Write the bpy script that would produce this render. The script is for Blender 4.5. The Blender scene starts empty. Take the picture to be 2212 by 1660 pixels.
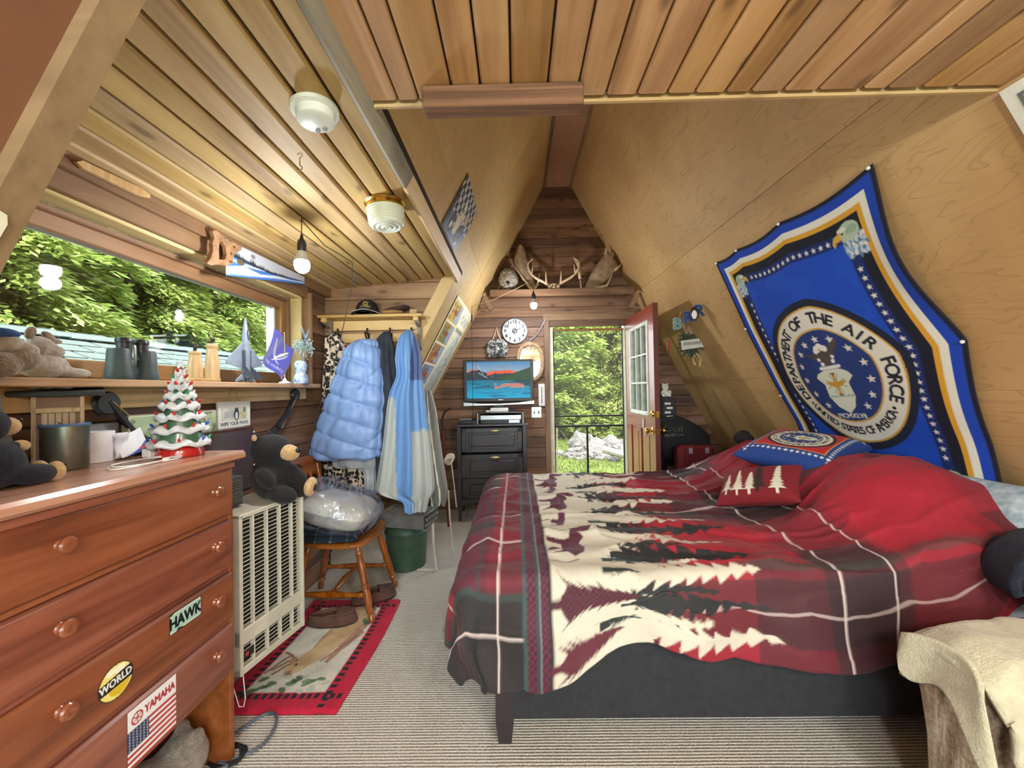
import bpy, bmesh, math, random
import numpy as np
from math import sin, cos, pi, radians, sqrt, atan2, exp
from mathutils import Vector, Matrix, Euler, noise as mnoise

scene = bpy.context.scene
COL = scene.collection
random.seed(7)
RNG = np.random.default_rng(11)

# ---------------------------------------------------------------- camera
F_PX = 831.0
YAW, PIT, ROLL = radians(0.6), radians(0.7), radians(1.0)
EYE = Vector((0, 0, 1.35))
fwd = Vector((-sin(YAW)*cos(PIT), cos(YAW)*cos(PIT), sin(PIT)))
rgt = Vector((cos(YAW), sin(YAW), 0)); upv = rgt.cross(fwd)
r2 = rgt*cos(ROLL) - upv*sin(ROLL); u2 = upv*cos(ROLL) + rgt*sin(ROLL)
cam_data = bpy.data.cameras.new('camera')
cam_data.sensor_fit = 'HORIZONTAL'; cam_data.sensor_width = 36.0
cam_data.lens = F_PX/2212*36.0
cam_data.clip_start = 0.02; cam_data.clip_end = 300
cam = bpy.data.objects.new('camera', cam_data); COL.objects.link(cam)
mw = Matrix.Identity(4)
for i in range(3):
    mw[i][0] = r2[i]; mw[i][1] = u2[i]; mw[i][2] = -fwd[i]; mw[i][3] = EYE[i]
cam.matrix_world = mw
scene.camera = cam

# ---------------------------------------------------------------- world, sun, exposure
world = bpy.data.worlds.new('world'); scene.world = world; world.use_nodes = True
wn = world.node_tree.nodes; wl = world.node_tree.links
bgn = wn['Background']
bgn.inputs[0].default_value = (0.86, 0.93, 1.0, 1); bgn.inputs[1].default_value = 5.2
sun_d = bpy.data.lights.new('sun', 'SUN'); sun_d.energy = 4.5; sun_d.angle = radians(12)
sun_d.color = (1.0, 0.95, 0.84)
sun = bpy.data.objects.new('sun', sun_d); COL.objects.link(sun)
sun.rotation_euler = (radians(28), radians(14), 0)
scene.view_settings.view_transform = 'Standard'
scene.view_settings.look = 'None'
scene.view_settings.gamma = 1.0
scene.view_settings.exposure = 0.95
scene.view_settings.use_curve_mapping = False
try:
    scene.cycles.diffuse_bounces = 4
    scene.cycles.max_bounces = 8
    scene.cycles.transparent_max_bounces = 10
except Exception:
    pass

# ---------------------------------------------------------------- helpers: colour and materials
def lin1(c):
    c = c/255.0
    return c/12.92 if c <= 0.04045 else ((c+0.055)/1.055)**2.4
def lin(c):
    return (lin1(c[0]), lin1(c[1]), lin1(c[2]), 1.0)

MATS = {}
class NT:
    def __init__(s, name):
        s.m = bpy.data.materials.new(name); s.m.use_nodes = True
        s.t = s.m.node_tree; s.n = s.t.nodes; s.l = s.t.links
        s.b = s.n['Principled BSDF']; s.out = s.n['Material Output']
    def node(s, typ, **kw):
        n = s.n.new(typ)
        for k, v in kw.items():
            if k == 'inp':
                for i, x in v.items():
                    if hasattr(x, 'is_linked'): s.l.new(x, n.inputs[i])
                    else: n.inputs[i].default_value = x
            else: setattr(n, k, v)
        return n
    def math(s, op, a, b=None, c=None):
        n = s.n.new('ShaderNodeMath'); n.operation = op
        for i, x in enumerate((a, b, c)):
            if x is None: continue
            if hasattr(x, 'is_linked'): s.l.new(x, n.inputs[i])
            else: n.inputs[i].default_value = x
        return n.outputs[0]
    def mix(s, f, a, b, blend='MIX'):
        n = s.n.new('ShaderNodeMix'); n.data_type = 'RGBA'; n.blend_type = blend
        for i, x in ((0, f), (6, a), (7, b)):
            if hasattr(x, 'is_linked'): s.l.new(x, n.inputs[i])
            elif i == 0: n.inputs[i].default_value = x
            else: n.inputs[i].default_value = x
        return n.outputs[2]
    def ramp(s, f, stops):
        n = s.n.new('ShaderNodeValToRGB'); s.l.new(f, n.inputs[0])
        e = n.color_ramp.elements
        while len(e) < len(stops): e.new(0.5)
        for i, (p, c) in enumerate(stops):
            e[i].position = p; e[i].color = c if len(c) == 4 else lin(c)
        return n.outputs[0]
    def noise(s, vec, scale, detail=3, dist=0.0, rough=0.55):
        n = s.node('ShaderNodeTexNoise', inp={0: vec})
        n.inputs['Scale'].default_value = scale; n.inputs['Detail'].default_value = detail
        n.inputs['Distortion'].default_value = dist; n.inputs['Roughness'].default_value = rough
        return n.outputs[0]
    def coords(s, scale=(1, 1, 1), rand=True, out='Object'):
        tc = s.node('ShaderNodeTexCoord').outputs[out]
        if rand:
            oi = s.node('ShaderNodeObjectInfo')
            r = s.math('MULTIPLY', oi.outputs['Random'], 53.0)
            c = s.node('ShaderNodeCombineXYZ', inp={0: r, 1: r, 2: r}).outputs[0]
            a = s.node('ShaderNodeVectorMath', operation='ADD', inp={0: tc, 1: c}).outputs[0]
        else: a = tc
        mp = s.node('ShaderNodeMapping', inp={0: a}); mp.inputs['Scale'].default_value = scale
        return mp.outputs[0]
    def bump(s, h, strength=0.3, dist=0.01):
        n = s.node('ShaderNodeBump', inp={'Height': h})
        n.inputs['Strength'].default_value = strength; n.inputs['Distance'].default_value = dist
        s.l.new(n.outputs[0], s.b.inputs['Normal'])
    def col(s, c):
        if hasattr(c, 'is_linked'): s.l.new(c, s.b.inputs['Base Color'])
        else: s.b.inputs['Base Color'].default_value = c
    def setp(s, **kw):
        for k, v in kw.items():
            s.b.inputs[k].default_value = v

def M(name, c, rough=0.6, metal=0.0, c2=None, ns=14, bump=0.0, bs=90, bd=0.004, sheen=0.0, coat=0.0, emit=0.0, alpha=None, sub=None):
    """plain principled surface with a little procedural mottling"""
    if name in MATS: return MATS[name]
    t = NT(name)
    if c2 is None: c2 = tuple(max(0, x*0.86) for x in c)
    v = t.coords()
    n = t.noise(v, ns, 4)
    t.col(t.ramp(n, [(0.3, c2), (0.68, c)]))
    t.setp(Roughness=rough, Metallic=metal)
    if sheen: t.b.inputs['Sheen Weight'].default_value = sheen
    if coat: t.b.inputs['Coat Weight'].default_value = coat; t.b.inputs['Coat Roughness'].default_value = 0.15
    if bump: t.bump(t.noise(v, bs, 3), bump, bd)
    if emit:
        t.b.inputs['Emission Color'].default_value = lin(c); t.b.inputs['Emission Strength'].default_value = emit
    MATS[name] = t.m
    return t.m

def WOOD(name, dark, mid, light, along=0.9, across=7.0, rough=0.55, var=0.28, axis=0, coat=0.0, bump=0.25, knots=0.6, hue=0.004):
    """board with grain along the local axis, knots, and a tone of its own for every board"""
    if name in MATS: return MATS[name]
    t = NT(name)
    sc = [across]*3; sc[axis] = along
    v = t.coords(tuple(sc))
    n1 = t.noise(v, 1.0, 5, 0.9)
    sc2 = [across*7]*3; sc2[axis] = along*2.2
    v2 = t.coords(tuple(sc2))
    n2 = t.noise(v2, 1.0, 3, 0.3)
    f = t.math('ADD', t.math('MULTIPLY', n1, 0.8), t.math('MULTIPLY', n2, 0.2))
    base = t.ramp(f, [(0.26, dark), (0.46, mid), (0.70, light)])
    sck = [6.0]*3; sck[axis] = 2.3
    vk0 = t.coords(tuple(sck)); wv = t.node('ShaderNodeTexNoise', inp={0: vk0}); wv.inputs['Scale'].default_value = 3.0
    vk = t.node('ShaderNodeVectorMath', operation='MULTIPLY_ADD', inp={0: wv.outputs['Color'], 1: (0.22, 0.22, 0.22), 2: vk0}).outputs[0]
    vo = t.node('ShaderNodeTexVoronoi', voronoi_dimensions='2D', inp={0: vk}); vo.inputs['Scale'].default_value = 1.0
    k = t.ramp(vo.outputs['Distance'], [(0.04, (255, 255, 255)), (0.10, (120, 120, 120)), (0.20, (0, 0, 0))])
    base = t.mix(t.math('MULTIPLY', k, knots), base, tuple(x*0.33 for x in lin(dark)[:3])+(1,))
    oi = t.node('ShaderNodeObjectInfo')
    val = t.math('ADD', t.math('MULTIPLY', oi.outputs['Random'], var), 1.0-var*0.5)
    r2_ = t.math('FRACT', t.math('MULTIPLY', oi.outputs['Random'], 17.31))
    hs = t.node('ShaderNodeHueSaturation', inp={'Color': base, 'Value': val})
    t.l.new(t.math('ADD', t.math('MULTIPLY', r2_, hue*2), 0.5-hue), hs.inputs['Hue'])
    t.l.new(t.math('ADD', t.math('MULTIPLY', r2_, 0.16), 0.94), hs.inputs['Saturation'])
    t.col(hs.outputs[0])
    t.setp(Roughness=rough)
    if coat: t.b.inputs['Coat Weight'].default_value = coat; t.b.inputs['Coat Roughness'].default_value = 0.25
    t.bump(n2, bump, 0.003)
    MATS[name] = t.m
    return t.m

def PLY(name, base, line, axis=0, mott=None, rough=0.6, amount=0.55, loops=9.0, sc=(0.9, 3.2)):
    """rotary-cut plywood: contour lines of a stretched noise"""
    if name in MATS: return MATS[name]
    t = NT(name)
    s3 = [sc[1]]*3; s3[axis] = sc[0]
    v = t.coords(tuple(s3))
    n = t.noise(v, 1.0, 2, 0.7)
    fr = t.math('FRACT', t.math('MULTIPLY', n, loops))
    band = t.ramp(fr, [(0.0, (255, 255, 255)), (0.18, (70, 70, 70)), (0.6, (0, 0, 0)), (0.97, (40, 40, 40))])
    s4 = [70.0]*3; s4[axis] = 5.0
    fine = t.noise(t.coords(tuple(s4)), 1.0, 3)
    mo = t.noise(t.coords((1.6, 1.6, 1.6)), 1.0, 4)
    c0 = t.ramp(mo, [(0.32, mott or tuple(x*0.86 for x in base)), (0.65, base)])
    c1 = t.mix(t.math('MULTIPLY', band, amount), c0, lin(line))
    c2 = t.mix(t.math('MULTIPLY', fine, 0.22), c1, lin(tuple(x*0.7 for x in base)))
    t.col(c2); t.setp(Roughness=rough)
    t.bump(fine, 0.1, 0.002)
    MATS[name] = t.m
    return t.m

def VCOL(name, rough=0.85, sheen=0.2, bs=260, bump=0.25, emit=0.0, weave=0.12, coat=0):
    """printed surface: colours come from the mesh, weave and relief from noise"""
    if name in MATS: return MATS[name]
    t = NT(name)
    a = t.node('ShaderNodeVertexColor'); a.layer_name = 'Col'
    n = t.noise(t.coords(), bs, 2)
    c = t.mix(t.math('MULTIPLY', n, weave*2), a.outputs[0], (0.02, 0.02, 0.02, 1)) if weave else a.outputs[0]
    t.col(c); t.setp(Roughness=rough)
    if sheen: t.b.inputs['Sheen Weight'].default_value = sheen
    if coat: t.b.inputs['Coat Weight'].default_value = coat
    if bump: t.bump(n, bump, 0.002)
    if emit:
        t.l.new(a.outputs[0], t.b.inputs['Emission Color']); t.b.inputs['Emission Strength'].default_value = emit
    MATS[name] = t.m
    return t.m

def GLASS(name, tint=(238, 246, 242), gloss=0.045):
    if name in MATS: return MATS[name]
    t = NT(name)
    tr = t.node('ShaderNodeBsdfTransparent'); tr.inputs[0].default_value = lin(tint)
    gl = t.node('ShaderNodeBsdfGlossy'); gl.inputs['Roughness'].default_value = 0.02
    mx = t.node('ShaderNodeMixShader', inp={0: gloss, 1: tr.outputs[0], 2: gl.outputs[0]})
    t.l.new(mx.outputs[0], t.out.inputs[0])
    MATS[name] = t.m
    return t.m

def EMIT(name, c, s):
    if name in MATS: return MATS[name]
    t = NT(name)
    t.setp(Roughness=0.3); t.col(lin(c))
    t.b.inputs['Emission Color'].default_value = lin(c); t.b.inputs['Emission Strength'].default_value = s
    MATS[name] = t.m
    return t.m

# ---------------------------------------------------------------- helpers: geometry
def rotm(rx=0, ry=0, rz=0):
    return Euler((rx, ry, rz)).to_matrix()

class G:
    """collects polygons; build() links them as ONE mesh object"""
    def __init__(s): s.v = []; s.f = []
    def add(s, vs, fs):
        o = len(s.v); s.v += [tuple(p) for p in vs]; s.f += [tuple(i+o for i in q) for q in fs]; return s
    def box(s, c, d, rot=None, bev=0.0):
        hx, hy, hz = d[0]/2, d[1]/2, d[2]/2
        if bev <= 0:
            vs = [(x, y, z) for x in (-hx, hx) for y in (-hy, hy) for z in (-hz, hz)]
            fs = [(0, 1, 3, 2), (4, 6, 7, 5), (0, 4, 5, 1), (2, 3, 7, 6), (0, 2, 6, 4), (1, 5, 7, 3)]
        else:
            b = min(bev, hx*0.95, hy*0.95, hz*0.95)
            vs = []; idx = {}
            for sx in (-1, 1):
                for sy in (-1, 1):
                    for sz in (-1, 1):
                        for a in range(3):
                            p = [sx*hx, sy*hy, sz*hz]
                            for k, sg in enumerate((sx, sy, sz)):
                                if k != a: p[k] -= sg*b
                            # a = axis on whose face this vertex lies
                            idx[(sx, sy, sz, a)] = len(vs); vs.append(tuple(p))
            fs = []
            I = idx
            for sg in (-1, 1):
                q = [I[(sg, -1, -1, 0)], I[(sg, 1, -1, 0)], I[(sg, 1, 1, 0)], I[(sg, -1, 1, 0)]]; fs.append(tuple(q if sg > 0 else q[::-1]))
                q = [I[(-1, sg, -1, 1)], I[(-1, sg, 1, 1)], I[(1, sg, 1, 1)], I[(1, sg, -1, 1)]]; fs.append(tuple(q if sg > 0 else q[::-1]))
                q = [I[(-1, -1, sg, 2)], I[(1, -1, sg, 2)], I[(1, 1, sg, 2)], I[(-1, 1, sg, 2)]]; fs.append(tuple(q if sg > 0 else q[::-1]))
            for s1 in (-1, 1):
                for s2 in (-1, 1):
                    fs.append((I[(s1, s2, -1, 0)], I[(s1, s2, 1, 0)], I[(s1, s2, 1, 1)], I[(s1, s2, -1, 1)]))
                    fs.append((I[(s1, -1, s2, 0)], I[(s1, 1, s2, 0)], I[(s1, 1, s2, 2)], I[(s1, -1, s2, 2)]))
                    fs.append((I[(-1, s1, s2, 1)], I[(1, s1, s2, 1)], I[(1, s1, s2, 2)], I[(-1, s1, s2, 2)]))
            for sx in (-1, 1):
                for sy in (-1, 1):
                    for sz in (-1, 1): fs.append(tuple(I[(sx, sy, sz, a)] for a in range(3)))
        c = Vector(c)
        vs = [Vector(p) for p in vs]
        if rot is not None: vs = [rot @ p for p in vs]
        return s.add([p+c for p in vs], fs)
    def poly(s, pts, thick, to3=None):
        """prism from a 2-D outline; to3(x, y, d) gives the 3-D point"""
        n = len(pts)
        if to3 is None: to3 = lambda x, y, d: (x, y, d)
        vs = [to3(x, y, 0) for x, y in pts] + [to3(x, y, thick) for x, y in pts]
        fs = [tuple(range(n))[::-1], tuple(range(n, 2*n))] + [(i, (i+1) % n, n+(i+1) % n, n+i) for i in range(n)]
        return s.add(vs, fs)
    def tube(s, pts, r, n=8, cap=True, closed=False, squash=None):
        pts = [Vector(p) for p in pts]; m = len(pts)
        rs = r if isinstance(r, (list, tuple)) else [r]*m
        vs = []; up = None
        for i in range(m):
            a = pts[(i-1) % m] if (closed or i > 0) else pts[i]
            b = pts[(i+1) % m] if (closed or i < m-1) else pts[i]
            d = (b-a)
            d = d.normalized() if d.length > 1e-9 else Vector((0, 0, 1))
            if up is None:
                up = d.orthogonal().normalized()
            up = (up - d*up.dot(d))
            up = up.normalized() if up.length > 1e-6 else d.orthogonal().normalized()
            w = d.cross(up)
            for k in range(n):
                t = 2*pi*k/n
                vs.append(pts[i] + up*cos(t)*rs[i] + w*sin(t)*rs[i]*(squash or 1))
        fs = []
        for i in range(m if closed else m-1):
            j = (i+1) % m
            for k in range(n):
                l = (k+1) % n
                fs.append((i*n+k, i*n+l, j*n+l, j*n+k))
        if cap and not closed:
            fs.append(tuple(range(n))[::-1]); fs.append(tuple(range((m-1)*n, m*n)))
        return s.add(vs, fs)
    def lathe(s, prof, n=24, c=(0, 0, 0), rot=None, cap=True):
        vs = []; c = Vector(c)
        for r, z in prof:
            for k in range(n):
                t = 2*pi*k/n; vs.append(Vector((r*cos(t), r*sin(t), z)))
        if rot is not None: vs = [rot @ p for p in vs]
        vs = [p+c for p in vs]; m = len(prof); fs = []
        for i in range(m-1):
            for k in range(n):
                l = (k+1) % n
                fs.append((i*n+k, i*n+l, (i+1)*n+l, (i+1)*n+k))
        if cap: fs.append(tuple(range(n))[::-1]); fs.append(tuple(range((m-1)*n, m*n)))
        return s.add(vs, fs)
    def ell(s, c, r, rot=None, n=16, m=10):
        if not isinstance(r, (list, tuple)): r = (r, r, r)
        vs = [Vector((0, 0, -r[2]))]
        for i in range(1, m):
            a = -pi/2 + pi*i/m
            for k in range(n):
                t = 2*pi*k/n; vs.append(Vector((r[0]*cos(a)*cos(t), r[1]*cos(a)*sin(t), r[2]*sin(a))))
        vs.append(Vector((0, 0, r[2])))
        fs = [(0, 1+(k+1) % n, 1+k) for k in range(n)]
        for i in range(m-2):
            for k in range(n):
                l = (k+1) % n
                fs.append((1+i*n+k, 1+i*n+l, 1+(i+1)*n+l, 1+(i+1)*n+k))
        top = len(vs)-1; b = 1+(m-2)*n
        fs += [(b+k, b+(k+1) % n, top) for k in range(n)]
        if rot is not None: vs = [rot @ p for p in vs]
        c = Vector(c)
        return s.add([p+c for p in vs], fs)
    def sheet(s, fn, nu, nv):
        vs = [fn(i/nu, j/nv) for j in range(nv+1) for i in range(nu+1)]
        fs = [(j*(nu+1)+i, j*(nu+1)+i+1, (j+1)*(nu+1)+i+1, (j+1)*(nu+1)+i) for j in range(nv) for i in range(nu)]
        return s.add(vs, fs)
    def build(s, name, mat, parent=None, loc=None, rot=None, ang=38, solid=0.0, voxel=0.0, sub=0, smooth=True):
        me = bpy.data.meshes.new(name)
        me.from_pydata([tuple(p) for p in s.v], [], s.f)
        me.update()
        if smooth:
            me.polygons.foreach_set('use_smooth', [True]*len(me.polygons))
            if ang < 180: me.set_sharp_from_angle(angle=radians(ang))
        if isinstance(mat, str): mat = MATS[mat]
        me.materials.append(mat)
        o = bpy.data.objects.new(name, me); COL.objects.link(o)
        if parent is not None: o.parent = parent
        if loc is not None: o.location = loc
        if rot is not None: o.rotation_euler = rot
        if voxel:
            md = o.modifiers.new('merge', 'REMESH'); md.mode = 'VOXEL'; md.voxel_size = voxel; md.use_smooth_shade = True
            ms = o.modifiers.new('soft', 'SMOOTH'); ms.factor = 0.5; ms.iterations = 4
        if sub:
            md = o.modifiers.new('sub', 'SUBSURF'); md.levels = sub; md.render_levels = sub
        if solid:
            md = o.modifiers.new('thick', 'SOLIDIFY'); md.thickness = solid; md.offset = 0
        return o

def bw(g, name, mat, parent, **kw):
    """build from world coordinates under an unrotated parent"""
    o = g.build(name, mat, parent, **kw)
    o.location = -root_loc(parent); return o
def root_loc(p):
    v = Vector(p.location)
    while p.parent: p = p.parent; v = v + Vector(p.location)
    return v
def tag(o, label=None, cat=None, group=None, kind=None):
    if label: o['label'] = label
    if cat: o['category'] = cat
    if group: o['group'] = group
    if kind: o['kind'] = kind
    return o
def thing(name, label, cat, loc=(0, 0, 0), rotz=0.0, group=None, rot=None):
    o = bpy.data.objects.new(name, None); COL.objects.link(o)
    o.empty_display_size = 0.05
    o.location = loc; o.rotation_euler = rot if rot is not None else (0, 0, rotz)
    return tag(o, label, cat, group)
def struct(o): o['kind'] = 'structure'; return o
def copy_tree(o, parent=None):
    c = o.copy(); COL.objects.link(c); c.parent = parent
    for ch in list(o.children): copy_tree(ch, c)
    return c
def grid_mesh(name, mat, P, colors, parent=None, ang=180, solid=0.0):
    """P (nv, nu, 3) points, colors (nv, nu, 3) linear"""
    nv, nu = P.shape[:2]
    me = bpy.data.meshes.new(name)
    i = np.arange(nu-1)[None, :] + np.arange(nv-1)[:, None]*nu
    q = np.stack([i, i+1, i+1+nu, i+nu], -1).reshape(-1, 4)
    me.vertices.add(nu*nv); me.vertices.foreach_set('co', P.reshape(-1).astype(np.float32))
    me.loops.add(q.size); me.loops.foreach_set('vertex_index', q.reshape(-1).astype(np.int32))
    me.polygons.add(len(q)); me.polygons.foreach_set('loop_start', (np.arange(len(q))*4).astype(np.int32))
    me.polygons.foreach_set('loop_total', np.full(len(q), 4, np.int32))
    me.polygons.foreach_set('use_smooth', np.ones(len(q), bool))
    me.update(); me.validate()
    if colors is not None:
        ca = me.color_attributes.new('Col', 'FLOAT_COLOR', 'POINT')
        c4 = np.ones((nu*nv, 4), np.float32); c4[:, :3] = colors.reshape(-1, 3)
        ca.data.foreach_set('color', c4.reshape(-1))
    me.materials.append(MATS[mat] if isinstance(mat, str) else mat)
    o = bpy.data.objects.new(name, me); COL.objects.link(o)
    if parent is not None: o.parent = parent
    if solid:
        md = o.modifiers.new('thick', 'SOLIDIFY'); md.thickness = solid; md.offset = 0
    return o

class Canvas:
    """flat print computed point by point: w x h metres at a given pitch, 2x2 supersampled"""
    def __init__(s, w, h, pitch, base):
        s.w, s.h = w, h
        s.nu, s.nv = int(w/pitch)+1, int(h/pitch)+1
        s.ss = 2
        a = (np.arange(s.nu*s.ss)+0.5)/(s.nu*s.ss)*w; b = (np.arange(s.nv*s.ss)+0.5)/(s.nv*s.ss)*h
        s.X, s.Y = np.meshgrid(a, b)
        s.A = np.empty(s.X.shape+(3,)); s.A[:] = lin(base)[:3]
    def fill(s, mask, c, f=1.0):
        s.A[mask] = s.A[mask]*(1-f) + np.array(lin(c)[:3])*f
    def rect(s, x0, y0, x1, y1, c, f=1.0): s.fill((s.X >= x0) & (s.X < x1) & (s.Y >= y0) & (s.Y < y1), c, f)
    def ellipse(s, x, y, rx, ry, c, f=1.0, rot=0):
        dx, dy = s.X-x, s.Y-y
        if rot: dx, dy = dx*cos(rot)+dy*sin(rot), -dx*sin(rot)+dy*cos(rot)
        s.fill((dx/rx)**2+(dy/ry)**2 < 1, c, f)
    def pmask(s, pts):
        xs = [p[0] for p in pts]; ys = [p[1] for p in pts]
        m = np.zeros(s.X.shape, bool)
        i0 = np.searchsorted(s.X[0], min(xs)); i1 = np.searchsorted(s.X[0], max(xs))+1
        j0 = np.searchsorted(s.Y[:, 0], min(ys)); j1 = np.searchsorted(s.Y[:, 0], max(ys))+1
        X, Y = s.X[j0:j1, i0:i1], s.Y[j0:j1, i0:i1]
        ins = np.zeros(X.shape, bool); n = len(pts)
        for k in range(n):
            x0, y0 = pts[k]; x1, y1 = pts[(k+1) % n]
            if y0 == y1: continue
            c = ((Y >= y0) != (Y >= y1)) & (X < (x1-x0)*(Y-y0)/(y1-y0)+x0)
            ins ^= c
        m[j0:j1, i0:i1] = ins
        return m
    def poly(s, pts, c, f=1.0): s.fill(s.pmask(pts), c, f)
    def line(s, pts, w, c, f=1.0):
        m = np.zeros(s.X.shape, bool)
        for (x0, y0), (x1, y1) in zip(pts[:-1], pts[1:]):
            dx, dy = x1-x0, y1-y0; L = dx*dx+dy*dy+1e-12
            t = np.clip(((s.X-x0)*dx+(s.Y-y0)*dy)/L, 0, 1)
            m |= (s.X-x0-t*dx)**2+(s.Y-y0-t*dy)**2 < (w/2)**2
        s.fill(m, c, f)
    def star(s, x, y, r, c, rot=0): s.poly(star_pts(x, y, r, rot), c)
    def text(s, txt, x, y, size, c, rot=0, align='CENTER', sx=1.0, bold=0.0):
        if bold:
            for ox, oy in ((bold, 0), (-bold, 0), (0, bold), (0, -bold)): s.text(txt, x+ox, y+oy, size, c, rot, align, sx)
        for tri in text_tris(txt, size, align):
            q = []
            for (a, b) in tri:
                a *= sx
                q.append((x+a*cos(rot)-b*sin(rot), y-(a*sin(rot)+b*cos(rot))))
            s.poly(q, c)
    def out(s):
        k = s.ss
        return s.A.reshape(s.nv, k, s.nu, k, 3).mean((1, 3))
def star_pts(x, y, r, rot=0, k=0.4):
    return [(x+(r if i % 2 == 0 else r*k)*sin(rot+i*pi/5), y-(r if i % 2 == 0 else r*k)*cos(rot+i*pi/5)) for i in range(10)]

_TXT = {}
def text_tris(txt, size, align='CENTER'):
    key = (txt, align)
    if key not in _TXT:
        cu = bpy.data.curves.new('letters', 'FONT'); cu.body = txt; cu.size = 1.0; cu.align_x = align; cu.align_y = 'CENTER'
        cu.resolution_u = 3
        ob = bpy.data.objects.new('letters', cu); COL.objects.link(ob)
        dg = bpy.context.evaluated_depsgraph_get()
        me = bpy.data.meshes.new_from_object(ob.evaluated_get(dg)); me.calc_loop_triangles()
        _TXT[key] = [[(me.vertices[i].co.x, me.vertices[i].co.y) for i in t.vertices] for t in me.loop_triangles]
        bpy.data.objects.remove(ob); bpy.data.curves.remove(cu); bpy.data.meshes.remove(me)
    return [[(a*size, b*size) for a, b in t] for t in _TXT[key]]
def text_part(txt, size, mat, parent, to3, name='lettering', align='CENTER', sx=1.0, bold=0.0):
    """lettering as thin geometry laid on a surface: to3(x, y) gives the 3-D point"""
    g = G()
    offs = [(0, 0)] if not bold else [(0, 0), (bold, 0), (-bold, 0), (0, bold), (0, -bold)]
    for ox, oy in offs:
        for t in text_tris(txt, size, align): g.add([to3(a*sx+ox, b+oy) for a, b in t], [(0, 1, 2)])
    return g.build(name, mat, parent, smooth=False)

def fbm(x, y, z=0.0, o=3):
    return mnoise.fractal(Vector((x, y, z)), 1.0, 2.0, o)
def vnoise(X, Y, seed=0, terms=14, fmax=3.0):
    """smooth pseudo-random field on arrays"""
    r = np.random.default_rng(seed); out = np.zeros_like(X)
    for _ in range(terms):
        f = r.uniform(0.4, fmax); a = r.uniform(0, 2*pi); ph = r.uniform(0, 2*pi)
        out += np.sin((X*cos(a)+Y*sin(a))*f*2*pi+ph)/f
    return out/terms
# ================================================================ THE ROOM
T = 1.84; XL, XR = -1.63, 2.64; YB, YF = 4.35, -1.7; ZTOP = 3.63
ZL = 2.21                      # loft ceiling
YLOFT = 1.14                   # far edge of the loft
YD0, YD1 = 0.53, 2.90          # dormer from ... to
XW = -1.44                     # dormer window wall
CS, SN = 1/sqrt(1+T*T), T/sqrt(1+T*T)
DL, NL = Vector((CS, 0, SN)), Vector((SN, 0, -CS))
DR, NR = Vector((-CS, 0, SN)), Vector((-SN, 0, -CS))

M('gap_dark', (52, 38, 28), 0.9)
WOOD('cedar_loft', (138, 98, 64), (190, 148, 104), (212, 176, 134), var=0.5, rough=0.62, hue=0.004)
WOOD('cedar_dormer', (128, 98, 60), (178, 148, 98), (202, 176, 126), var=0.24, rough=0.62, hue=0.004)
WOOD('plank_back', (66, 46, 36), (112, 82, 64), (158, 120, 96), var=0.6, rough=0.62, hue=0.005)
WOOD('plank_end', (92, 68, 46), (148, 114, 80), (182, 150, 110), var=0.5, rough=0.6, hue=0.005)
WOOD('plank_side', (66, 46, 36), (116, 86, 66), (158, 124, 96), var=0.5, rough=0.62, hue=0.005)
WOOD('beam_rough', (50, 32, 20), (104, 72, 48), (146, 106, 74), across=26, rough=0.8, bump=0.9, var=0.1)
WOOD('trim_tan', (150, 120, 80), (198, 168, 120), (218, 194, 150), var=0.16, rough=0.55, knots=0.3)
WOOD('trim_brown', (86, 62, 44), (128, 98, 72), (158, 126, 94), var=0.2, rough=0.55, knots=0.3)
WOOD('trim_grey', (96, 92, 82), (138, 132, 116), (170, 160, 138), var=0.2, rough=0.6, knots=0.2)
WOOD('rafter_wood', (92, 74, 56), (128, 106, 82), (152, 130, 102), var=0.1, rough=0.7, knots=0.5)
PLY('ply_wall', (212, 174, 120), (146, 106, 66), mott=(190, 150, 98), amount=0.42, loops=8.0, sc=(2.0, 9.0))
PLY('ply_left', (210, 180, 124), (150, 116, 72), mott=(190, 156, 104), amount=0.36, loops=8.0, sc=(2.0, 9.0))
PLY('ply_ridge', (178, 134, 102), (140, 96, 70), mott=(158, 114, 84), amount=0.25)
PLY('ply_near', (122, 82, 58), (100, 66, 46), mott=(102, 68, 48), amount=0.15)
M('white_paint', (236, 236, 226), 0.45, c2=(214, 214, 204))

def frame_mat(c, l, n):
    l = Vector(l).normalized(); n = Vector(n).normalized(); w = n.cross(l)
    m = Matrix.Identity(4)
    for i in range(3): m[i][0] = l[i]; m[i][1] = w[i]; m[i][2] = n[i]; m[i][3] = c[i]
    return m
def plank(parent, c, l, n, L, W, Th, mat, name='board', ends=None, ch=0.004, gap=0.0012):
    """board with chamfered face edges; local x runs along the board, local z out of the face"""
    h = W/2-gap
    prof = [(-h, -Th), (-h, -ch), (-h+ch, 0), (h-ch, 0), (h, -ch), (h, -Th)]
    vs = []
    for e in (0, 1):
        for (y, z) in prof:
            f = (y/W)+0.5
            if ends: x = ends[e][0]*(1-f)+ends[e][1]*f
            else: x = (-L/2, L/2)[e]
            vs.append((x, y, z))
    k = len(prof)
    fs = [tuple(range(k))[::-1], tuple(range(k, 2*k))] + [(i, (i+1) % k, k+(i+1) % k, k+i) for i in range(k)]
    g = G(); g.add(vs, [q[::-1] for q in fs])
    o = g.build(name, mat, parent, smooth=False)
    o.matrix_local = frame_mat(c, l, n)
    return o

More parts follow.
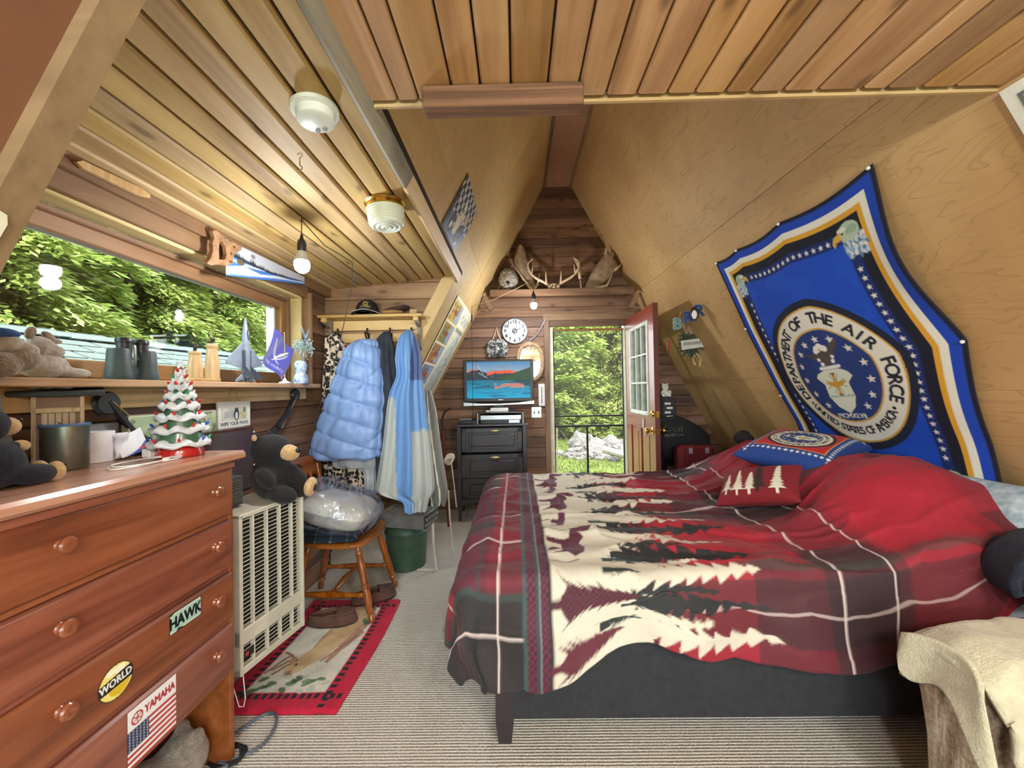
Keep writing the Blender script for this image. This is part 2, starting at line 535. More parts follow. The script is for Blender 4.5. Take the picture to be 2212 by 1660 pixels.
# ---- floor
def carpet():
    t = NT('carpet')
    tc = t.node('ShaderNodeTexCoord').outputs['Object']
    sp = t.node('ShaderNodeSeparateXYZ', inp={0: tc})
    wob = t.noise(t.coords((3, 3, 3), rand=False), 1.0, 2)
    rows = t.math('SINE', t.math('MULTIPLY', t.math('ADD', sp.outputs[1], t.math('MULTIPLY', wob, 0.006)), 2*pi/0.0125))
    nub = t.noise(t.coords((1, 1, 1), rand=False), 150, 2)
    h = t.math('ADD', t.math('MULTIPLY', rows, 0.35), nub)
    c = t.ramp(h, [(0.05, (116, 110, 102)), (0.45, (206, 201, 190)), (0.95, (242, 239, 231))])
    big = t.noise(t.coords((2, 2, 2), rand=False), 1.0, 3)
    c = t.mix(t.math('MULTIPLY', big, 0.22), c, lin((150, 140, 126)))
    t.col(c); t.setp(Roughness=0.95); t.b.inputs['Sheen Weight'].default_value = 0.2
    t.bump(h, 0.7, 0.006)
    MATS['carpet'] = t.m
carpet()
struct(G().box((0.5, (YB+YF)/2, -0.06), (5.4, YB-YF+0.5, 0.12)).build('floor', 'carpet'))

# ---- right slope: plywood sheets on a backing
def slope_quad(side, y0, y1, s0, s1, d0, d1):
    D, N, X0 = (DL, NL, XL) if side < 0 else (DR, NR, XR)
    pts = []
    for d in (d0, d1):
        for (y, s_) in ((y0, s0), (y1, s0), (y1, s1), (y0, s1)):
            pts.append(Vector((X0, y, 0)) + D*s_ + N*d)
    return pts
def slope_box(g, side, y0, y1, s0, s1, d0, d1):
    v = slope_quad(side, y0, y1, s0, s1, d0, d1)
    g.add(v, [(0, 1, 2, 3), (7, 6, 5, 4), (0, 4, 5, 1), (1, 5, 6, 2), (2, 6, 7, 3), (3, 7, 4, 0)])
    return g
def sheet_panel(parent, side, y0, y1, s0, s1, mat, gap=0.0006, name='plywood_panel', th=0.012):
    D, N, X0 = (DL, NL, XL) if side < 0 else (DR, NR, XR)
    c = Vector((X0, (y0+y1)/2, 0)) + D*((s0+s1)/2)
    return plank(parent, c, (0, 1, 0), N, y1-y0-2*gap, s1-s0, th, mat, name, ch=0.0015, gap=gap)
SMAX = ZTOP/SN
wr = struct(slope_box(G(), 1, YF-0.1, YB+0.1, -0.1, SMAX+0.3, -0.10, -0.012).build('wall_right', 'gap_dark', smooth=False))
rows = [(0, 0.269), (0.269, 1.489), (1.489, 2.709), (2.709, 3.929), (3.929, SMAX+0.02)]
for i, (a, b) in enumerate(rows):
    cuts = [YF, 0.4, 3.72, YB] if i in (2, 3) else [YF, 0.2, 2.64, YB]
    for y0, y1 in zip(cuts[:-1], cuts[1:]): sheet_panel(wr, 1, y0, y1, a, b, 'ply_wall')
# ---- left slope: beyond the dormer, above it, and beside the camera
wlft = G()
SD = (ZL-0.02)/SN
slope_box(wlft, -1, YD1, YB+0.1, -0.1, SMAX+0.3, -0.10, -0.012)
slope_box(wlft, -1, YD0, YD1, SD, SMAX+0.3, -0.10, -0.012)
slope_box(wlft, -1, YF-0.1, YD0, -0.1, SMAX+0.3, -0.10, -0.012)
wlft = struct(wlft.build('wall_left', 'gap_dark', smooth=False))
for a, b in [(0, 1.54), (1.54, 2.76), (2.76, 3.98), (3.98, SMAX+0.02)]:
    sheet_panel(wlft, -1, YD1, YB, a, b, 'ply_left')
for a, b in [(SD, 2.76), (2.76, 3.98), (3.98, SMAX+0.02)]:
    for y0, y1 in ((YD0, 1.9), (1.9, YD1)): sheet_panel(wlft, -1, y0, y1, a, b, 'ply_left')
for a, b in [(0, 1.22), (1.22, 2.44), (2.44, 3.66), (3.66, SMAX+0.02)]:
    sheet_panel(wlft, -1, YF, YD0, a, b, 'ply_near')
# pale edge board of the slope where the dormer ends
D_, N_ = DL, NL
c_ = Vector((XL, YD1-0.012, 0)) + D_*(SD/2+0.02) + N_*(-0.05)
e_ = plank(None, c_, D_, (0, -1, 0), SD-0.02, 0.10, 0.02, 'trim_tan', 'trim_1'); struct(e_)
# board along the joint of the dormer ceiling and the slope: grey near the loft, pale beyond
c_ = Vector((XL, 0, 0)) + D_*(SD+0.02) + N_*0.016
for k, (y0, y1, m_) in enumerate(((YD0+0.1, YLOFT-0.0, 'trim_grey'), (YLOFT+0.002, 1.55, 'trim_grey'), (1.553, YD1+0.05, 'trim_tan'))):
    struct(plank(None, c_+Vector((0, (y0+y1)/2, 0)), (0, 1, 0), N_, y1-y0, 0.07, 0.02, m_, 'trim_%d' % (2+k)))
# ---- ridge
XRL, XRR = XL+ZTOP/T, XR-ZTOP/T
cr = struct(G().box(((XRL+XRR)/2, (YB+YF)/2, ZTOP+0.06), (XRR-XRL+0.3, YB-YF+0.2, 0.09)).build('ceiling_ridge', 'gap_dark', smooth=False))
for y0, y1 in ((YF, 0.2), (0.2, 2.42), (2.42, 3.2), (3.2, YB)):
    plank(cr, ((XRL+XRR)/2, (y0+y1)/2, ZTOP), (0, 1, 0), (0, 0, -1), y1-y0-0.004, XRR-XRL+0.01, 0.012, 'ply_ridge', 'plywood_panel')
for x_ in (XRL+0.014, XRR-0.014):
    struct(plank(None, (x_, (YB+YLOFT)/2, ZTOP-0.013), (0, 1, 0), (0, 0, -1), YB-YLOFT, 0.028, 0.012, 'trim_brown', 'trim_%d' % (5 if x_ < 0.5 else 6)))

# ---- back wall of horizontal planks, with the doorway
DX0, DX1, DZ1 = 0.385, 1.275, 2.115
gb = G()
def wallseg(g, x0a, x1a, x0b, x1b, z0, z1, y0, y1):
    v = [(x0a, y0, z0), (x1a, y0, z0), (x1b, y0, z1), (x0b, y0, z1), (x0a, y1, z0), (x1a, y1, z0), (x1b, y1, z1), (x0b, y1, z1)]
    g.add(v, [(0, 1, 2, 3), (7, 6, 5, 4), (0, 4, 5, 1), (1, 5, 6, 2), (2, 6, 7, 3), (3, 7, 4, 0)])
wallseg(gb, XL-0.15, DX0, XL-0.15, DX0, -0.5, DZ1, YB+0.018, YB+0.12)
wallseg(gb, DX1, XR+0.15, DX1, XR+0.15, -0.5, DZ1, YB+0.018, YB+0.12)
wallseg(gb, XL-0.15, XR+0.15, XRL-0.4, XRR+0.4, DZ1, 4.0, YB+0.018, YB+0.12)
wb = struct(gb.build('wall_back', 'gap_dark', smooth=False))
zc = 0.0; k = 0
rnd = random.Random(3)
while zc < ZTOP-0.01:
    h = rnd.choice((0.108, 0.112, 0.118)) ; z1 = min(zc+h, ZTOP)
    xl = lambda z: XL+z/T-0.004
    xr = lambda z: XR-z/T+0.004
    segs = []
    if z1 <= DZ1+0.02:
        segs = [('l', DX0-0.06), ('r', DX1+0.03)]
    zm = (zc+z1)/2
    def put(x0a, x0b, x1a, x1b):
        xm = (x0a+x1a)/2
        # local x = +X world, n = -Y : w = n x l = (0,-1,0)x(1,0,0) = (0,0,1)
        plank(wb, (0, YB, zm), (1, 0, 0), (0, -1, 0), 1, z1-zc, 0.018, 'plank_back', 'plank', ends=((x0a, x0b), (x1a, x1b)), ch=0.005)
    if segs:
        a, b = xl(zc), xl(z1); e = DX0-0.062
        if k % 3 == 1:
            j = a+(e-a)*rnd.uniform(0.35, 0.65); put(a, b, j, j); put(j+0.002, j+0.002, e, e)
        else: put(a, b, e, e)
        if k % 4 == 2 and False: pass
        put(DX1+0.03, DX1+0.03, xr(zc), xr(z1))
    else:
        put(xl(zc), xl(z1), xr(zc), xr(z1))
    zc = z1; k += 1

# ---- dormer: end wall, window wall, ceiling
def zdorm(x): return 2.205 + (x+0.44)*0.085     # gently falling to the eave
ge = G(); wallseg(ge, XW-0.1, XL-0.13, XW-0.1, XL+2.3/T-0.08, -0.1, 2.3, YD1+0.018, YD1+0.05)
wde = struct(ge.build('wall_dormer_end', 'gap_dark', smooth=False))
zc = 0.0
while zc < 2.215:
    h = rnd.choice((0.115, 0.12, 0.126)); z1 = min(zc+h, 2.225); zm = (zc+z1)/2
    xa, xb = XL+zc/T-0.006, XL+z1/T-0.006
    if xb > XW+0.02:
        xa = max(xa, XW+0.01)
        plank(wde, (0, YD1, zm), (1, 0, 0), (0, -1, 0), 1, z1-zc, 0.018, 'plank_end', 'plank', ends=((XW, XW), (xa, xb)), ch=0.005)
    zc = z1
# window wall: planks below and beside the opening
WY0, WY1, WZ0, WZ1 = 0.30, 2.575, 1.385, 1.995
gs = G()
gs.box((XW-0.06, (YD0+YD1)/2-0.6, 0.66), (0.06, YD1-YD0+1.4, 1.40))
gs.box((XW-0.06, (WY1+YD1+0.05)/2, 1.7), (0.06, YD1+0.05-WY1, 1.2))
gs.box((XW-0.06, (YD0+YD1)/2-0.6, 2.12), (0.06, YD1-YD0+1.4, 0.25))
wds = struct(gs.build('wall_dormer_side', 'gap_dark', smooth=False))
zc = 0.0
while zc < 2.14:
    h = rnd.choice((0.118, 0.124, 0.13)); z1 = min(zc+h, 2.14); zm = (zc+z1)/2
    if z1 < WZ0+0.02:
        if rnd.random() < 0.5:
            j = rnd.uniform(1.0, 2.2); spans = [(YD0-0.9, j), (j+0.002, YD1)]
        else: spans = [(YD0-0.9, YD1)]
    elif zc < WZ1: spans = [(WY1+0.03, YD1)]
    else: spans = [(YD0-0.9, YD1)]
    for y0, y1 in spans:
        # l = +Y, n = +X : w = n x l = +Z
        plank(wds, (XW, (y0+y1)/2, zm), (0, 1, 0), (1, 0, 0), y1-y0, z1-zc, 0.018, 'plank_side', 'plank', ch=0.005)
    zc = z1
# dormer ceiling boards
cd = G()
xa, xb = XW-0.25, -0.40
cd.add([(xa, YD0-0.9, zdorm(xa)+0.02), (xb, YD0-0.9, zdorm(xb)+0.02), (xb, YD1+0.06, zdorm(xb)+0.02), (xa, YD1+0.06, zdorm(xa)+0.02),
        (xa, YD0-0.9, zdorm(xa)+0.10), (xb, YD0-0.9, zdorm(xb)+0.10), (xb, YD1+0.06, zdorm(xb)+0.10), (xa, YD1+0.06, zdorm(xa)+0.10)],
       [(0, 1, 2, 3), (7, 6, 5, 4), (0, 4, 5, 1), (1, 5, 6, 2), (2, 6, 7, 3), (3, 7, 4, 0)])
cdorm = struct(cd.build('ceiling_dormer', 'gap_dark', smooth=False))
nb = 11; x0 = -0.428; wbd = (x0-XW)/nb
for i in range(nb):
    xm = x0-wbd*(i+0.5)
    nrm = Vector((0.085, 0, -1))
    plank(cdorm, (xm, (YD0+YD1)/2-0.4, zdorm(xm)), (0, 1, 0), nrm, YD1-YD0+0.8, wbd, 0.018, 'cedar_dormer', 'board', ch=0.007, gap=0.0048)
# ---- loft: ceiling boards, edge strip, header beam
cl = struct(G().box((0.5, (YF+YLOFT)/2, ZL+0.075), (2.05, YLOFT-YF, 0.11)).build('ceiling', 'gap_dark', smooth=False))
edges = [-0.44, -0.335, -0.273, -0.17, -0.087, 0.0, 0.105, 0.194, 0.28, 0.371, 0.46, 0.541, 0.63, 0.704, 0.799, 0.90, 1.028, 1.10, 1.20, 1.296, 1.45]
for a, b in zip(edges[:-1], edges[1:]):
    plank(cl, ((a+b)/2, (YF+YLOFT-0.016)/2, ZL), (0, 1, 0), (0, 0, -1), YLOFT-YF-0.016, b-a, 0.02, 'cedar_loft', 'board', ch=0.006, gap=0.0028)
struct(plank(None, (0.50, YLOFT, ZL-0.003+0.02), (1, 0, 0), (0, -1, 0), 1.92, 0.045, 0.014, 'trim_tan', 'trim_7'))
# rough-sawn header
gh = G(); r_ = random.Random(5)
gh.box((0, 0, 0), (0.455, 0.055, 0.062), bev=0.004)
hb = gh.build('trim_8', 'beam_rough', loc=(-0.023, YLOFT-0.045, ZL-0.032)); struct(hb)
# ---- near end rafter of the dormer
gr = G(); slope_box(gr, -1, YD0-0.006, YD0+0.037, 0.2, SMAX-0.6, -0.004, 0.022)
struct(gr.build('beam_dormer', 'rafter_wood', smooth=False))

# ---- wall behind the camera; its wide window is added to let in fill daylight
RX0, RX1, RZ0, RZ1 = -0.75, 1.75, 0.45, 2.12
gf = G()
wallseg(gf, XL-0.2, RX0, XL-0.2, RX0, -0.1, 2.25, YF-0.1, YF)
wallseg(gf, RX1, XR+0.2, RX1, XR+0.2, -0.1, 2.25, YF-0.1, YF)
wallseg(gf, RX0, RX1, RX0, RX1, -0.1, RZ0, YF-0.1, YF)
wallseg(gf, RX0, RX1, RX0, RX1, RZ1, 2.25, YF-0.1, YF)
wallseg(gf, XL-0.2, XR+0.2, XRL-0.4, XRR+0.4, 2.25, 4.0, YF-0.1, YF)
struct(gf.build('wall_front', 'plank_end', smooth=False))
GLASS('clear_glass')
w2 = struct(G().box(((RX0+RX1)/2, YF-0.05, (RZ0+RZ1)/2), (RX1-RX0, 0.006, RZ1-RZ0)).build('fill_window', 'clear_glass', smooth=False))
for (a, b, c, d) in ((RX0, RZ0, RX1, RZ0+0.06), (RX0, RZ1-0.06, RX1, RZ1), (RX0, RZ0, RX0+0.06, RZ1), (RX1-0.06, RZ0, RX1, RZ1), (0.48, RZ0, 0.53, RZ1)):
    G().box(((a+c)/2, YF-0.05, (b+d)/2), (c-a, 0.07, d-b), bev=0.004).build('window_frame', 'trim_tan', w2)

# ================================================================ WINDOW OF THE DORMER
WOOD('win_wood', (96, 66, 40), (142, 104, 66), (172, 134, 92), hue=0.004, var=0.15, rough=0.45, knots=0.2)
WOOD('reveal_wood', (170, 146, 92), (208, 188, 132), (226, 210, 160), var=0.1, rough=0.5, knots=0.2)
WOOD('sill_wood', (124, 94, 62), (176, 140, 98), (204, 172, 128), var=0.1, rough=0.4, knots=0.3)
XG = -1.545
win = struct(G().box((XG, (WY0+2.46)/2-0.05, 1.68), (0.005, 2.46-WY0+0.1, 0.46)).build('window_1', 'clear_glass', smooth=False))
def wb_(c, d, m, n, bev=0.003): return G().box((0, 0, 0), d, bev=bev).build(n, m, win, loc=c)
ym = (WY0+2.48)/2; yl = 2.48-WY0
# sash: rails along Y need grain along local x -> rotate
def rail(c, L, w, t, m, n):
    o = G().box((0, 0, 0), (L, w, t), bev=0.004).build(n, m, win, loc=c, rot=(0, 0, pi/2)); return o
rail((XG+0.01, ym, 1.925), yl, 0.05, 0.065, 'win_wood', 'sash_rail')
rail((XG+0.01, ym, 1.445), yl, 0.05, 0.065, 'win_wood', 'sash_rail')
G().box((0, 0, 0), (0.52, 0.05, 0.06), bev=0.004).build('sash_stile', 'win_wood', win, loc=(XG+0.01, 2.485, 1.685), rot=(0, pi/2, 0))
G().box((0, 0, 0), (0.43, 0.016, 0.05), bev=0.002).build('white_jamb', 'white_paint', win, loc=(XG-0.012, 2.43, 1.68), rot=(0, pi/2, 0))
rail((XG-0.012, ym, 1.898), yl-0.1, 0.016, 0.012, 'white_paint', 'white_bead')
rail((XG+0.045, ym, 1.957), yl+0.04, 0.03, 0.022, 'trim_brown', 'stop')
G().box((0, 0, 0), (0.56, 0.03, 0.022), bev=0.002).build('stop', 'trim_brown', win, loc=(XG+0.045, 2.52, 1.70), rot=(0, pi/2, 0))
rail((XW-0.03, ym, 1.985), yl+0.14, 0.085, 0.016, 'reveal_wood', 'reveal_head')
G().box((0, 0, 0), (0.60, 0.085, 0.016), bev=0.002).build('reveal_side', 'reveal_wood', win, loc=(XW-0.03, 2.555, 1.69), rot=(0, pi/2, pi/2))
rail((XW-0.005, ym, 1.391), yl+0.2, 0.26, 0.026, 'sill_wood', 'sill')
rail((XW+0.012, ym-0.2, 1.342), yl+0.6, 0.024, 0.075, 'trim_tan', 'apron')
rail((XW+0.012, ym+0.02, 2.035), yl+0.22, 0.03, 0.085, 'trim_brown', 'head_casing')
G().box((0, 0, 0), (0.66, 0.024, 0.075), bev=0.003).build('side_casing', 'trim_brown', win, loc=(XW+0.012, 2.615, 1.70), rot=(0, pi/2, 0))
# dark beam over the window, under the ceiling
bo = G().box((0, 0, 0), (YD1-YD0+0.8, 0.05, 0.06), bev=0.004).build('trim_9', 'trim_brown', loc=(XW+0.025, (YD0+YD1)/2-0.4, 2.092), rot=(0, 0, pi/2)); struct(bo)

# ================================================================ DOORWAY
wood_c = 'trim_brown'
M('cream_metal', (232, 226, 200), 0.4, c2=(206, 202, 178))
M('black_rubber', (26, 26, 28), 0.6)
casing = struct(G().box((0, 0, 0), (DZ1, 0.06, 0.02), bev=0.003).build('trim_10', wood_c, loc=(DX0-0.032, YB-0.008, DZ1/2), rot=(0, pi/2, pi/2)))
struct(G().box((0, 0, 0), (DX1-DX0+0.14, 0.075, 0.02), bev=0.003).build('trim_11', wood_c, loc=((DX0+DX1)/2, YB-0.008, DZ1+0.035), rot=(pi/2, 0, 0)))

# screen door standing in the outer side of the doorway (closed)
sd = struct(G().box(((DX0+DX1)/2, YB+0.1, DZ1-0.028), (DX1-DX0, 0.11, 0.045), bev=0.004).build('door_2', 'cream_metal'))
def sdp(x0, x1, z0, z1, m, n, y=YB+0.10, d=0.03, bev=0.003):
    return G().box(((x0+x1)/2, y, (z0+z1)/2), (x1-x0, d, z1-z0), bev=bev).build(n, m, sd)
sdp(DX0, DX0+0.045, 0, DZ1-0.05, 'cream_metal', 'jamb', d=0.12)
sdp(DX1-0.03, DX1, 0, DZ1-0.05, 'cream_metal', 'jamb', d=0.12)
sdp(DX0+0.03, DX1-0.03, 2.045, 2.06, 'cream_metal', 'track', y=YB+0.04)
WOOD('screen_wood', (96, 62, 40), (140, 98, 66), (170, 126, 88), var=0.05)
sdp(DX0+0.045, DX1-0.03, 2.005, 2.03, 'screen_wood', 'head_rail')
sdp(DX0+0.045, DX0+0.06, 0.05, 2.01, 'black_rubber', 'stile', d=0.025)
sdp(DX1-0.05, DX1-0.036, 0.05, 2.01, 'black_rubber', 'stile', d=0.025)
sdp(DX0+0.05, DX1-0.04, 1.012, 1.03, 'black_rubber', 'cross_rail', d=0.025)
sdp(DX0+0.05, DX1-0.04, 0.895, 0.917, 'black_rubber', 'cross_rail', d=0.03)
sdp(0.80, 0.822, 0.05, 0.895, 'black_rubber', 'mullion', d=0.025)
sdp(DX0+0.07, DX0+0.085, 0.05, 0.895, 'cream_metal', 'inner_stile', d=0.02)
sdp(DX0+0.05, DX1-0.04, 0.0, 0.08, 'black_rubber', 'kick_rail', d=0.03)
def screen():
    t = NT('insect_screen')
    tr = t.node('ShaderNodeBsdfTransparent')
    df = t.node('ShaderNodeBsdfDiffuse'); df.inputs[0].default_value = lin((150, 152, 146))
    mx = t.node('ShaderNodeMixShader', inp={0: 0.14, 1: tr.outputs[0], 2: df.outputs[0]})
    t.l.new(mx.outputs[0], t.out.inputs[0]); MATS['insect_screen'] = t.m
screen()
G().box(((DX0+DX1)/2, YB+0.10, 1.02), (DX1-DX0-0.1, 0.001, 1.98)).build('screen_mesh', 'insect_screen', sd, smooth=False)
# the open red door, hinged on the right jamb
M('door_red', (150, 62, 42), 0.35, c2=(132, 52, 36), coat=0.3)
M('door_edge', (104, 44, 32), 0.5)
M('brass', (226, 186, 92), 0.22, 1.0, c2=(190, 150, 70))
M('door_white', (226, 230, 222), 0.45)
HW = 0.91
d1 = bpy.data.objects.new('door_1', None); COL.objects.link(d1); struct(d1)
d1.location = (1.262, YB-0.03, 0.02); d1.rotation_euler = (0, 0, radians(-91.2))
# local: x from hinge outwards, y thickness, z up. Face towards the doorway is local -y
gd = G(); th = 0.044
def dslab(x0, x1, z0, z1, t=th): gd.box(((x0+x1)/2, 0, (z0+z1)/2), (x1-x0, t, z1-z0))
dslab(0, 0.15, 0, 2.07); dslab(0.76, HW, 0, 2.07); dslab(0.15, 0.76, 0.92, 1.05); dslab(0.15, 0.76, 1.95, 2.07); dslab(0.15, 0.76, 0, 0.2)
dslab(0.15, 0.76, 0.2, 0.92, 0.02); dslab(0.42, 0.49, 0.2, 0.92)
leaf = gd.build('leaf', 'door_red', d1, smooth=False)
G().box((HW+0.001, 0, 1.035), (0.003, th, 2.07)).build('edge_strip', 'door_edge', d1, smooth=False)
for (x0, x1) in ((0.15, 0.42), (0.49, 0.76)):
    g = G()
    for sgn in (-1, 1): g.box(((x0+x1)/2, sgn*0.008, 0.56), (x1-x0-0.07, 0.016, 0.65), bev=0.012)
    g.build('raised_panel', 'door_red', d1)
# nine-light glazing
for (a, b, c, d) in ((0.15, 1.05, 0.19, 1.95), (0.72, 1.05, 0.76, 1.95), (0.19, 1.05, 0.72, 1.09), (0.19, 1.91, 0.72, 1.95)):
    G().box(((a+c)/2, 0, (b+d)/2), (c-a, 0.064, d-b), bev=0.008).build('glazing_frame', 'door_white', d1)
for i in (1, 2):
    x = 0.19+0.53*i/3; G().box((x, 0, 1.5), (0.018, 0.05, 0.82), bev=0.004).build('glazing_bar', 'door_white', d1)
    z = 1.09+0.82*i/3; G().box((0.455, 0, z), (0.53, 0.05, 0.018), bev=0.004).build('glazing_bar', 'door_white', d1)
for i in range(3):
    for j in range(3):
        G().box((0.19+0.53*(i+0.5)/3, 0, 1.09+0.82*(j+0.5)/3), (0.17, 0.005, 0.268)).build('pane', 'clear_glass', d1, smooth=False)
for sg in (-1, 1):
    R_ = rotm(pi/2*(1 if sg < 0 else -1), 0, 0)
    G().lathe([(0.0, 0), (0.034, 0), (0.034, 0.006), (0.013, 0.01), (0.012, 0.035), (0.024, 0.042), (0.028, 0.055), (0.022, 0.067), (0, 0.07)], 20, (HW-0.07, sg*th/2, 0.93), R_).build('knob', 'brass', d1)
    G().lathe([(0.0, 0), (0.032, 0), (0.03, 0.012), (0.012, 0.014), (0.012, 0.024), (0, 0.025)], 20, (HW-0.07, sg*th/2, 1.08), R_).build('deadbolt', 'brass', d1)
for z in (0.93, 1.08): G().box((HW+0.004, 0, z), (0.004, 0.026, 0.055)).build('strike_plate', 'brass', d1, smooth=False)
# ================================================================ BROWN CHEST OF DRAWERS
WOOD('pine_red', (88, 46, 32), (132, 74, 52), (160, 98, 72), along=1.2, across=14, rough=0.32, var=0.1, axis=1, coat=0.35, knots=0.25, hue=0.008, bump=0.1)
WOOD('pine_top', (140, 86, 60), (180, 124, 94), (206, 160, 132), along=1.2, across=14, rough=0.25, var=0.05, axis=1, coat=0.5, knots=0.2)
M('knob_wood', (146, 84, 56), 0.2, c2=(124, 66, 42), coat=0.6)
M('dark_inside', (58, 28, 20), 0.9)
FX = -1.06
ch = thing('chest_of_drawers', 'worn reddish-brown pine chest of drawers with stickers and round knobs', 'dresser', (-1.25, 0.96, 0))
bw(G().box((-1.25, 0.50, 0.55), (0.38, 0.022, 1.10), bev=0.003), 'side_panel', 'pine_red', ch)
bw(G().box((-1.25, 1.414, 0.55), (0.38, 0.022, 1.10), bev=0.003), 'side_panel', 'pine_red', ch)
bw(G().box((-1.245, 0.965, 1.118), (0.43, 0.99, 0.034), bev=0.009), 'top', 'pine_top', ch)
bw(G().box((-1.25, 0.957, 0.725), (0.36, 0.89, 0.74)), 'carcass', 'dark_inside', ch)
bw(G().box((FX+0.002, 0.957, 1.088), (0.02, 0.93, 0.024), bev=0.003), 'top_rail', 'pine_red', ch)
ZD = [(0.909, 1.077), (0.718, 0.891), (0.533, 0.70), (0.345, 0.515)]
drawers = []
for k, (a, b) in enumerate(ZD):
    d = bw(G().box((FX, 0.957, (a+b)/2), (0.026, 0.90, b-a), bev=0.007), 'drawer', 'pine_red', ch)
    drawers.append(d)
    bw(G().box((FX-0.012, 0.957, a-0.009), (0.02, 0.90, 0.014)), 'rail', 'pine_red', ch)
    for y in (0.872, 1.322):
        R_ = rotm(0, pi/2, 0)
        o = G().lathe([(0.0, 0), (0.013, 0), (0.011, 0.003), (0.0095, 0.007), (0.0105, 0.010), (0.0175, 0.014), (0.0195, 0.019), (0.0165, 0.0245), (0.009, 0.027), (0.006, 0.026), (0, 0.026)], 20, (FX+0.013, y, (a+b)/2+0.018), R_).build('knob', 'knob_wood', d)
# stickers (flat print) on the drawer fronts: y grows to the right in the photo, z up
VCOL('sticker', 0.35, 0, 400, 0.05, weave=0.02)
def flat_print(name, cv, to3, parent, mat='sticker', label=None):
    nu, nv = cv.nu, cv.nv
    P = np.zeros((nv, nu, 3))
    for j in range(nv):
        for i in range(nu): P[j, i] = to3(i/(nu-1)*cv.w, j/(nv-1)*cv.h)
    o = grid_mesh(name, mat, P, cv.out(), parent)
    if label: o['label'] = label
    return o
def yz_to3(y0, z1, x, shear=0.0): return lambda u, v: (x, y0+u, z1-v+shear*u)
XS = FX+0.0142
# HAWK
cv = Canvas(0.115, 0.062, 0.0012, (34, 48, 44)); cv.rect(0.003, 0.003, 0.112, 0.059, (236, 240, 232)); cv.rect(0.006, 0.006, 0.109, 0.056, (170, 210, 190))
cv.text('HAWK', 0.057, 0.033, 0.046, (16, 22, 26), sx=0.80, bold=0.0022)
cv.poly([(0, 0.0), (0.03, 0.0), (0.0, 0.008)], (34, 48, 44)); cv.poly([(0.02, 0.062), (0.03, 0.052), (0.06, 0.062)], (34, 48, 44))
flat_print('sticker', cv, yz_to3(1.145, 0.69, XS), drawers[2], label='white and teal HAWK sticker')
# WORLD badge
cv = Canvas(0.086, 0.086, 0.0011, (30, 28, 30)); cv.ellipse(0.043, 0.043, 0.041, 0.041, (238, 226, 130)); cv.ellipse(0.05, 0.055, 0.026, 0.024, (222, 190, 40))
cv.poly([(0.0, 0.034), (0.086, 0.02), (0.086, 0.054), (0.0, 0.06)], (38, 36, 38)); cv.text('WORLD', 0.043, 0.042, 0.026, (240, 240, 236), rot=0.1, sx=0.82, bold=0.0008)
cv.ellipse(0.03, 0.014, 0.012, 0.008, (250, 246, 220)); cv.ellipse(0.052, 0.016, 0.014, 0.009, (250, 246, 220))
ctr = Vector((XS, 0.992, 0.612)); o_ = cv.out()
# finer disc for legible print
n_ = 84
a = np.linspace(-1, 1, n_); A, B = np.meshgrid(a, a); x = A*np.sqrt(1-B*B/2); y = B*np.sqrt(1-A*A/2)
P = np.stack([np.full_like(x, ctr.x), ctr.y+x*0.044, ctr.z-y*0.044], -1)
Cc = o_[np.clip(((y+1)/2*cv.nv).astype(int), 0, cv.nv-1), np.clip(((x+1)/2*cv.nu).astype(int), 0, cv.nu-1)]
s_ = grid_mesh('sticker', 'sticker', P, Cc, drawers[2]); s_['label'] = 'round yellow and black WORLD sticker'
# YAMAHA + flag
cv = Canvas(0.145, 0.155, 0.0014, (238, 238, 240))
cv.text('YAMAHA', 0.094, 0.030, 0.031, (178, 44, 56), sx=0.72, bold=0.0014)
cv.ellipse(0.027, 0.032, 0.0165, 0.0165, (178, 44, 56)); cv.ellipse(0.027, 0.032, 0.0125, 0.0125, (236, 232, 232))
for k in range(6): cv.line([(0.027, 0.032), (0.027+0.0115*cos(k*pi/3+pi/6), 0.032+0.0115*sin(k*pi/3+pi/6))], 0.0028, (178, 44, 56))
for k in range(13): cv.rect(0, 0.055+k*0.0077, 0.145, 0.055+(k+1)*0.0077, (182, 52, 62) if k % 2 == 0 else (240, 238, 236))
cv.rect(0, 0.055, 0.06, 0.055+7*0.0077, (46, 56, 92))
for r in range(7):
    for c in range(6): cv.star(0.006+c*0.0098, 0.060+r*0.0074, 0.0028, (236, 236, 240))
flat_print('sticker', cv, yz_to3(1.02, 0.505, XS), drawers[3], label='white sticker with red YAMAHA lettering above a US flag')

# ---------------- grey fluffy toy in the opening under the drawers
M('fluff_grey', (158, 146, 132), 0.95, c2=(112, 102, 92), ns=60, bump=1.0, bs=180, bd=0.01, sheen=0.5)
tag(G().ell((0, 0, 0.09), (0.13, 0.16, 0.09)).ell((0.03, 0.16, 0.1), (0.08, 0.08, 0.08)).ell((-0.02, -0.12, 0.07), (0.09, 0.09, 0.07)).ell((0.0, 0.20, 0.17), (0.02, 0.03, 0.03)).ell((0.07, 0.18, 0.16), (0.02, 0.03, 0.03)).ell((0.11, 0.05, 0.04), (0.06, 0.05, 0.04)).build('fluffy_toy', 'fluff_grey', loc=(-1.2, 1.16, 0), voxel=0.012), 'grey fluffy plush lying in the dark gap under the bottom drawer', 'plush toy')

# ================================================================ THINGS ON THE CHEST
ZT = 1.136
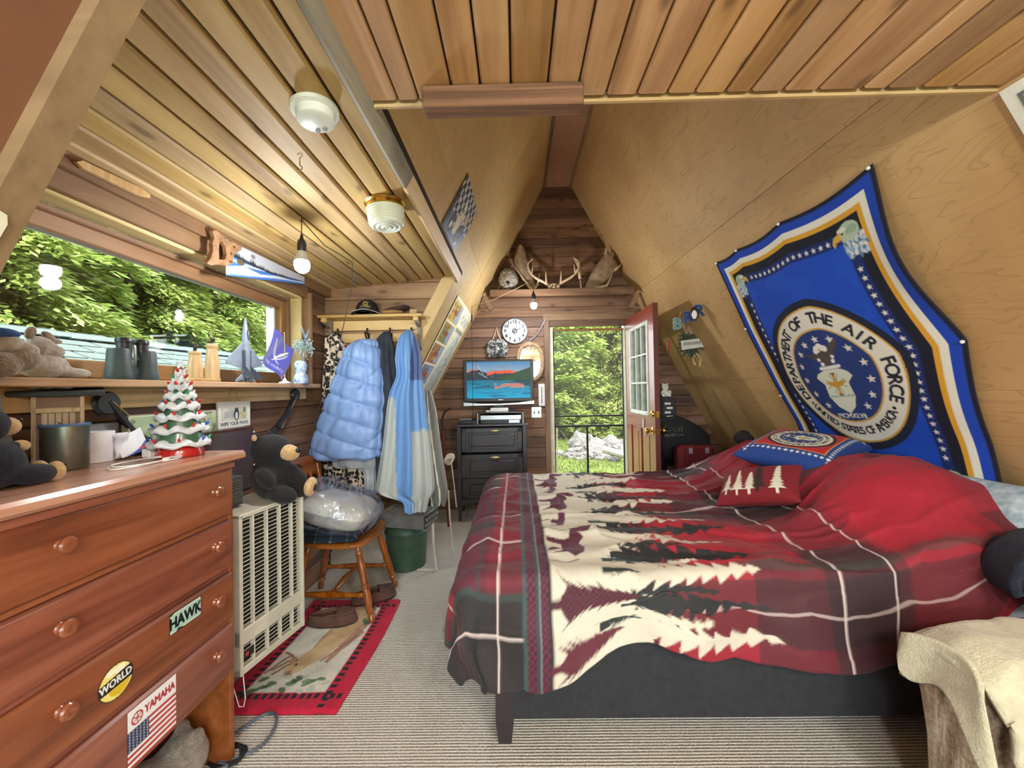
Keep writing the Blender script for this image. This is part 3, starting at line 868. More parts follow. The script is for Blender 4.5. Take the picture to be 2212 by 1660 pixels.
# seated bear at the left edge
M('bear_navy', (30, 36, 50), 0.95, c2=(15, 18, 28), ns=70, bump=0.6, bs=420, bd=0.003, sheen=0.08)
M('plush_tan', (206, 172, 122), 0.95, c2=(170, 134, 88), ns=60, bump=0.6, bs=200, bd=0.004, sheen=0.4)
M('denim', (64, 84, 104), 0.9, c2=(38, 54, 74), ns=50, bump=0.4, bs=300, bd=0.003)
M('black_fur', (26, 26, 30), 0.9, c2=(12, 12, 15), ns=60, bump=0.6, bs=420, bd=0.003, sheen=0.08)
M('nose_black', (20, 18, 18), 0.35)
bl = thing('teddy_bear', 'dark seated teddy bear with tan muzzle and denim vest on the chest', 'plush toy', (-1.225, 0.885, ZT)); bl.scale = (0.74, 0.74, 0.74)
G().ell((0, 0.0, 0.075), (0.075, 0.075, 0.08)).ell((-0.02, 0.07, 0.035), (0.045, 0.055, 0.036)).ell((0.05, 0.07, 0.032), (0.04, 0.06, 0.034)).ell((-0.05, 0.055, 0.11), (0.026, 0.06, 0.026), rotm(radians(20), 0, 0)).build('body', 'bear_navy', bl, voxel=0.008)
G().ell((-0.015, 0.012, 0.092), (0.068, 0.066, 0.056)).build('vest', 'denim', bl)
hd = G().ell((-0.05, 0.015, 0.20), (0.06, 0.06, 0.058)).ell((-0.05, -0.02, 0.255), (0.022, 0.016, 0.022)).build('head', 'bear_navy', bl, voxel=0.008)
G().ell((-0.04, 0.062, 0.193), (0.038, 0.034, 0.032)).build('muzzle', 'plush_tan', hd)
G().ell((-0.035, 0.092, 0.212), (0.013, 0.01, 0.009)).build('nose', 'nose_black', hd)
for x_, y_, z_ in ((0.005, 0.118, 0.036), (0.055, 0.124, 0.032)):
    f_ = G().ell((x_, y_, z_), (0.03, 0.02, 0.034)).build('foot', 'plush_tan', bl)
    for q in range(3): G().ell((x_-0.012+0.012*q, y_+0.019, z_+0.018), (0.004, 0.004, 0.004), n=8, m=6).build('toe_mark', 'nose_black', f_)
G().ell((-0.055, 0.112, 0.122), (0.022, 0.026, 0.02)).build('paw', 'plush_tan', bl)
# pot
M('pot_steel', (150, 156, 148), 0.36, 0.8, c2=(116, 124, 118))
M('enamel_blue', (92, 132, 180), 0.25)
pt = thing('metal_canister', 'dark grey metal pot with a pale blue rim on the chest', 'pot', (-1.335, 1.125, ZT))
G().lathe([(0, 0), (0.046, 0), (0.049, 0.004), (0.050, 0.128), (0.0475, 0.128), (0.046, 0.008), (0, 0.008)], 40).build('body', 'pot_steel', pt)
G().lathe([(0.0475, 0.128), (0.052, 0.127), (0.0535, 0.131), (0.052, 0.135), (0.0475, 0.134)], 40, cap=False).build('rim', 'enamel_blue', pt)
# paper roll
M('tissue', (236, 234, 240), 0.95, c2=(214, 212, 222), bump=0.3, bs=60)
rl = thing('tissue_roll', 'white toilet paper roll beside the metal pot', 'paper roll', (-1.375, 1.245, ZT)); rl.scale = (0.78, 0.78, 0.95)
G().lathe([(0.02, 0), (0.055, 0), (0.056, 0.004), (0.056, 0.10), (0.055, 0.103), (0.02, 0.103), (0.02, 0.0)], 32, cap=False).build('paper', 'tissue', rl)
G().sheet(lambda u, v: (0.058*cos(-0.2)+0.004*sin(v*9), 0.02+u*0.055, 0.004+v*0.09), 4, 8).build('loose_sheet', 'tissue', rl, solid=0.001)
# leaflet
VCOL('card_print', 0.5, 0, 300, 0.02, weave=0.02)
cv = Canvas(0.10, 0.07, 0.003, (238, 240, 246)); cv.poly([(0, 0.07), (0.10, 0.045), (0.10, 0.07)], (34, 60, 140)); cv.rect(0.06, 0.055, 0.09, 0.066, (190, 60, 60))
o = flat_print('folded_leaflet', cv, lambda u, v: (0.0+0.03*v/0.07+0.01*sin(u*40), u, 0.072-v+u*0.25), None, 'card_print')
o.location = (-1.35, 1.275, ZT+0.002); tag(o, 'folded white and blue leaflet leaning near the tissue roll', 'leaflet')
# black devices
M('plastic_black', (34, 34, 38), 0.4, c2=(22, 22, 25))
M('plastic_grey', (120, 122, 126), 0.45)
tag(G().box((0, 0, 0.016), (0.09, 0.10, 0.032), bev=0.006).build('cable_box', 'plastic_black', loc=(-1.33, 1.415, ZT)), 'small flat black electronic box behind the white cord', 'device')
M('plastic_white', (240, 240, 238), 0.35, c2=(226, 226, 224))
ck = thing('charging_cord', 'white charger and cord loosely coiled near the chest edge', 'cable', (-1.17, 1.2, ZT))
pts = []
for i in range(60):
    t_ = i/59*2*pi*2.6
    pts.append((0.045*cos(t_)*(1+0.1*sin(t_*0.4))+0.01*sin(t_*1.7), 0.10*sin(t_)+0.012*cos(t_*0.6), 0.003+0.0028*(i//24)))
G().tube(pts, 0.0022, 6).build('cord', 'plastic_white', ck)
G().box((-0.085, 0.10, 0.016), (0.03, 0.026, 0.03), bev=0.004).tube([(-0.07, 0.1, 0.012), (-0.05, 0.13, 0.008), (-0.02, 0.1, 0.004), (0.0, 0.09, 0.004)], 0.0022, 6).build('plug', 'plastic_white', ck)
G().tube([(0.02, 0.04, 0.006), (0.03, 0.1, 0.006)], 0.004, 8).build('connector', 'plastic_white', ck)
# table lamp (cut by the left edge) and cloth
M('shade_cream', (232, 232, 210), 0.8, c2=(210, 212, 190), bump=0.2)
lm = thing('table_lamp', 'table lamp with a wide cream shade at the left edge', 'lamp', (-1.33, 0.745, ZT))
G().lathe([(0.13, 0.27), (0.128, 0.272), (0.075, 0.43), (0.077, 0.432), (0.132, 0.268)], 36, cap=False).build('shade', 'shade_cream', lm)
G().lathe([(0, 0), (0.05, 0), (0.05, 0.01), (0.018, 0.02), (0.02, 0.08), (0.03, 0.14), (0.02, 0.2), (0.008, 0.22), (0.008, 0.33), (0, 0.33)], 24).build('base', 'plastic_black', lm)
M('cloth_dark', (88, 90, 84), 0.95, c2=(52, 54, 52), ns=8, bump=0.4, bs=160)
def clothf(u, v):
    a = u*2*pi; r = 0.055+0.028*v+0.012*sin(5*a+v*2)*v
    return (r*cos(a), r*sin(a)*1.1, 0.235-0.232*v)
tag(G().sheet(clothf, 48, 12).build('grey_cloth', 'cloth_dark', loc=(-1.335, 0.905, ZT), solid=0.004), 'dark grey cloth bunched upright under the cream lampshade', 'cloth')
# outhouse model
WOOD('model_wood', (150, 124, 92), (192, 170, 136), (214, 196, 164), along=3, across=60, axis=2, var=0.05, knots=0)
M('model_roof', (66, 74, 76), 0.8)
oh = thing('outhouse_model', 'miniature wooden outhouse with a crescent moon on its door', 'model', (-1.40, 1.165, ZT), radians(48)); oh.scale = (1.12, 1.12, 1.12)
G().box((0, 0, 0.098), (0.09, 0.085, 0.196)).build('walls', 'trim_brown', oh, smooth=False)
g = G()
for i in range(5): g.box((-0.024+i*0.012, -0.046, 0.088), (0.0108, 0.006, 0.15), bev=0.001)
d_ = g.build('door', 'model_wood', oh)
mo_pts = [(0.014*cos(a), 0.02*sin(a)) for a in np.linspace(-pi/2, pi/2, 10)] + [(0.006*cos(a), 0.02*sin(a)) for a in np.linspace(pi/2, -pi/2, 10)]
G().poly(mo_pts, 0.002, lambda x, y, d: (x-0.004, -0.0495-d, 0.105+y)).build('moon_cutout', 'nose_black', d_, smooth=False)
G().box((0, -0.05, 0.155), (0.08, 0.012, 0.014), bev=0.002).build('crossbar', 'model_wood', oh)
for x in (-0.042, 0.042): G().box((x, -0.045, 0.098), (0.008, 0.008, 0.196)).build('post', 'model_wood', oh, smooth=False)
G().box((0, 0, 0.204), (0.17, 0.13, 0.014), rotm(radians(5), 0, 0), bev=0.003).build('roof', 'model_roof', oh)
g = G()
for i in range(6): g.ell((random.uniform(-0.05, 0.05), random.uniform(-0.04, 0.04), 0.216), (0.012, 0.009, 0.005), n=8, m=6)
g.build('pebbles', 'shade_cream', oh)
tag(G().box((0, 0, 0.06), (0.03, 0.10, 0.12), bev=0.002).build('small_carton', 'plastic_grey', loc=(-1.425, 1.30, ZT)), 'small grey carton tucked behind the tissue roll', 'box')
# camouflage deer plaque
def camo(cv, seed, cols, n=60, s=0.03):
    r = random.Random(seed)
    for i in range(n):
        x, y = r.uniform(0, cv.w), r.uniform(0, cv.h); c = r.choice(cols)
        for q in range(4): cv.ellipse(x+r.gauss(0, s*0.5), y+r.gauss(0, s*0.35), s*r.uniform(0.3, 0.9), s*r.uniform(0.15, 0.5), c, 0.8, r.uniform(0, 3))
cv = Canvas(0.40, 0.115, 0.0028, (168, 184, 146)); camo(cv, 4, [(120, 142, 104), (188, 200, 160), (96, 118, 84), (150, 172, 130)], 70, 0.022)
cv.rect(0.09, 0.035, 0.20, 0.112, (172, 186, 150)); cv.rect(0, 0, 0.4, 0.004, (226, 232, 212)); cv.rect(0, 0, 0.004, 0.115, (210, 220, 196))
cv.ellipse(0.14, 0.078, 0.022, 0.014, (86, 104, 82)); cv.ellipse(0.128, 0.055, 0.008, 0.014, (86, 104, 82)); cv.line([(0.125, 0.045), (0.118, 0.03)], 0.003, (86, 104, 82)); cv.line([(0.13, 0.045), (0.138, 0.03)], 0.003, (86, 104, 82))
for q in (0.125, 0.135, 0.15, 0.158): cv.line([(q, 0.085), (q, 0.11)], 0.004, (86, 104, 82))
pq = thing('camouflage_plaque', 'green camouflage box panel with a deer picture behind the ceramic tree', 'picture', (-1.40, 1.36, ZT))
G().box((0, 0.20, 0.072), (0.03, 0.40, 0.142), bev=0.004).build('panel', 'trim_grey', pq)
flat_print('print', cv, lambda u, v: (0.0155, u, 0.138-v), pq, 'card_print')
# ceramic christmas tree
M('ceramic_snow', (226, 230, 234), 0.3, c2=(200, 206, 214), coat=0.4)
M('ceramic_green', (72, 112, 84), 0.3, c2=(54, 90, 66), coat=0.4)
M('ceramic_red', (190, 36, 32), 0.2, c2=(166, 28, 26), coat=0.6)
xt = thing('ceramic_christmas_tree', 'snowy ceramic christmas tree with coloured bulbs on a red base', 'christmas tree', (-1.185, 1.345, ZT))
G().lathe([(0, 0), (0.067, 0), (0.069, 0.008), (0.062, 0.028), (0.056, 0.044), (0, 0.046)], 36).build('base', 'ceramic_red', xt)
tiers = [(0.044, 0.088), (0.092, 0.078), (0.134, 0.067), (0.172, 0.055), (0.206, 0.044), (0.237, 0.033), (0.262, 0.023), (0.284, 0.015)]
G().lathe([(0.07, 0.046), (0.062, 0.09), (0.052, 0.13), (0.042, 0.17), (0.032, 0.21), (0.02, 0.25), (0.008, 0.30), (0, 0.305)], 24).build('core', 'ceramic_green', xt)
rx = random.Random(8); bc = [(220, 36, 40), (40, 90, 220), (30, 160, 90), (220, 36, 40), (240, 240, 240)]
for k, c in enumerate(bc[1:] if False else [(220, 36, 40), (40, 90, 220), (30, 160, 90), (236, 238, 240)]):
    M('bulb_%d' % k, c, 0.15, coat=0.5)
for ti, (z, r) in enumerate(tiers):
    n = 40; vs = []
    prof = [(0.45, 0.018), (0.8, 0.012), (1.0, 0.0), (0.98, -0.010), (0.86, -0.008)]
    for (f, dz) in prof:
        for q in range(n):
            a = 2*pi*q/n; lob = 1+0.07*sin(7*a+ti*2)+0.04*sin(11*a+ti)
            vs.append((r*f*lob*cos(a), r*f*lob*sin(a), z+dz+(0.006*sin(7*a+ti*2) if f > 0.7 else 0)))
    fs = [(i*n+q, i*n+(q+1) % n, (i+1)*n+(q+1) % n, (i+1)*n+q) for i in range(len(prof)-1) for q in range(n)]
    g = G(); g.add(vs, fs); g.build('snowy_tier', 'ceramic_snow', xt, ang=180)
    nbulb = max(3, int(7-ti*0.6))
    for q in range(nbulb):
        a = 2*pi*q/nbulb+ti*0.7; rr = r*0.94
        G().ell((rr*cos(a), rr*sin(a), z+0.016), (0.0045, 0.0045, 0.0095), rotm(0, 0.6, a), 8, 6).build('bulb', 'bulb_%d' % rx.choice((0, 1, 2, 0, 3)), xt)
G().poly(star_pts(0, 0, 0.02), 0.005, lambda x, y, d: (d, x, 0.322-y)).build('star', 'ceramic_snow', xt)
# hanging sign
cv = Canvas(0.215, 0.125, 0.0016, (226, 228, 222)); cv.rect(0, 0.0, 0.215, 0.014, (206, 210, 206)); cv.rect(0.02, 0.03, 0.19, 0.09, (196, 202, 190))
cv.ellipse(0.06, 0.066, 0.03, 0.026, (210, 212, 206)); cv.ellipse(0.045, 0.042, 0.016, 0.014, (216, 218, 210))
for q in range(7): cv.line([(0.045+q*0.009, 0.046), (0.04+q*0.010, 0.078)], 0.003, (60, 62, 64))
cv.ellipse(0.118, 0.064, 0.017, 0.03, (46, 52, 58)); cv.ellipse(0.118, 0.07, 0.009, 0.019, (214, 220, 224)); cv.poly([(0.106, 0.044), (0.108, 0.026), (0.118, 0.036), (0.128, 0.026), (0.13, 0.044)], (46, 52, 58))
cv.ellipse(0.165, 0.068, 0.024, 0.024, (196, 192, 150)); cv.ellipse(0.172, 0.042, 0.01, 0.014, (120, 122, 110)); cv.line([(0.14, 0.05), (0.18, 0.085)], 0.002, (90, 90, 84))
cv.text('WIPE YOUR PAWS', 0.106, 0.107, 0.0235, (44, 50, 66), sx=0.95, bold=0.0008)
M('sign_board', (222, 224, 216), 0.6)
ws = thing('hanging_sign', 'small white hanging sign with cats reading WIPE YOUR PAWS', 'sign', (XW+0.045, 1.885, 1.185))
G().box((0, 0, 0.0625), (0.012, 0.217, 0.127), bev=0.003).build('board', 'sign_board', ws)
flat_print('print', cv, lambda u, v: (0.0065, -0.1075+u, 0.125-v), ws, 'card_print')
M('cord_tan', (186, 160, 120), 0.9)
G().tube([(0.002, -0.05, 0.124), (-0.01, 0.0, 0.20), (0.002, 0.05, 0.124)], 0.0022, 6).build('hanging_cord', 'cord_tan', ws)
# maroon case behind
M('maroon_leather', (70, 36, 34), 0.35, c2=(46, 22, 22), bump=0.3, bs=25, bd=0.01, coat=0.3)
M('stud', (190, 184, 176), 0.25, 0.9)
mc = thing('maroon_case', 'glossy maroon studded case standing on the heater behind the bear', 'case', (-1.37, 1.76, 0.875))
G().box((0, 0, 0.155), (0.10, 0.34, 0.31), bev=0.012).build('body', 'maroon_leather', mc)
for q in range(5): G().ell((0.052, 0.158, 0.06+q*0.055), 0.008, n=8, m=6).build('stud', 'stud', mc)

# ================================================================ THINGS ON THE SILL
ZS = 1.405
M('bino_green', (58, 74, 76), 0.5, c2=(40, 54, 56), bump=0.4, bs=240, bd=0.003)
bn = thing('binoculars', 'dark green binoculars standing upright on the window sill', 'binoculars', (-1.375, 1.366, ZS))
for sg in (-1, 1):
    G().lathe([(0, 0), (0.038, 0), (0.039, 0.006), (0.038, 0.02), (0.035, 0.035), (0.031, 0.10), (0.028, 0.108), (0, 0.108)], 28, (0, sg*0.048, 0)).build('barrel', 'bino_green', bn)
    G().lathe([(0, 0.10), (0.021, 0.10), (0.021, 0.13), (0.024, 0.132), (0.024, 0.142), (0.020, 0.148), (0.016, 0.149), (0, 0.149)], 24, (0, sg*0.030, 0)).build('eyepiece', 'plastic_black', bn)
    G().box((0, sg*0.04, 0.095), (0.04, 0.045, 0.03), bev=0.008).build('prism_housing', 'bino_green', bn)
G().lathe([(0.009, 0.05), (0.011, 0.06), (0.011, 0.12), (0.009, 0.125)], 16).build('focus_wheel', 'pot_steel', bn)
G().box((0, 0, 0.075), (0.018, 0.05, 0.012), bev=0.002).build('bridge', 'bino_green', bn)
WOOD('mill_wood', (150, 114, 68), (188, 152, 100), (208, 178, 130), along=3, across=30, axis=2, var=0.08, knots=0, rough=0.35, coat=0.3)
M('antler_dark', (52, 40, 32), 0.5)
def mill(y, s, lab):
    m = thing('wooden_mill', lab, 'pepper mill', (-1.365, y, ZS), group='wooden mills on the sill')
    G().lathe([(0, 0), (0.029, 0), (0.031, 0.004), (0.031, 0.010), (0.028, 0.013), (0.029, 0.018), (0.027, 0.024), (0.028, 0.04*s), (0.0265, 0.07*s), (0.0205, 0.11*s), (0.0195, 0.118*s), (0.0225, 0.122*s), (0.023, 0.130*s), (0.021, 0.134*s), (0, 0.135*s)], 28).build('body', 'mill_wood', m)
    z = 0.135*s
    g = G().tube([(0, 0, z-0.003), (0, 0, z+0.012)], 0.006, 8).ell((0.004, 0, z+0.018), (0.012, 0.007, 0.008), n=10, m=8)
    for sg in (-1, 1):
        g.tube([(0, sg*0.004, z+0.022), (-0.002, sg*0.016, z+0.030), (0.0, sg*0.021, z+0.046), (0.004, sg*0.015, z+0.056)], [0.0026, 0.0024, 0.002, 0.001], 6)
        g.tube([(-0.001, sg*0.017, z+0.033), (0.004, sg*0.012, z+0.044)], [0.002, 0.001], 6)
    g.build('deer_head_knob', 'antler_dark', m)
mill(1.622, 0.95, 'shorter turned wooden mill with a deer-head knob on the sill')
mill(1.715, 1.27, 'taller turned wooden mill with an antlered deer-head knob')
# jet model standing on its tail
M('jet_grey', (138, 150, 166), 0.4, c2=(112, 124, 142))
M('jet_dark', (70, 82, 96), 0.4)
jt = thing('jet_model', 'grey fighter jet model standing nose up on the sill', 'model plane', (-1.355, 1.915, ZS), radians(0))
G().lathe([(0, 0.02), (0.016, 0.022), (0.019, 0.06), (0.02, 0.14), (0.018, 0.20), (0.013, 0.26), (0.006, 0.31), (0.001, 0.33)], 16).build('fuselage', 'jet_grey', jt)
for sg in (-1, 1):
    G().poly([(sg*0.014, 0.19), (sg*0.018, 0.20), (sg*0.128, 0.105), (sg*0.125, 0.088), (sg*0.014, 0.065)], 0.004, lambda x, y, d: (d-0.002-abs(x)*0.02, x, y)).build('wing', 'jet_grey', jt, smooth=False)
    G().poly([(sg*0.018, 0.045), (sg*0.07, 0.01), (sg*0.066, -0.005 if False else 0.0), (sg*0.018, 0.018)], 0.004, lambda x, y, d: (d-0.002, x, y)).build('tailplane', 'jet_grey', jt, smooth=False)
    G().poly([(0.01, 0.085), (0.06, 0.03), (0.06, 0.012), (0.01, 0.03)], 0.003, lambda x, y, d, sg=sg: (x, sg*(0.017+d+x*0.15), y)).build('fin', 'jet_dark', jt, smooth=False)
    G().box((0.004, sg*0.02, 0.10), (0.02, 0.012, 0.12), bev=0.003).build('intake', 'jet_dark', jt)
    G().lathe([(0, 0), (0.009, 0.001), (0.010, 0.03), (0, 0.03)], 12, (0, sg*0.011, 0)).build('nozzle', 'jet_dark', jt)
G().ell((0.013, 0, 0.235), (0.01, 0.008, 0.03), n=12, m=8).build('canopy', 'jet_dark', jt)
# small flag on a stand
M('flag_gold', (206, 190, 150), 0.4)
fg = thing('desk_flag', 'small purple-blue flag with a winged star emblem on a stand', 'flag', (-1.345, 2.225, ZS))
G().lathe([(0, 0), (0.032, 0), (0.032, 0.005), (0.012, 0.014), (0.005, 0.03), (0, 0.03)], 24).build('stand', 'plastic_white', fg)
G().tube([(0, 0, 0.02), (0, 0, 0.29)], 0.0025, 8).ell((0, 0, 0.293), 0.005, n=8, m=6).build('pole', 'flag_gold', fg)
cv = Canvas(0.17, 0.20, 0.0018, (84, 88, 190))
def emblem(cv, x, y, s, c, c2):
    for sg in (-1, 1):
        cv.poly([(x+sg*s*0.02, y+s*0.30), (x+sg*s*0.22, y-s*0.02), (x+sg*s*0.70, y-s*0.52), (x+sg*s*0.66, y-s*0.16), (x+sg*s*0.48, y+s*0.12), (x+sg*s*0.16, y+s*0.44)], c)
        for q in (0.34, 0.62): cv.line([(x+sg*s*0.12, y+s*(0.30+0.10*q)), (x+sg*s*(0.36+0.16*q), y+s*(-0.02+0.12*q)), (x+sg*s*0.66, y-s*(0.44-0.26*q))], s*0.045, c2)
    cv.ellipse(x, y+0.42*s, 0.12*s, 0.12*s, c)
    for sg in (-1, 1): cv.poly([(x+sg*0.05*s, y+0.5*s), (x+sg*0.3*s, y+0.75*s), (x+sg*0.05*s, y+0.62*s)], c)
emblem(cv, 0.085, 0.085, 0.085, (230, 234, 244), (84, 88, 190))
cv.text('AIR FORCE', 0.085, 0.17, 0.022, (226, 230, 240))
VCOL('flag_cloth', 0.8, 0.3, 300, 0.1, weave=0.05)
def flg(u, v):
    a = radians(-30); x = (u-0.06)*1.2; z = -v*1.1
    return (0.012*sin(u*40+v*15), x*cos(a)*1.0-z*sin(a)*1.0-0.03, 0.272+x*sin(a)+z*cos(a))
flat_print('cloth', cv, flg, fg, 'flag_cloth')
# bouquet
M('vase_blue', (70, 110, 170), 0.5, c2=(222, 232, 238), ns=40)
M('flower_pale', (196, 222, 226), 0.7, c2=(120, 170, 190), ns=60)
bq = thing('flower_bouquet', 'pale blue dried bouquet in a patterned vase with an emblem pick', 'bouquet', (-1.335, 2.375, ZS))
G().lathe([(0, 0), (0.04, 0), (0.044, 0.02), (0.036, 0.05), (0.026, 0.065), (0.034, 0.09), (0.036, 0.12), (0.028, 0.14), (0.024, 0.14)], 24, cap=False).build('vase', 'vase_blue', bq)
rb = random.Random(12); gs_, gfl = G(), G()
for i in range(26):
    a = rb.uniform(0, 2*pi); sp = rb.uniform(0.02, 0.10); h = rb.uniform(0.17, 0.27)
    tip = Vector((sp*cos(a)*0.6, sp*sin(a)+0.03, h)); gs_.tube([(0, 0, 0.1), tip*0.6+Vector((0, 0, 0.05)), tip], 0.0012, 4)
    for q in range(9):
        c = tip+Vector((rb.gauss(0, 0.008), rb.gauss(0, 0.01), rb.gauss(-0.01, 0.016))); gfl.ell(c, rb.uniform(0.003, 0.006), n=6, m=4)
gs_.build('stems', 'cord_tan', bq); o = gfl.build('blossoms', 'flower_pale', bq); o['kind'] = 'stuff'
cv = Canvas(0.09, 0.10, 0.002, (60, 110, 170)); 
g = G()
for sg in (-1, 1):
    g.poly([(sg*0.006, 0.0), (sg*0.045, 0.055), (sg*0.04, 0.03), (sg*0.02, -0.012), (sg*0.004, -0.02)], 0.003, lambda x, y, d: (d+0.03, x, 0.30+y))
g.poly(star_pts(0, 0, 0.018), 0.003, lambda x, y, d: (d+0.03, x, 0.275-y))
g.tube([(0.03, 0, 0.28), (0.01, 0, 0.12)], 0.0015, 6)
M('emblem_blue', (66, 120, 176), 0.4, c2=(210, 226, 236), ns=50)
g.build('emblem_pick', 'emblem_blue', bq)
# plush moose and calf
M('plush_grey', (178, 168, 156), 0.95, c2=(140, 130, 118), ns=50, bump=0.7, bs=160, bd=0.005, sheen=0.4)
M('plush_brown', (150, 132, 116), 0.95, c2=(112, 96, 84), ns=50, bump=0.7, bs=160, bd=0.005, sheen=0.4)
M('scarf_blue', (60, 98, 160), 0.9, c2=(40, 70, 130))
ms = thing('plush_moose', 'beige plush moose lying on the sill with small antlers', 'plush toy', (-1.375, 1.105, ZS))
G().ell((0, 0.0, 0.035), (0.04, 0.06, 0.038)).ell((0.02, 0.065, 0.016), (0.018, 0.045, 0.016)).ell((-0.02, 0.05, 0.014), (0.016, 0.04, 0.014)).build('body', 'plush_grey', ms, voxel=0.006)
mh = G().ell((0.0, -0.01, 0.088), (0.03, 0.036, 0.033)).ell((0.012, 0.018, 0.078), (0.022, 0.022, 0.02)).build('head', 'plush_grey', ms, voxel=0.006)
for (yy, zz, a) in ((-0.03, 0.128, -0.4), (0.012, 0.122, 0.9)): G().ell((0, yy, zz), (0.008, 0.012, 0.02), rotm(a, 0, 0), 12, 8).build('antler', 'plush_brown', mh)
G().ell((-0.012, 0.035, 0.112), (0.008, 0.022, 0.009), n=12, m=8).build('ear', 'plush_brown', mh)
cf = thing('plush_calf', 'grey plush calf with a blue cap in front of the lampshade', 'plush toy', (-1.30, 0.955, ZS))
G().ell((0, 0, 0.03), (0.035, 0.045, 0.034)).ell((0.012, 0.04, 0.045), (0.026, 0.036, 0.03)).build('body', 'plush_brown', cf, voxel=0.006)
h2 = G().ell((0.0, 0.01, 0.083), (0.028, 0.032, 0.03)).ell((0.012, 0.045, 0.066), (0.022, 0.024, 0.022)).build('head', 'plush_grey', cf, voxel=0.006)
G().ell((0, 0.002, 0.108), (0.03, 0.034, 0.014), n=14, m=8).build('cap', 'scarf_blue', h2)
G().ell((0, -0.02, 0.135), (0.008, 0.014, 0.022), n=12, m=8).build('ear', 'plush_brown', h2)

# ================================================================ OVER THE WINDOW: saw, slat
WOOD('saw_wood', (110, 76, 48), (148, 110, 76), (176, 138, 100), across=20, var=0.05, knots=0)
sw = thing('painted_hand_saw', 'hand saw with wooden handle and a painted winter lake blade', 'saw', (XW+0.075, 1.70, 2.0))
# handle outline (y, z) local
ho = [(-0.02, -0.07), (0.0, -0.075), (0.035, -0.06), (0.10, -0.045), (0.135, -0.02), (0.145, 0.03), (0.19, 0.06), (0.20, 0.082), (0.135, 0.085), (0.10, 0.075), (0.07, 0.092), (0.03, 0.098), (0.01, 0.085), (0.022, 0.06), (0.012, 0.03), (0.015, 0.0), (0.0, -0.04)]
hi = [(0.05, -0.03), (0.085, -0.02), (0.095, 0.01), (0.09, 0.04), (0.07, 0.06), (0.052, 0.05), (0.048, 0.01)]
bm = bmesh.new()
vo_ = [bm.verts.new((0, y, z)) for y, z in ho]; vi_ = [bm.verts.new((0, y, z)) for y, z in hi]
eo = [bm.edges.new((vo_[i], vo_[(i+1) % len(vo_)])) for i in range(len(vo_))]; ei = [bm.edges.new((vi_[i], vi_[(i+1) % len(vi_)])) for i in range(len(vi_))]
bmesh.ops.triangle_fill(bm, use_beauty=True, edges=eo+ei, use_dissolve=False)
me = bpy.data.meshes.new('handle'); bm.to_mesh(me); bm.free(); me.materials.append(MATS['saw_wood'])
ho_ = bpy.data.objects.new('handle', me); COL.objects.link(ho_); ho_.parent = sw
md = ho_.modifiers.new('thick', 'SOLIDIFY'); md.thickness = 0.022; md.offset = 0
mb = ho_.modifiers.new('round', 'BEVEL'); mb.width = 0.004; mb.segments = 2; mb.limit_method = 'ANGLE'
for (y, z) in ((0.12, 0.02), (0.14, 0.06), (0.115, -0.02)): G().lathe([(0, 0), (0.007, 0), (0.006, 0.003), (0, 0.003)], 12, (0.011, y, z), rotm(0, pi/2, 0)).build('rivet', 'brass', sw)
cv = Canvas(0.68, 0.16, 0.004, (196, 202, 212))
rs = random.Random(4)
cv.poly([(0, 0.055), (0.1, 0.06), (0.25, 0.085), (0.45, 0.095), (0.68, 0.095), (0.68, 0.16), (0, 0.16)], (70, 120, 196))
cv.poly([(0, 0.12), (0.12, 0.10), (0.25, 0.125), (0.4, 0.11), (0.55, 0.12), (0.68, 0.105), (0.68, 0.13), (0.4, 0.135), (0.2, 0.145), (0, 0.15)], (206, 222, 240))
cv.poly([(0.0, 0.075), (0.2, 0.09), (0.35, 0.1), (0.1, 0.1)], (222, 232, 244))
for i in range(60):
    x = i*0.0115; b = 0.055+0.045*min(1, x/0.35); h = rs.uniform(0.01, 0.03)*(1.3-x)
    cv.poly([(x-0.009, b+0.006), (x, b-h), (x+0.009, b+0.006)], (42, 50, 58))
cv.line([(0.19, 0.08), (0.19, 0.03)], 0.004, (58, 54, 56)); cv.ellipse(0.19, 0.03, 0.018, 0.012, (84, 84, 92), 0.7); cv.ellipse(0.1, 0.085, 0.03, 0.014, (96, 92, 70))
VCOL('blade_print', 0.3, 0, 200, 0.02, weave=0.02)
def blade(u, v):
    f = u/0.68; top = 0.085-0.0*f+0.005*f; bot = -0.09+0.13*f
    return (0.0, 0.10+u, top+(bot-top)*(v/0.16)+0.01*f)
flat_print('blade', cv, blade, sw, 'blade_print').modifiers.new('thick', 'SOLIDIFY').thickness = 0.002
sl = G().poly([(0, 0), (0.02, -0.012), (0.21, -0.016), (0.245, -0.006), (0.245, 0.006), (0.21, 0.016), (0.02, 0.014)], 0.012, lambda x, y, d: (d, x, y)).build('carved_wood_knife', 'mill_wood', loc=(XW+0.055, 1.19, 2.09), rot=(radians(3), 0, 0))
tag(sl, 'pale carved wooden blade mounted on the beam above the window', 'carving')

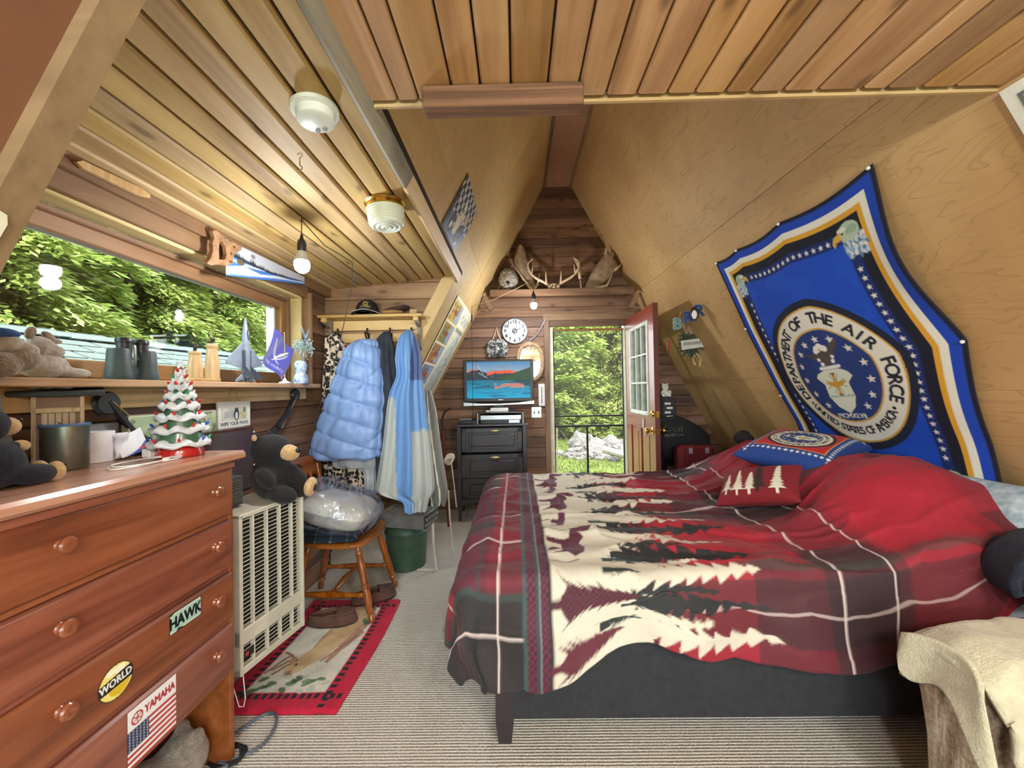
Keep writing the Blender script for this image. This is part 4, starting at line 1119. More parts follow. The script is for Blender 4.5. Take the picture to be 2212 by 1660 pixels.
# ================================================================ COMPOUND BOW on the wall under the sill
M('bow_black', (38, 38, 42), 0.4)
bo = thing('compound_bow', 'black compound bow hanging under the window sill', 'bow', (XW+0.04, 1.86, 1.0))
def cam_(y, z, n): G().lathe([(0, -0.012), (0.036, -0.012), (0.040, -0.006), (0.034, 0), (0.040, 0.006), (0.036, 0.012), (0, 0.012)], 24, (0, y, z), rotm(0, pi/2, 0)).build(n, 'bow_black', bo)
cam_(-0.56, 0.325, 'cam'); cam_(0.56, 0.335, 'cam')
for sg in (-1, 1):
    G().tube([(0, sg*0.555, 0.335), (0.0, sg*0.47, 0.22), (0, sg*0.36, 0.14)], [0.010, 0.014, 0.018], 8, squash=1.8).build('limb', 'bow_black', bo)
G().tube([(0, -0.36, 0.14), (0, -0.22, 0.03), (0, -0.06, 0.06), (0, 0.06, 0.06), (0, 0.22, 0.03), (0, 0.36, 0.14)], [0.02, 0.022, 0.018, 0.018, 0.022, 0.02], 8).build('riser', 'bow_black', bo)
for dz in (0.0, 0.03): G().tube([(0.004, -0.55, 0.36-dz), (0.004, 0.55, 0.365-dz)], 0.0018, 6).build('string', 'cord_tan', bo)
G().tube([(0.012, -0.55, 0.33), (0.012, -0.36, 0.15)], 0.0022, 6).build('cable', 'cord_tan', bo)
G().tube([(0.012, 0.57, 0.33), (0.012, 0.40, 0.14)], 0.0022, 6).build('cable', 'cord_tan', bo)
# hanging cord that dangles down past the bow
# ================================================================ LAMPS
EMIT('bulb_glow', (255, 255, 250), 14.0)
def point(name, loc, w, r=0.03, col=(1.0, 0.97, 0.92), parent=None):
    d = bpy.data.lights.new(name, 'POINT'); d.energy = w; d.shadow_soft_size = r; d.color = col
    o = bpy.data.objects.new(name, d); COL.objects.link(o); o.location = loc
    if parent is not None: o.parent = parent
    return o
M('bulb_base', (196, 196, 190), 0.4)
M('cord_black', (30, 28, 30), 0.6)
def pendant(name, label, loc, ztop, power, hook=True):
    t = thing(name, label, 'lamp', loc)
    # bulb hangs with its centre at the origin
    G().lathe([(0, -0.052), (0.014, -0.05), (0.028, -0.038), (0.0335, -0.02), (0.033, -0.006), (0.030, 0.004)], 24, cap=False).build('globe', 'bulb_glow', t)
    G().lathe([(0.030, 0.004), (0.026, 0.02), (0.018, 0.042), (0.016, 0.05)], 24, cap=False).build('collar', 'bulb_base', t)
    G().lathe([(0.0175, 0.048), (0.019, 0.052), (0.019, 0.085), (0.015, 0.097), (0.008, 0.105), (0.005, 0.125), (0, 0.125)], 20).build('socket', 'plastic_black', t)
    G().tube([(0, 0, 0.12), (0, 0, ztop-loc[2])], 0.0022, 6).build('cord', 'cord_black', t)
    point(name+'_light', (0, 0, -0.075), power, 0.03, (0.96, 0.98, 1.0), t)
    return t
p1 = pendant('hanging_bulb', 'lit white bulb hanging from a black cord near the window', (-0.965, 1.735, 1.945), 2.15, 9)
p2 = pendant('hanging_bulb', 'lit bulb hanging under the antler shelf above the clock', (0.185, 3.72, 2.17), 2.42, 13)
M('hook_brass', (120, 90, 50), 0.4, 0.7)
def hook(loc, label):
    g = G().tube([(0, 0, 0.0), (0, 0, -0.015)]+[(0.008*sin(a), 0, -0.023+0.008*cos(a)) for a in np.linspace(0, 4.4, 9)], 0.0016, 6)
    tag(g.build('ceiling_hook', 'hook_brass', loc=loc), label, 'hook')
hook((-0.965, 1.735, zdorm(-0.965)), 'small brass hook holding the bulb cord near the window')
hook((-0.973, 2.30, zdorm(-0.973)), 'small brass hook in the dormer ceiling above the coat shelf')
hook((-0.76, 1.36, zdorm(-0.76)), 'small empty brass hook in the middle of the dormer ceiling')
# lamp cord: swags to the second hook, then hangs to the heater
tag(G().tube([(-0.965, 1.735, 2.135), (-0.967, 1.95, 2.10), (-0.973, 2.30, 2.13), (-0.98, 2.31, 2.0), (-1.09, 2.36, 1.62), (-1.2, 2.33, 1.25), (-1.24, 2.25, 0.98)], 0.0024, 6).build('lamp_cord', 'cord_black'), 'thin dark lamp cord hanging in front of the coats', 'cord')
M('detector_white', (226, 232, 224), 0.4, c2=(210, 216, 208))
sk = thing('smoke_detector', 'round white smoke detector on the dormer ceiling boards', 'smoke detector', (-0.585, 1.13, zdorm(-0.585)), rot=(0, radians(-4.9), 0))
G().lathe([(0, -0.040), (0.046, -0.040), (0.052, -0.036), (0.054, -0.014), (0.066, -0.010), (0.068, 0), (0, 0)], 36).build('body', 'detector_white', sk)
for (x, y) in ((0.012, 0.03), (-0.012, 0.034)): G().lathe([(0, -0.043), (0.006, -0.043), (0.007, -0.040), (0, -0.040)], 12, (x, y, 0)).build('button', 'plastic_grey', sk)
def ribglass():
    t = NT('ribbed_glass')
    t.col(lin((222, 230, 214))); t.setp(Roughness=0.18); t.b.inputs['Transmission Weight'].default_value = 0.25
    t.b.inputs['Coat Weight'].default_value = 0.5
    MATS['ribbed_glass'] = t.m
ribglass()
cl2 = thing('ceiling_light', 'ribbed milky glass ceiling light with a brass rim', 'lamp', (-0.575, 1.71, zdorm(-0.575)), rot=(0, radians(-4.9), 0))
G().lathe([(0.085, -0.001), (0.088, -0.006), (0.080, -0.012), (0.082, -0.026), (0.075, -0.03)], 40, cap=False).build('brass_rim', 'brass', cl2)
prof = [(0.074, -0.028)]
for k in range(6): prof += [(0.083-0.001*k, -0.034-k*0.012), (0.080-0.001*k, -0.040-k*0.012)]
for k in range(7): prof += [(0.070-k*0.0105, -0.107-0.004*(k % 2)-k*0.001)]
prof += [(0.0, -0.118)]
G().lathe(prof, 40, cap=False).build('glass_bowl', 'ribbed_glass', cl2, ang=25)
# two glass-bowl lamps added on the loft ceiling behind the camera, as even fill
EMIT('fill_lamp_glass', (255, 246, 232), 3.0)
for k, (x, y) in enumerate(((0.05, -0.95), (1.0, -0.85))):
    t = thing('ceiling_light', ('added glowing glass bowl fill lamp on the loft ceiling behind the camera, left', 'added glowing glass bowl fill lamp on the loft ceiling behind the camera, right')[k], 'lamp', (x, y, ZL))
    G().lathe([(0.10, 0), (0.105, -0.01), (0.10, -0.02)], 32, cap=False).build('brass_rim', 'brass', t)
    G().lathe([(0.098, -0.018), (0.10, -0.05), (0.08, -0.085), (0.04, -0.10), (0, -0.104)], 32, cap=False).build('glass_bowl', 'fill_lamp_glass', t)
    point('loft_fill_light', (0, 0, -0.22), 36, 0.11, (1.0, 0.98, 0.95), t)

# ================================================================ HEATER
M('heater_beige', (206, 202, 186), 0.4, c2=(190, 186, 170))
M('heater_dark', (34, 31, 28), 0.8)
A0 = Vector((-1.12, 1.515, 0)); ang_h = atan2(0.33, 0.065)
ht = thing('wall_heater', 'beige louvred gas wall heater beside the chest', 'heater', A0, ang_h)
LH = 0.345; Z0h, Z1h = 0.235, 0.865
# local x along the front, local -y = front side (to the room is local -y), depth to +y
g = G(); g.box((LH/2, 0.115, (Z0h+Z1h)/2), (LH, 0.21, Z1h-Z0h), bev=0.004); g.build('cabinet', 'heater_dark', ht)
g = G()
for x in (0.008, LH-0.008): g.box((x, 0.10, (Z0h+Z1h)/2), (0.016, 0.245, Z1h-Z0h+0.004), bev=0.004)
g.box((LH/2, 0.10, Z1h-0.006), (LH, 0.245, 0.018), bev=0.003); g.box((LH/2, -0.005, Z0h+0.012), (LH, 0.03, 0.026), bev=0.003); g.box((LH/2, -0.005, 0.378), (LH, 0.028, 0.062), bev=0.003)
g.build('frame', 'heater_beige', ht)
for k in range(1, 5): G().box((LH*k/5, -0.008, (Z0h+Z1h)/2), (0.005, 0.022, Z1h-Z0h-0.02), bev=0.002).build('divider', 'heater_beige', ht)
smh = None
for (za, zb, nr) in ((0.412, Z1h-0.018, 26), (Z0h+0.028, 0.344, 5)):
    for r_ in range(nr):
        for c_i in range(5):
            if smh is None:
                o = G().box((0, 0, 0), (LH/5-0.006, 0.010, 0.0026)).build('louvre', 'heater_beige', ht, smooth=False); smh = o.data
            else:
                o = bpy.data.objects.new('louvre', smh); COL.objects.link(o); o.parent = ht
            o.location = (LH*(c_i+0.5)/5, -0.008, za+(zb-za)*(r_+0.5)/nr); o.rotation_euler = (radians(-32), 0, 0)
G().box((0.045, -0.0145, 0.305), (0.05, 0.003, 0.034)).build('badge', 'plastic_black', ht, smooth=False)
G().box((0.033, -0.0165, 0.305), (0.014, 0.002, 0.014)).build('badge_mark', 'ceramic_red', ht, smooth=False)
G().tube([(-0.006, 0.03, 0.25), (-0.008, -0.005, 0.17), (0.0, -0.012, 0.12), (0.02, -0.012, 0.105), (0.03, -0.01, 0.13), (0.028, 0.0, 0.24)], 0.002, 6).build('pull_wire', 'plastic_white', ht)
# radio / small speaker on top
M('radio_grey', (70, 74, 74), 0.5)
M('speaker_mesh', (52, 56, 54), 0.7, c2=(96, 100, 96), ns=200, bump=0.6, bs=300)
rd = thing('radio_speaker', 'grey speaker box with a woven mesh front on the heater', 'speaker', (-1.20, 1.60, 0.876), radians(78))
G().box((0, 0.05, 0.062), (0.10, 0.12, 0.124), bev=0.004).build('case', 'radio_grey', rd)
G().box((0, -0.0115, 0.062), (0.088, 0.004, 0.108), bev=0.001).build('mesh', 'speaker_mesh', rd)
for k in range(9): G().box((0, -0.015, 0.02+k*0.0105), (0.084, 0.002, 0.002)).build('grille_bar', 'plastic_grey', rd, smooth=False)
# black bear on the heater: slumped, facing right
bb = thing('teddy_bear', 'large black teddy bear slumped on the heater, tan muzzle to the right', 'plush toy', (-1.13, 1.76, 0.876))
G().ell((0, 0.0, 0.09), (0.08, 0.09, 0.10)).ell((0.02, 0.0, 0.17), (0.055, 0.06, 0.06)).ell((0.085, 0.05, 0.02), (0.075, 0.045, 0.04), rotm(0, radians(12), 0.3)).ell((0.08, -0.05, 0.02), (0.07, 0.045, 0.04), rotm(0, radians(12), -0.2)).ell((0.085, 0.03, 0.10), (0.075, 0.034, 0.032), rotm(0, radians(40), 0.2)).ell((0.03, -0.085, 0.10), (0.06, 0.03, 0.032), rotm(0, radians(40), -0.3)).build('body', 'black_fur', bb, voxel=0.009)
hb2 = G().ell((0.0, 0.0, 0.215), (0.088, 0.075, 0.07)).ell((-0.04, -0.05, 0.275), (0.022, 0.016, 0.024)).ell((-0.045, 0.055, 0.275), (0.022, 0.016, 0.024)).build('head', 'black_fur', bb, voxel=0.009)
G().ell((0.088, -0.01, 0.20), (0.045, 0.038, 0.036), rotm(0, 0.3, 0)).build('muzzle', 'plush_tan', hb2)
G().ell((0.131, -0.01, 0.21), (0.012, 0.016, 0.012), n=12, m=8).build('nose', 'nose_black', hb2)
G().ell((-0.035, -0.064, 0.275), (0.012, 0.006, 0.015), n=12, m=8).build('inner_ear', 'plush_tan', hb2)
pw = G().ell((0.155, 0.045, 0.03), (0.026, 0.045, 0.045), rotm(0, 0.2, 0.2)).build('foot_pad', 'plush_tan', bb)
G().ell((0.172, 0.04, 0.028), (0.014, 0.02, 0.022), rotm(0, 0.2, 0.2)).build('pad_patch', 'antler_dark', pw)

# ================================================================ RUG
cv = Canvas(0.56, 0.86, 0.0045, (218, 214, 200))
cv.rect(0.03, 0.03, 0.53, 0.83, (150, 24, 58))     # border
cv.A[:] = np.array(lin((196, 24, 62))[:3])
rr_ = random.Random(6)
for k in range(24):
    y = 0.03+k*0.036
    for x in (0.066, 0.465):
        cv.rect(x, y, x+0.03, y+0.021, (26, 26, 40))
for k in range(16):
    x = 0.03+k*0.033
    for y in (0.066, 0.765): cv.rect(x, y, x+0.02, y+0.03, (26, 26, 40))
cv.rect(0.10, 0.10, 0.46, 0.76, (222, 220, 208))
# deer: near end is y = 0.86 (towards camera); the deer's head points to the near-left
cv.ellipse(0.36, 0.22, 0.10, 0.14, (212, 178, 140)); cv.ellipse(0.33, 0.36, 0.085, 0.13, (206, 176, 132), rot=0.3)
cv.poly([(0.27, 0.36), (0.38, 0.40), (0.33, 0.54), (0.27, 0.62), (0.20, 0.60), (0.22, 0.50)], (214, 186, 144))
cv.ellipse(0.235, 0.60, 0.04, 0.06, (206, 176, 132), rot=0.5); cv.ellipse(0.225, 0.645, 0.02, 0.018, (160, 116, 100))
cv.poly([(0.40, 0.30), (0.45, 0.34), (0.40, 0.48), (0.36, 0.46)], (176, 138, 120)); cv.poly([(0.36, 0.47), (0.40, 0.47), (0.37, 0.58), (0.35, 0.57)], (176, 138, 120))
for (a, b, c, d) in ((0.21, 0.56, 0.16, 0.52), (0.16, 0.52, 0.13, 0.58), (0.16, 0.52, 0.12, 0.50), (0.19, 0.54, 0.13, 0.62), (0.20, 0.57, 0.15, 0.65), (0.13, 0.58, 0.11, 0.64)): cv.line([(a, b), (c, d)], 0.014, (150, 116, 88))
cv.line([(0.42, 0.12), (0.44, 0.28), (0.40, 0.42), (0.33, 0.56)], 0.014, (150, 108, 84), 0.8); cv.line([(0.27, 0.16), (0.25, 0.32), (0.24, 0.46)], 0.010, (168, 128, 92), 0.8); cv.ellipse(0.30, 0.25, 0.03, 0.09, (228, 204, 164), 0.7, 0.2); cv.ellipse(0.25, 0.62, 0.018, 0.03, (230, 208, 170), 0.8, 0.4)
cv.ellipse(0.222, 0.585, 0.006, 0.01, (50, 40, 34)); cv.ellipse(0.19, 0.56, 0.014, 0.03, (190, 156, 116), rot=-0.6)
for i in range(26):
    x = rr_.uniform(0.10, 0.46); y = rr_.uniform(0.66, 0.765)
    cv.ellipse(x, y, 0.022, 0.012, rr_.choice([(74, 112, 76), (96, 134, 92), (58, 92, 66), (190, 200, 184)]), 0.9, rr_.uniform(-0.8, 0.8))
for i in range(10): cv.ellipse(rr_.uniform(0.40, 0.465), rr_.uniform(0.10, 0.26), 0.02, 0.012, (74, 120, 80), 0.9, rr_.uniform(0, 3))
for i in range(6): cv.ellipse(rr_.uniform(0.14, 0.2), rr_.uniform(0.26, 0.3), 0.016, 0.008, (52, 70, 60), 0.9, rr_.uniform(0, 3))
nz_ = vnoise(cv.X*60, cv.Y*60, 41, 30, 2.5)+0.6*vnoise(cv.X*14, cv.Y*14, 42, 20, 2.5)
cv.fill((cv.X > 0.10) & (cv.X < 0.46) & (cv.Y > 0.10) & (cv.Y < 0.76) & (nz_ > 0.16), (176, 160, 136), 0.35)
cv.A *= (1+0.55*nz_)[..., None].clip(0.6, 1.3)
VCOL('rug_pile', 0.95, 0.05, 220, 0.9, weave=0.08)
def rugp(u, v):
    x = -1.325+u+(0.012*sin(v*5)); y = 2.475-v
    e = min(u, 0.56-u, v, 0.86-v); h = 0.012*min(1, e/0.01)
    return (x, y, 0.002+h+0.0015*sin(u*60)*sin(v*50))
ru = flat_print('deer_rug', cv, rugp, None, 'rug_pile')
tag(ru, 'small hooked rug with a deer, red border with dark squares', 'rug')
ru.modifiers.new('thick', 'SOLIDIFY').thickness = 0.004

# ================================================================ CHAIR
WOOD('chair_wood', (96, 50, 24), (140, 80, 42), (172, 106, 62), along=2.5, across=22, axis=2, var=0.06, rough=0.25, coat=0.5, knots=0, hue=0.005, bump=0.08)
WOOD('chair_seat', (110, 60, 32), (152, 90, 52), (182, 118, 74), along=1.5, across=16, axis=1, var=0.03, rough=0.22, coat=0.6, knots=0, hue=0.005, bump=0.08)
cc = thing('wooden_chair', 'brown turned-leg wooden chair holding a bagged pillow', 'chair', (-1.11, 2.45, 0))
def seat_pt(u, v):
    pass
pts = [(0.20, -0.20), (0.225, -0.12), (0.235, 0.0), (0.225, 0.12), (0.20, 0.20), (0.15, 0.235), (0.0, 0.235), (-0.16, 0.205), (-0.215, 0.15), (-0.225, 0), (-0.215, -0.15), (-0.16, -0.205), (0.0, -0.235), (0.15, -0.235)]
def ring(s, z): return [(x*s, y*s, z) for x, y in pts]
vs = ring(0.86, 0.425)+ring(1.0, 0.438)+ring(1.0, 0.456)+ring(0.93, 0.466)+ring(0.6, 0.458)
n = len(pts); fs = [tuple(range(n))[::-1]]+[(i*n+k, i*n+(k+1) % n, (i+1)*n+(k+1) % n, (i+1)*n+k) for i in range(4) for k in range(n)]+[tuple(range(4*n, 5*n))]
g = G(); g.add(vs, fs); g.build('seat', 'chair_seat', cc, ang=30, sub=1)
def turned(p0, p1, prof, name, mat, parent):
    p0, p1 = Vector(p0), Vector(p1); d = p1-p0; L = d.length
    q = Vector((0, 0, 1)).rotation_difference(d.normalized()).to_matrix()
    return G().lathe([(r, f*L) for f, r in prof], 16, p0, q).build(name, mat, parent)
legp = [(0, 0.012), (0.02, 0.018), (0.05, 0.021), (0.09, 0.017), (0.12, 0.012), (0.15, 0.019), (0.17, 0.021), (0.19, 0.016), (0.24, 0.021), (0.36, 0.023), (0.45, 0.02), (0.46, 0.024), (0.49, 0.024), (0.5, 0.018), (0.53, 0.021), (0.56, 0.018), (0.62, 0.022), (0.75, 0.022), (0.86, 0.016), (0.88, 0.021), (0.91, 0.021), (0.93, 0.015), (1.0, 0.014)]
feet = {(1, -1): (0.255, -0.215), (1, 1): (0.255, 0.21), (-1, -1): (-0.26, -0.2), (-1, 1): (-0.26, 0.2)}
tops = {(1, -1): (0.15, -0.16), (1, 1): (0.15, 0.16), (-1, -1): (-0.15, -0.13), (-1, 1): (-0.15, 0.13)}
for k in feet: turned((*feet[k], 0), (*tops[k], 0.435), legp, 'leg', 'chair_wood', cc)
strp = [(0, 0.008), (0.06, 0.012), (0.1, 0.016), (0.13, 0.011), (0.2, 0.013), (0.5, 0.021), (0.8, 0.013), (0.87, 0.011), (0.9, 0.016), (0.94, 0.012), (1, 0.008)]
def at_leg(k, f): a, b = Vector((*feet[k], 0)), Vector((*tops[k], 0.435)); return a+(b-a)*f
for sg in (-1, 1): turned(at_leg((1, sg), 0.36), at_leg((-1, sg), 0.36), strp, 'stretcher', 'chair_wood', cc)
a = (at_leg((1, -1), 0.36)+at_leg((-1, -1), 0.36))/2; b = (at_leg((1, 1), 0.36)+at_leg((-1, 1), 0.36))/2
turned(a, b, strp, 'stretcher', 'chair_wood', cc)
for sg in (-1, 1):
    turned((-0.19, sg*0.17, 0.45), (-0.27, sg*0.19, 0.86), [(0, 0.012), (0.1, 0.016), (0.2, 0.012), (0.25, 0.018), (0.5, 0.021), (0.7, 0.015), (0.75, 0.019), (0.9, 0.015), (1, 0.012)], 'back_post', 'chair_wood', cc)
def crest(u, v):
    y = -0.23+0.46*u; cr_ = 0.03*(1-(2*u-1)**2)
    return (-0.262-cr_-0.01*v, y, 0.80+0.11*v+0.02*(1-(2*u-1)**2)*(v*2-1)*1.0)
g = G().sheet(crest, 24, 4); g.build('crest_rail', 'chair_seat', cc, solid=0.02)
G().lathe([(0.0, 0), (0.03, 0.0), (0.026, 0.004), (0, 0.004)], 20, (-0.278, -0.02, 0.865), rotm(0, pi/2, 0)).build('hand_hole', 'dark_inside', cc)
for y in (-0.10, -0.035, 0.035, 0.10): turned((-0.20, y*1.1, 0.45), (-0.275, y*1.1, 0.82), [(0, 0.008), (0.3, 0.013), (0.5, 0.009), (0.7, 0.013), (1, 0.008)], 'spindle', 'chair_wood', cc)
# plaid blanket folded on the seat
def plaidmat(name, base, bands, sc):
    t = NT(name)
    tc = t.node('ShaderNodeTexCoord').outputs['Object']; sp = t.node('ShaderNodeSeparateXYZ', inp={0: tc})
    c = lin(base)
    for ax in (0, 1):
        for (freq, off, wdt, colr, f) in bands:
            fr = t.math('FRACT', t.math('ADD', t.math('MULTIPLY', sp.outputs[ax], freq), off))
            m = t.math('MULTIPLY', t.math('LESS_THAN', fr, wdt), f)
            c = t.mix(m, c, lin(colr))
    n = t.noise(t.coords(rand=False), 200, 2)
    c = t.mix(t.math('MULTIPLY', n, 0.25), c, (0.01, 0.01, 0.01, 1))
    t.col(c); t.setp(Roughness=0.95); t.bump(n, 0.4, 0.003); MATS[name] = t.m
plaidmat('plaid_blue', (40, 66, 82), [(11, 0.1, 0.45, (26, 36, 52), 0.8), (11, 0.6, 0.12, (130, 160, 168), 0.7)], 1)
bk = thing('plaid_blanket', 'folded navy and teal plaid blanket on the chair seat', 'blanket', (-1.14, 2.43, 0.466))
for k in range(2):
    def fold(u, v, k=k):
        a = (u*2-1); b = (v*2-1)
        e = max(abs(a), abs(b)); r = 0.185-0.012*k
        ang_ = atan2(b, a); rad = min(1.0, e)
        px = a*r*(1.0+0.05*sin(3*ang_)); py = b*r*(1.02+0.04*cos(4*ang_))
        z = 0.04*(k+1)*(1-rad**8)+0.012*sin(a*7+k)*sin(b*6)*(1-rad**4)+(0.035*k)*(rad**8)+0.004
        return (px, py, z)
    G().sheet(fold, 36, 36).build('fold', 'plaid_blue', bk, solid=0.006)
# pillow in a clear bag
M('pillow_cream', (222, 218, 196), 0.9, c2=(202, 196, 172), ns=10)
def bagmat():
    t = NT('clear_plastic')
    v = t.coords((7, 7, 7), rand=False); n = t.noise(v, 1.0, 5, 1.2)
    tr = t.node('ShaderNodeBsdfTransparent'); tr.inputs[0].default_value = lin((236, 240, 250))
    gl = t.node('ShaderNodeBsdfGlossy'); gl.inputs['Roughness'].default_value = 0.12; gl.inputs[0].default_value = lin((236, 240, 255))
    df = t.node('ShaderNodeBsdfDiffuse'); df.inputs[0].default_value = lin((206, 212, 232))
    bp = t.node('ShaderNodeBump', inp={'Height': n}); bp.inputs['Strength'].default_value = 0.9; bp.inputs['Distance'].default_value = 0.03
    t.l.new(bp.outputs[0], gl.inputs['Normal']); t.l.new(bp.outputs[0], df.inputs['Normal'])
    m1 = t.node('ShaderNodeMixShader', inp={0: 0.5, 1: gl.outputs[0], 2: df.outputs[0]})
    f = t.ramp(n, [(0.4, (60, 60, 60)), (0.62, (170, 170, 170))])
    m2 = t.node('ShaderNodeMixShader', inp={0: f, 1: tr.outputs[0], 2: m1.outputs[0]})
    t.l.new(m2.outputs[0], t.out.inputs[0]); MATS['clear_plastic'] = t.m
bagmat()
pb = thing('bagged_pillow', 'cream pillow in a crinkled clear plastic bag on the chair', 'pillow', (-1.12, 2.39, 0.54), rot=(radians(-8), radians(14), 0.1))
def pil(sx, sy, th, u, v, wr=0.0, seed=0):
    a, b = 2*u-1, 2*v-1
    px = a*sx*(1-0.12*b*b); py = b*sy*(1-0.12*a*a)
    h = th*((1-a**4)*(1-b**4))**0.6
    return px, py, h
def both(fn, nu, nv, g):
    g.sheet(lambda u, v: fn(u, v, 1), nu, nv); g.sheet(lambda u, v: fn(1-u, v, -1), nu, nv); return g
def p_f(u, v, s):
    x, y, h = pil(0.21, 0.26, 0.095, u, v); return (x, y, 0.08+s*h)
both(p_f, 24, 24, G()).build('pillow', 'pillow_cream', pb)
for k, (x, y) in enumerate(((0.12, -0.02), (0.12, 0.08), (0.13, 0.03))):
    text_part(('AND CO', 'BEST', 'SLEEP')[k] if False else '', 0.02, 'nose_black', pb, lambda a, b: (a, b, 0)) if False else None
def bag_f(u, v, s):
    x, y, h = pil(0.23, 0.285, 0.125, u, v)
    w = 0.024*fbm(x*11, y*11, s*3.0, 5)
    top = 0.13*max(0, -x*3)*(1-(2*v-1)**2)*(1 if s > 0 else 0)
    return (x+w, y+w, 0.08+s*(h+w)+top)
both(bag_f, 44, 44, G()).build('bag', 'clear_plastic', pb)
g = G()
for (x, y) in ((0.155, -0.2), (0.155, 0.2)): g.box((x, y, 0.10), (0.016, 0.016, 0.004), rotm(0, 0.3, 0.8))
g.build('corner_mark', 'antler_dark', pb)
# printed script on the pillow front
def on_pil(a, b):
    # lettering runs along local y near the +x edge
    x, y = 0.135-b*0.9, a
    u, v = (x/0.20+1)/2, (y/0.24+1)/2
    h = 0.085*((1-(2*u-1)**4)*(1-(2*v-1)**4))**0.6
    return (x, y, 0.07+h+0.010)
text_part('Rest & Sleep', 0.036, 'nose_black', pb, on_pil) if False else None
g = G()
rz_ = random.Random(3)
for i in range(26):
    a = -0.06+i*0.005; p_ = on_pil(a, rz_.uniform(-0.012, 0.016)); g.box(p_, (0.012, 0.004, 0.002), rotm(0, 0.2, rz_.uniform(0, 3)))
g.build('printed_script', 'nose_black', pb, smooth=False)

# slippers under the chair
M('slipper_brown', (106, 74, 64), 0.9, c2=(78, 52, 46), bump=0.5, bs=120)
M('slipper_lining', (176, 140, 110), 0.95)
def slipper(loc, rz, lab):
    s = thing('slipper', lab, 'slipper', loc, rz, 'slippers under the chair')
    def up(u, v):
        a = u*2*pi; L, Wd = 0.135, 0.05
        x = L*cos(a)*(1 - 0.0); y = Wd*sin(a)*(1+0.18*cos(a))
        z = 0.012+0.052*v; sh = 1-0.22*v**2
        x2 = x*(1-0.12*v); 
        if cos(a) > 0.1: z = 0.012+0.055*v*(1-0.1*cos(a)); 
        return (x2, y*sh, z)
    G().sheet(up, 40, 6).build('upper', 'slipper_brown', s, solid=0.012)
    def vamp(u, v):
        a = (u-0.5)*pi; x = 0.02+(0.135*0.88-0.02)*sqrt(max(0, cos(a)))*v; y = 0.046*sin(a)*(1-0.25*v*0)
        return (0.01+x*0.98, y*(1-0.1*v), 0.066+0.016*cos(a)*(1-v*0.9))
    G().sheet(vamp, 20, 8).build('vamp', 'slipper_brown', s, solid=0.008)
    G().poly([(0.132*cos(a)*(1), 0.05*sin(a)*(1+0.18*cos(a))) for a in np.linspace(0, 2*pi, 32, endpoint=False)], 0.014).build('sole', 'plastic_black', s)
    G().poly([(0.12*cos(a), 0.042*sin(a)) for a in np.linspace(0, 2*pi, 28, endpoint=False)], 0.012, lambda x, y, d: (x, y, 0.016+d)).build('lining', 'slipper_lining', s)
slipper((-1.08, 2.22, 0.014), radians(8), 'brown slipper on the rug under the chair, nearest the heater')
slipper((-0.93, 2.46, 0.014), radians(28), 'brown slipper between the front chair legs')

# ================================================================ COAT RACK
WOOD('rack_pine', (170, 132, 80), (208, 172, 114), (226, 198, 146), var=0.12, knots=0.5, rough=0.5)
YR = YD1
rk = thing('coat_rack', 'pale pine wall shelf with coat hooks on the dormer end wall', 'coat rack', (-1.05, YR, 1.62))
G().box((0.0, -0.075, 0.275), (0.76, 0.15, 0.022), bev=0.006).build('shelf', 'rack_pine', rk)
G().box((0.0, -0.012, 0.225), (0.70, 0.02, 0.075), bev=0.003).build('back_board', 'rack_pine', rk)
G().box((0.0, -0.012, 0.13), (0.70, 0.02, 0.07), bev=0.003).build('hook_board', 'rack_pine', rk)
for x in (-0.33, 0.335):
    G().poly([(0, 0.264), (-0.14, 0.264), (-0.13, 0.225), (-0.05, 0.2), (-0.035, 0.06), (0, 0.03)], 0.024, lambda a, b, d, x=x: (x-0.012+d, a, b)).build('bracket', 'trim_grey', rk, smooth=False)
    G().box((x, -0.14, 0.25), (0.035, 0.03, 0.035), bev=0.003).build('corbel', 'rack_pine', rk)
M('iron_black', (44, 44, 46), 0.45, 0.6)
for x in (-0.27, -0.05, 0.12, 0.28):
    g = G().tube([(x, -0.02, 0.13), (x, -0.06, 0.12), (x, -0.085, 0.135), (x, -0.09, 0.155)], 0.006, 8).ell((x, -0.09, 0.158), 0.010, n=10, m=8)
    g.tube([(x, -0.02, 0.13), (x, -0.05, 0.16), (x, -0.055, 0.19)], 0.005, 8).ell((x, -0.055, 0.193), 0.008, n=10, m=8); g.box((x, -0.02, 0.135), (0.018, 0.006, 0.06), bev=0.002)
    g.build('hook', 'iron_black', rk)
# cap on the shelf
M('cap_black', (30, 31, 36), 0.85, c2=(20, 21, 25), bump=0.2, bs=200)
M('thread_gold', (206, 184, 84), 0.6)
M('thread_white', (224, 224, 216), 0.7)
cp = thing('baseball_cap', 'black baseball cap with gold embroidery and RETIRED lettering', 'cap', (-1.085, YR-0.085, 1.62+0.287), radians(12))
def crown(u, v):
    a = u*2*pi; b = v*pi/2; r = 0.082
    return (r*cos(a)*cos(b)*1.0, r*1.12*sin(a)*cos(b), 0.012+0.105*sin(b)**0.9 if b > 0 else 0.012)
G().sheet(crown, 36, 12).build('crown', 'cap_black', cp, solid=0.003)
def brim(u, v):
    a = -pi+pi*u; r = 0.08+0.055*v*sin(pi*u)**0.5
    return (r*cos(a)*0.98, -0.02+(r*1.05)*sin(a), 0.016-0.010*v+0.014*(1-abs(cos(a))**2)*(1-0.3*v)-0.012*abs(cos(a)))
G().sheet(brim, 28, 6).build('brim', 'cap_black', cp, solid=0.004)
G().tube([brim(u, 1.0) for u in np.linspace(0.04, 0.96, 24)], 0.002, 6).build('brim_piping', 'thread_white', cp)
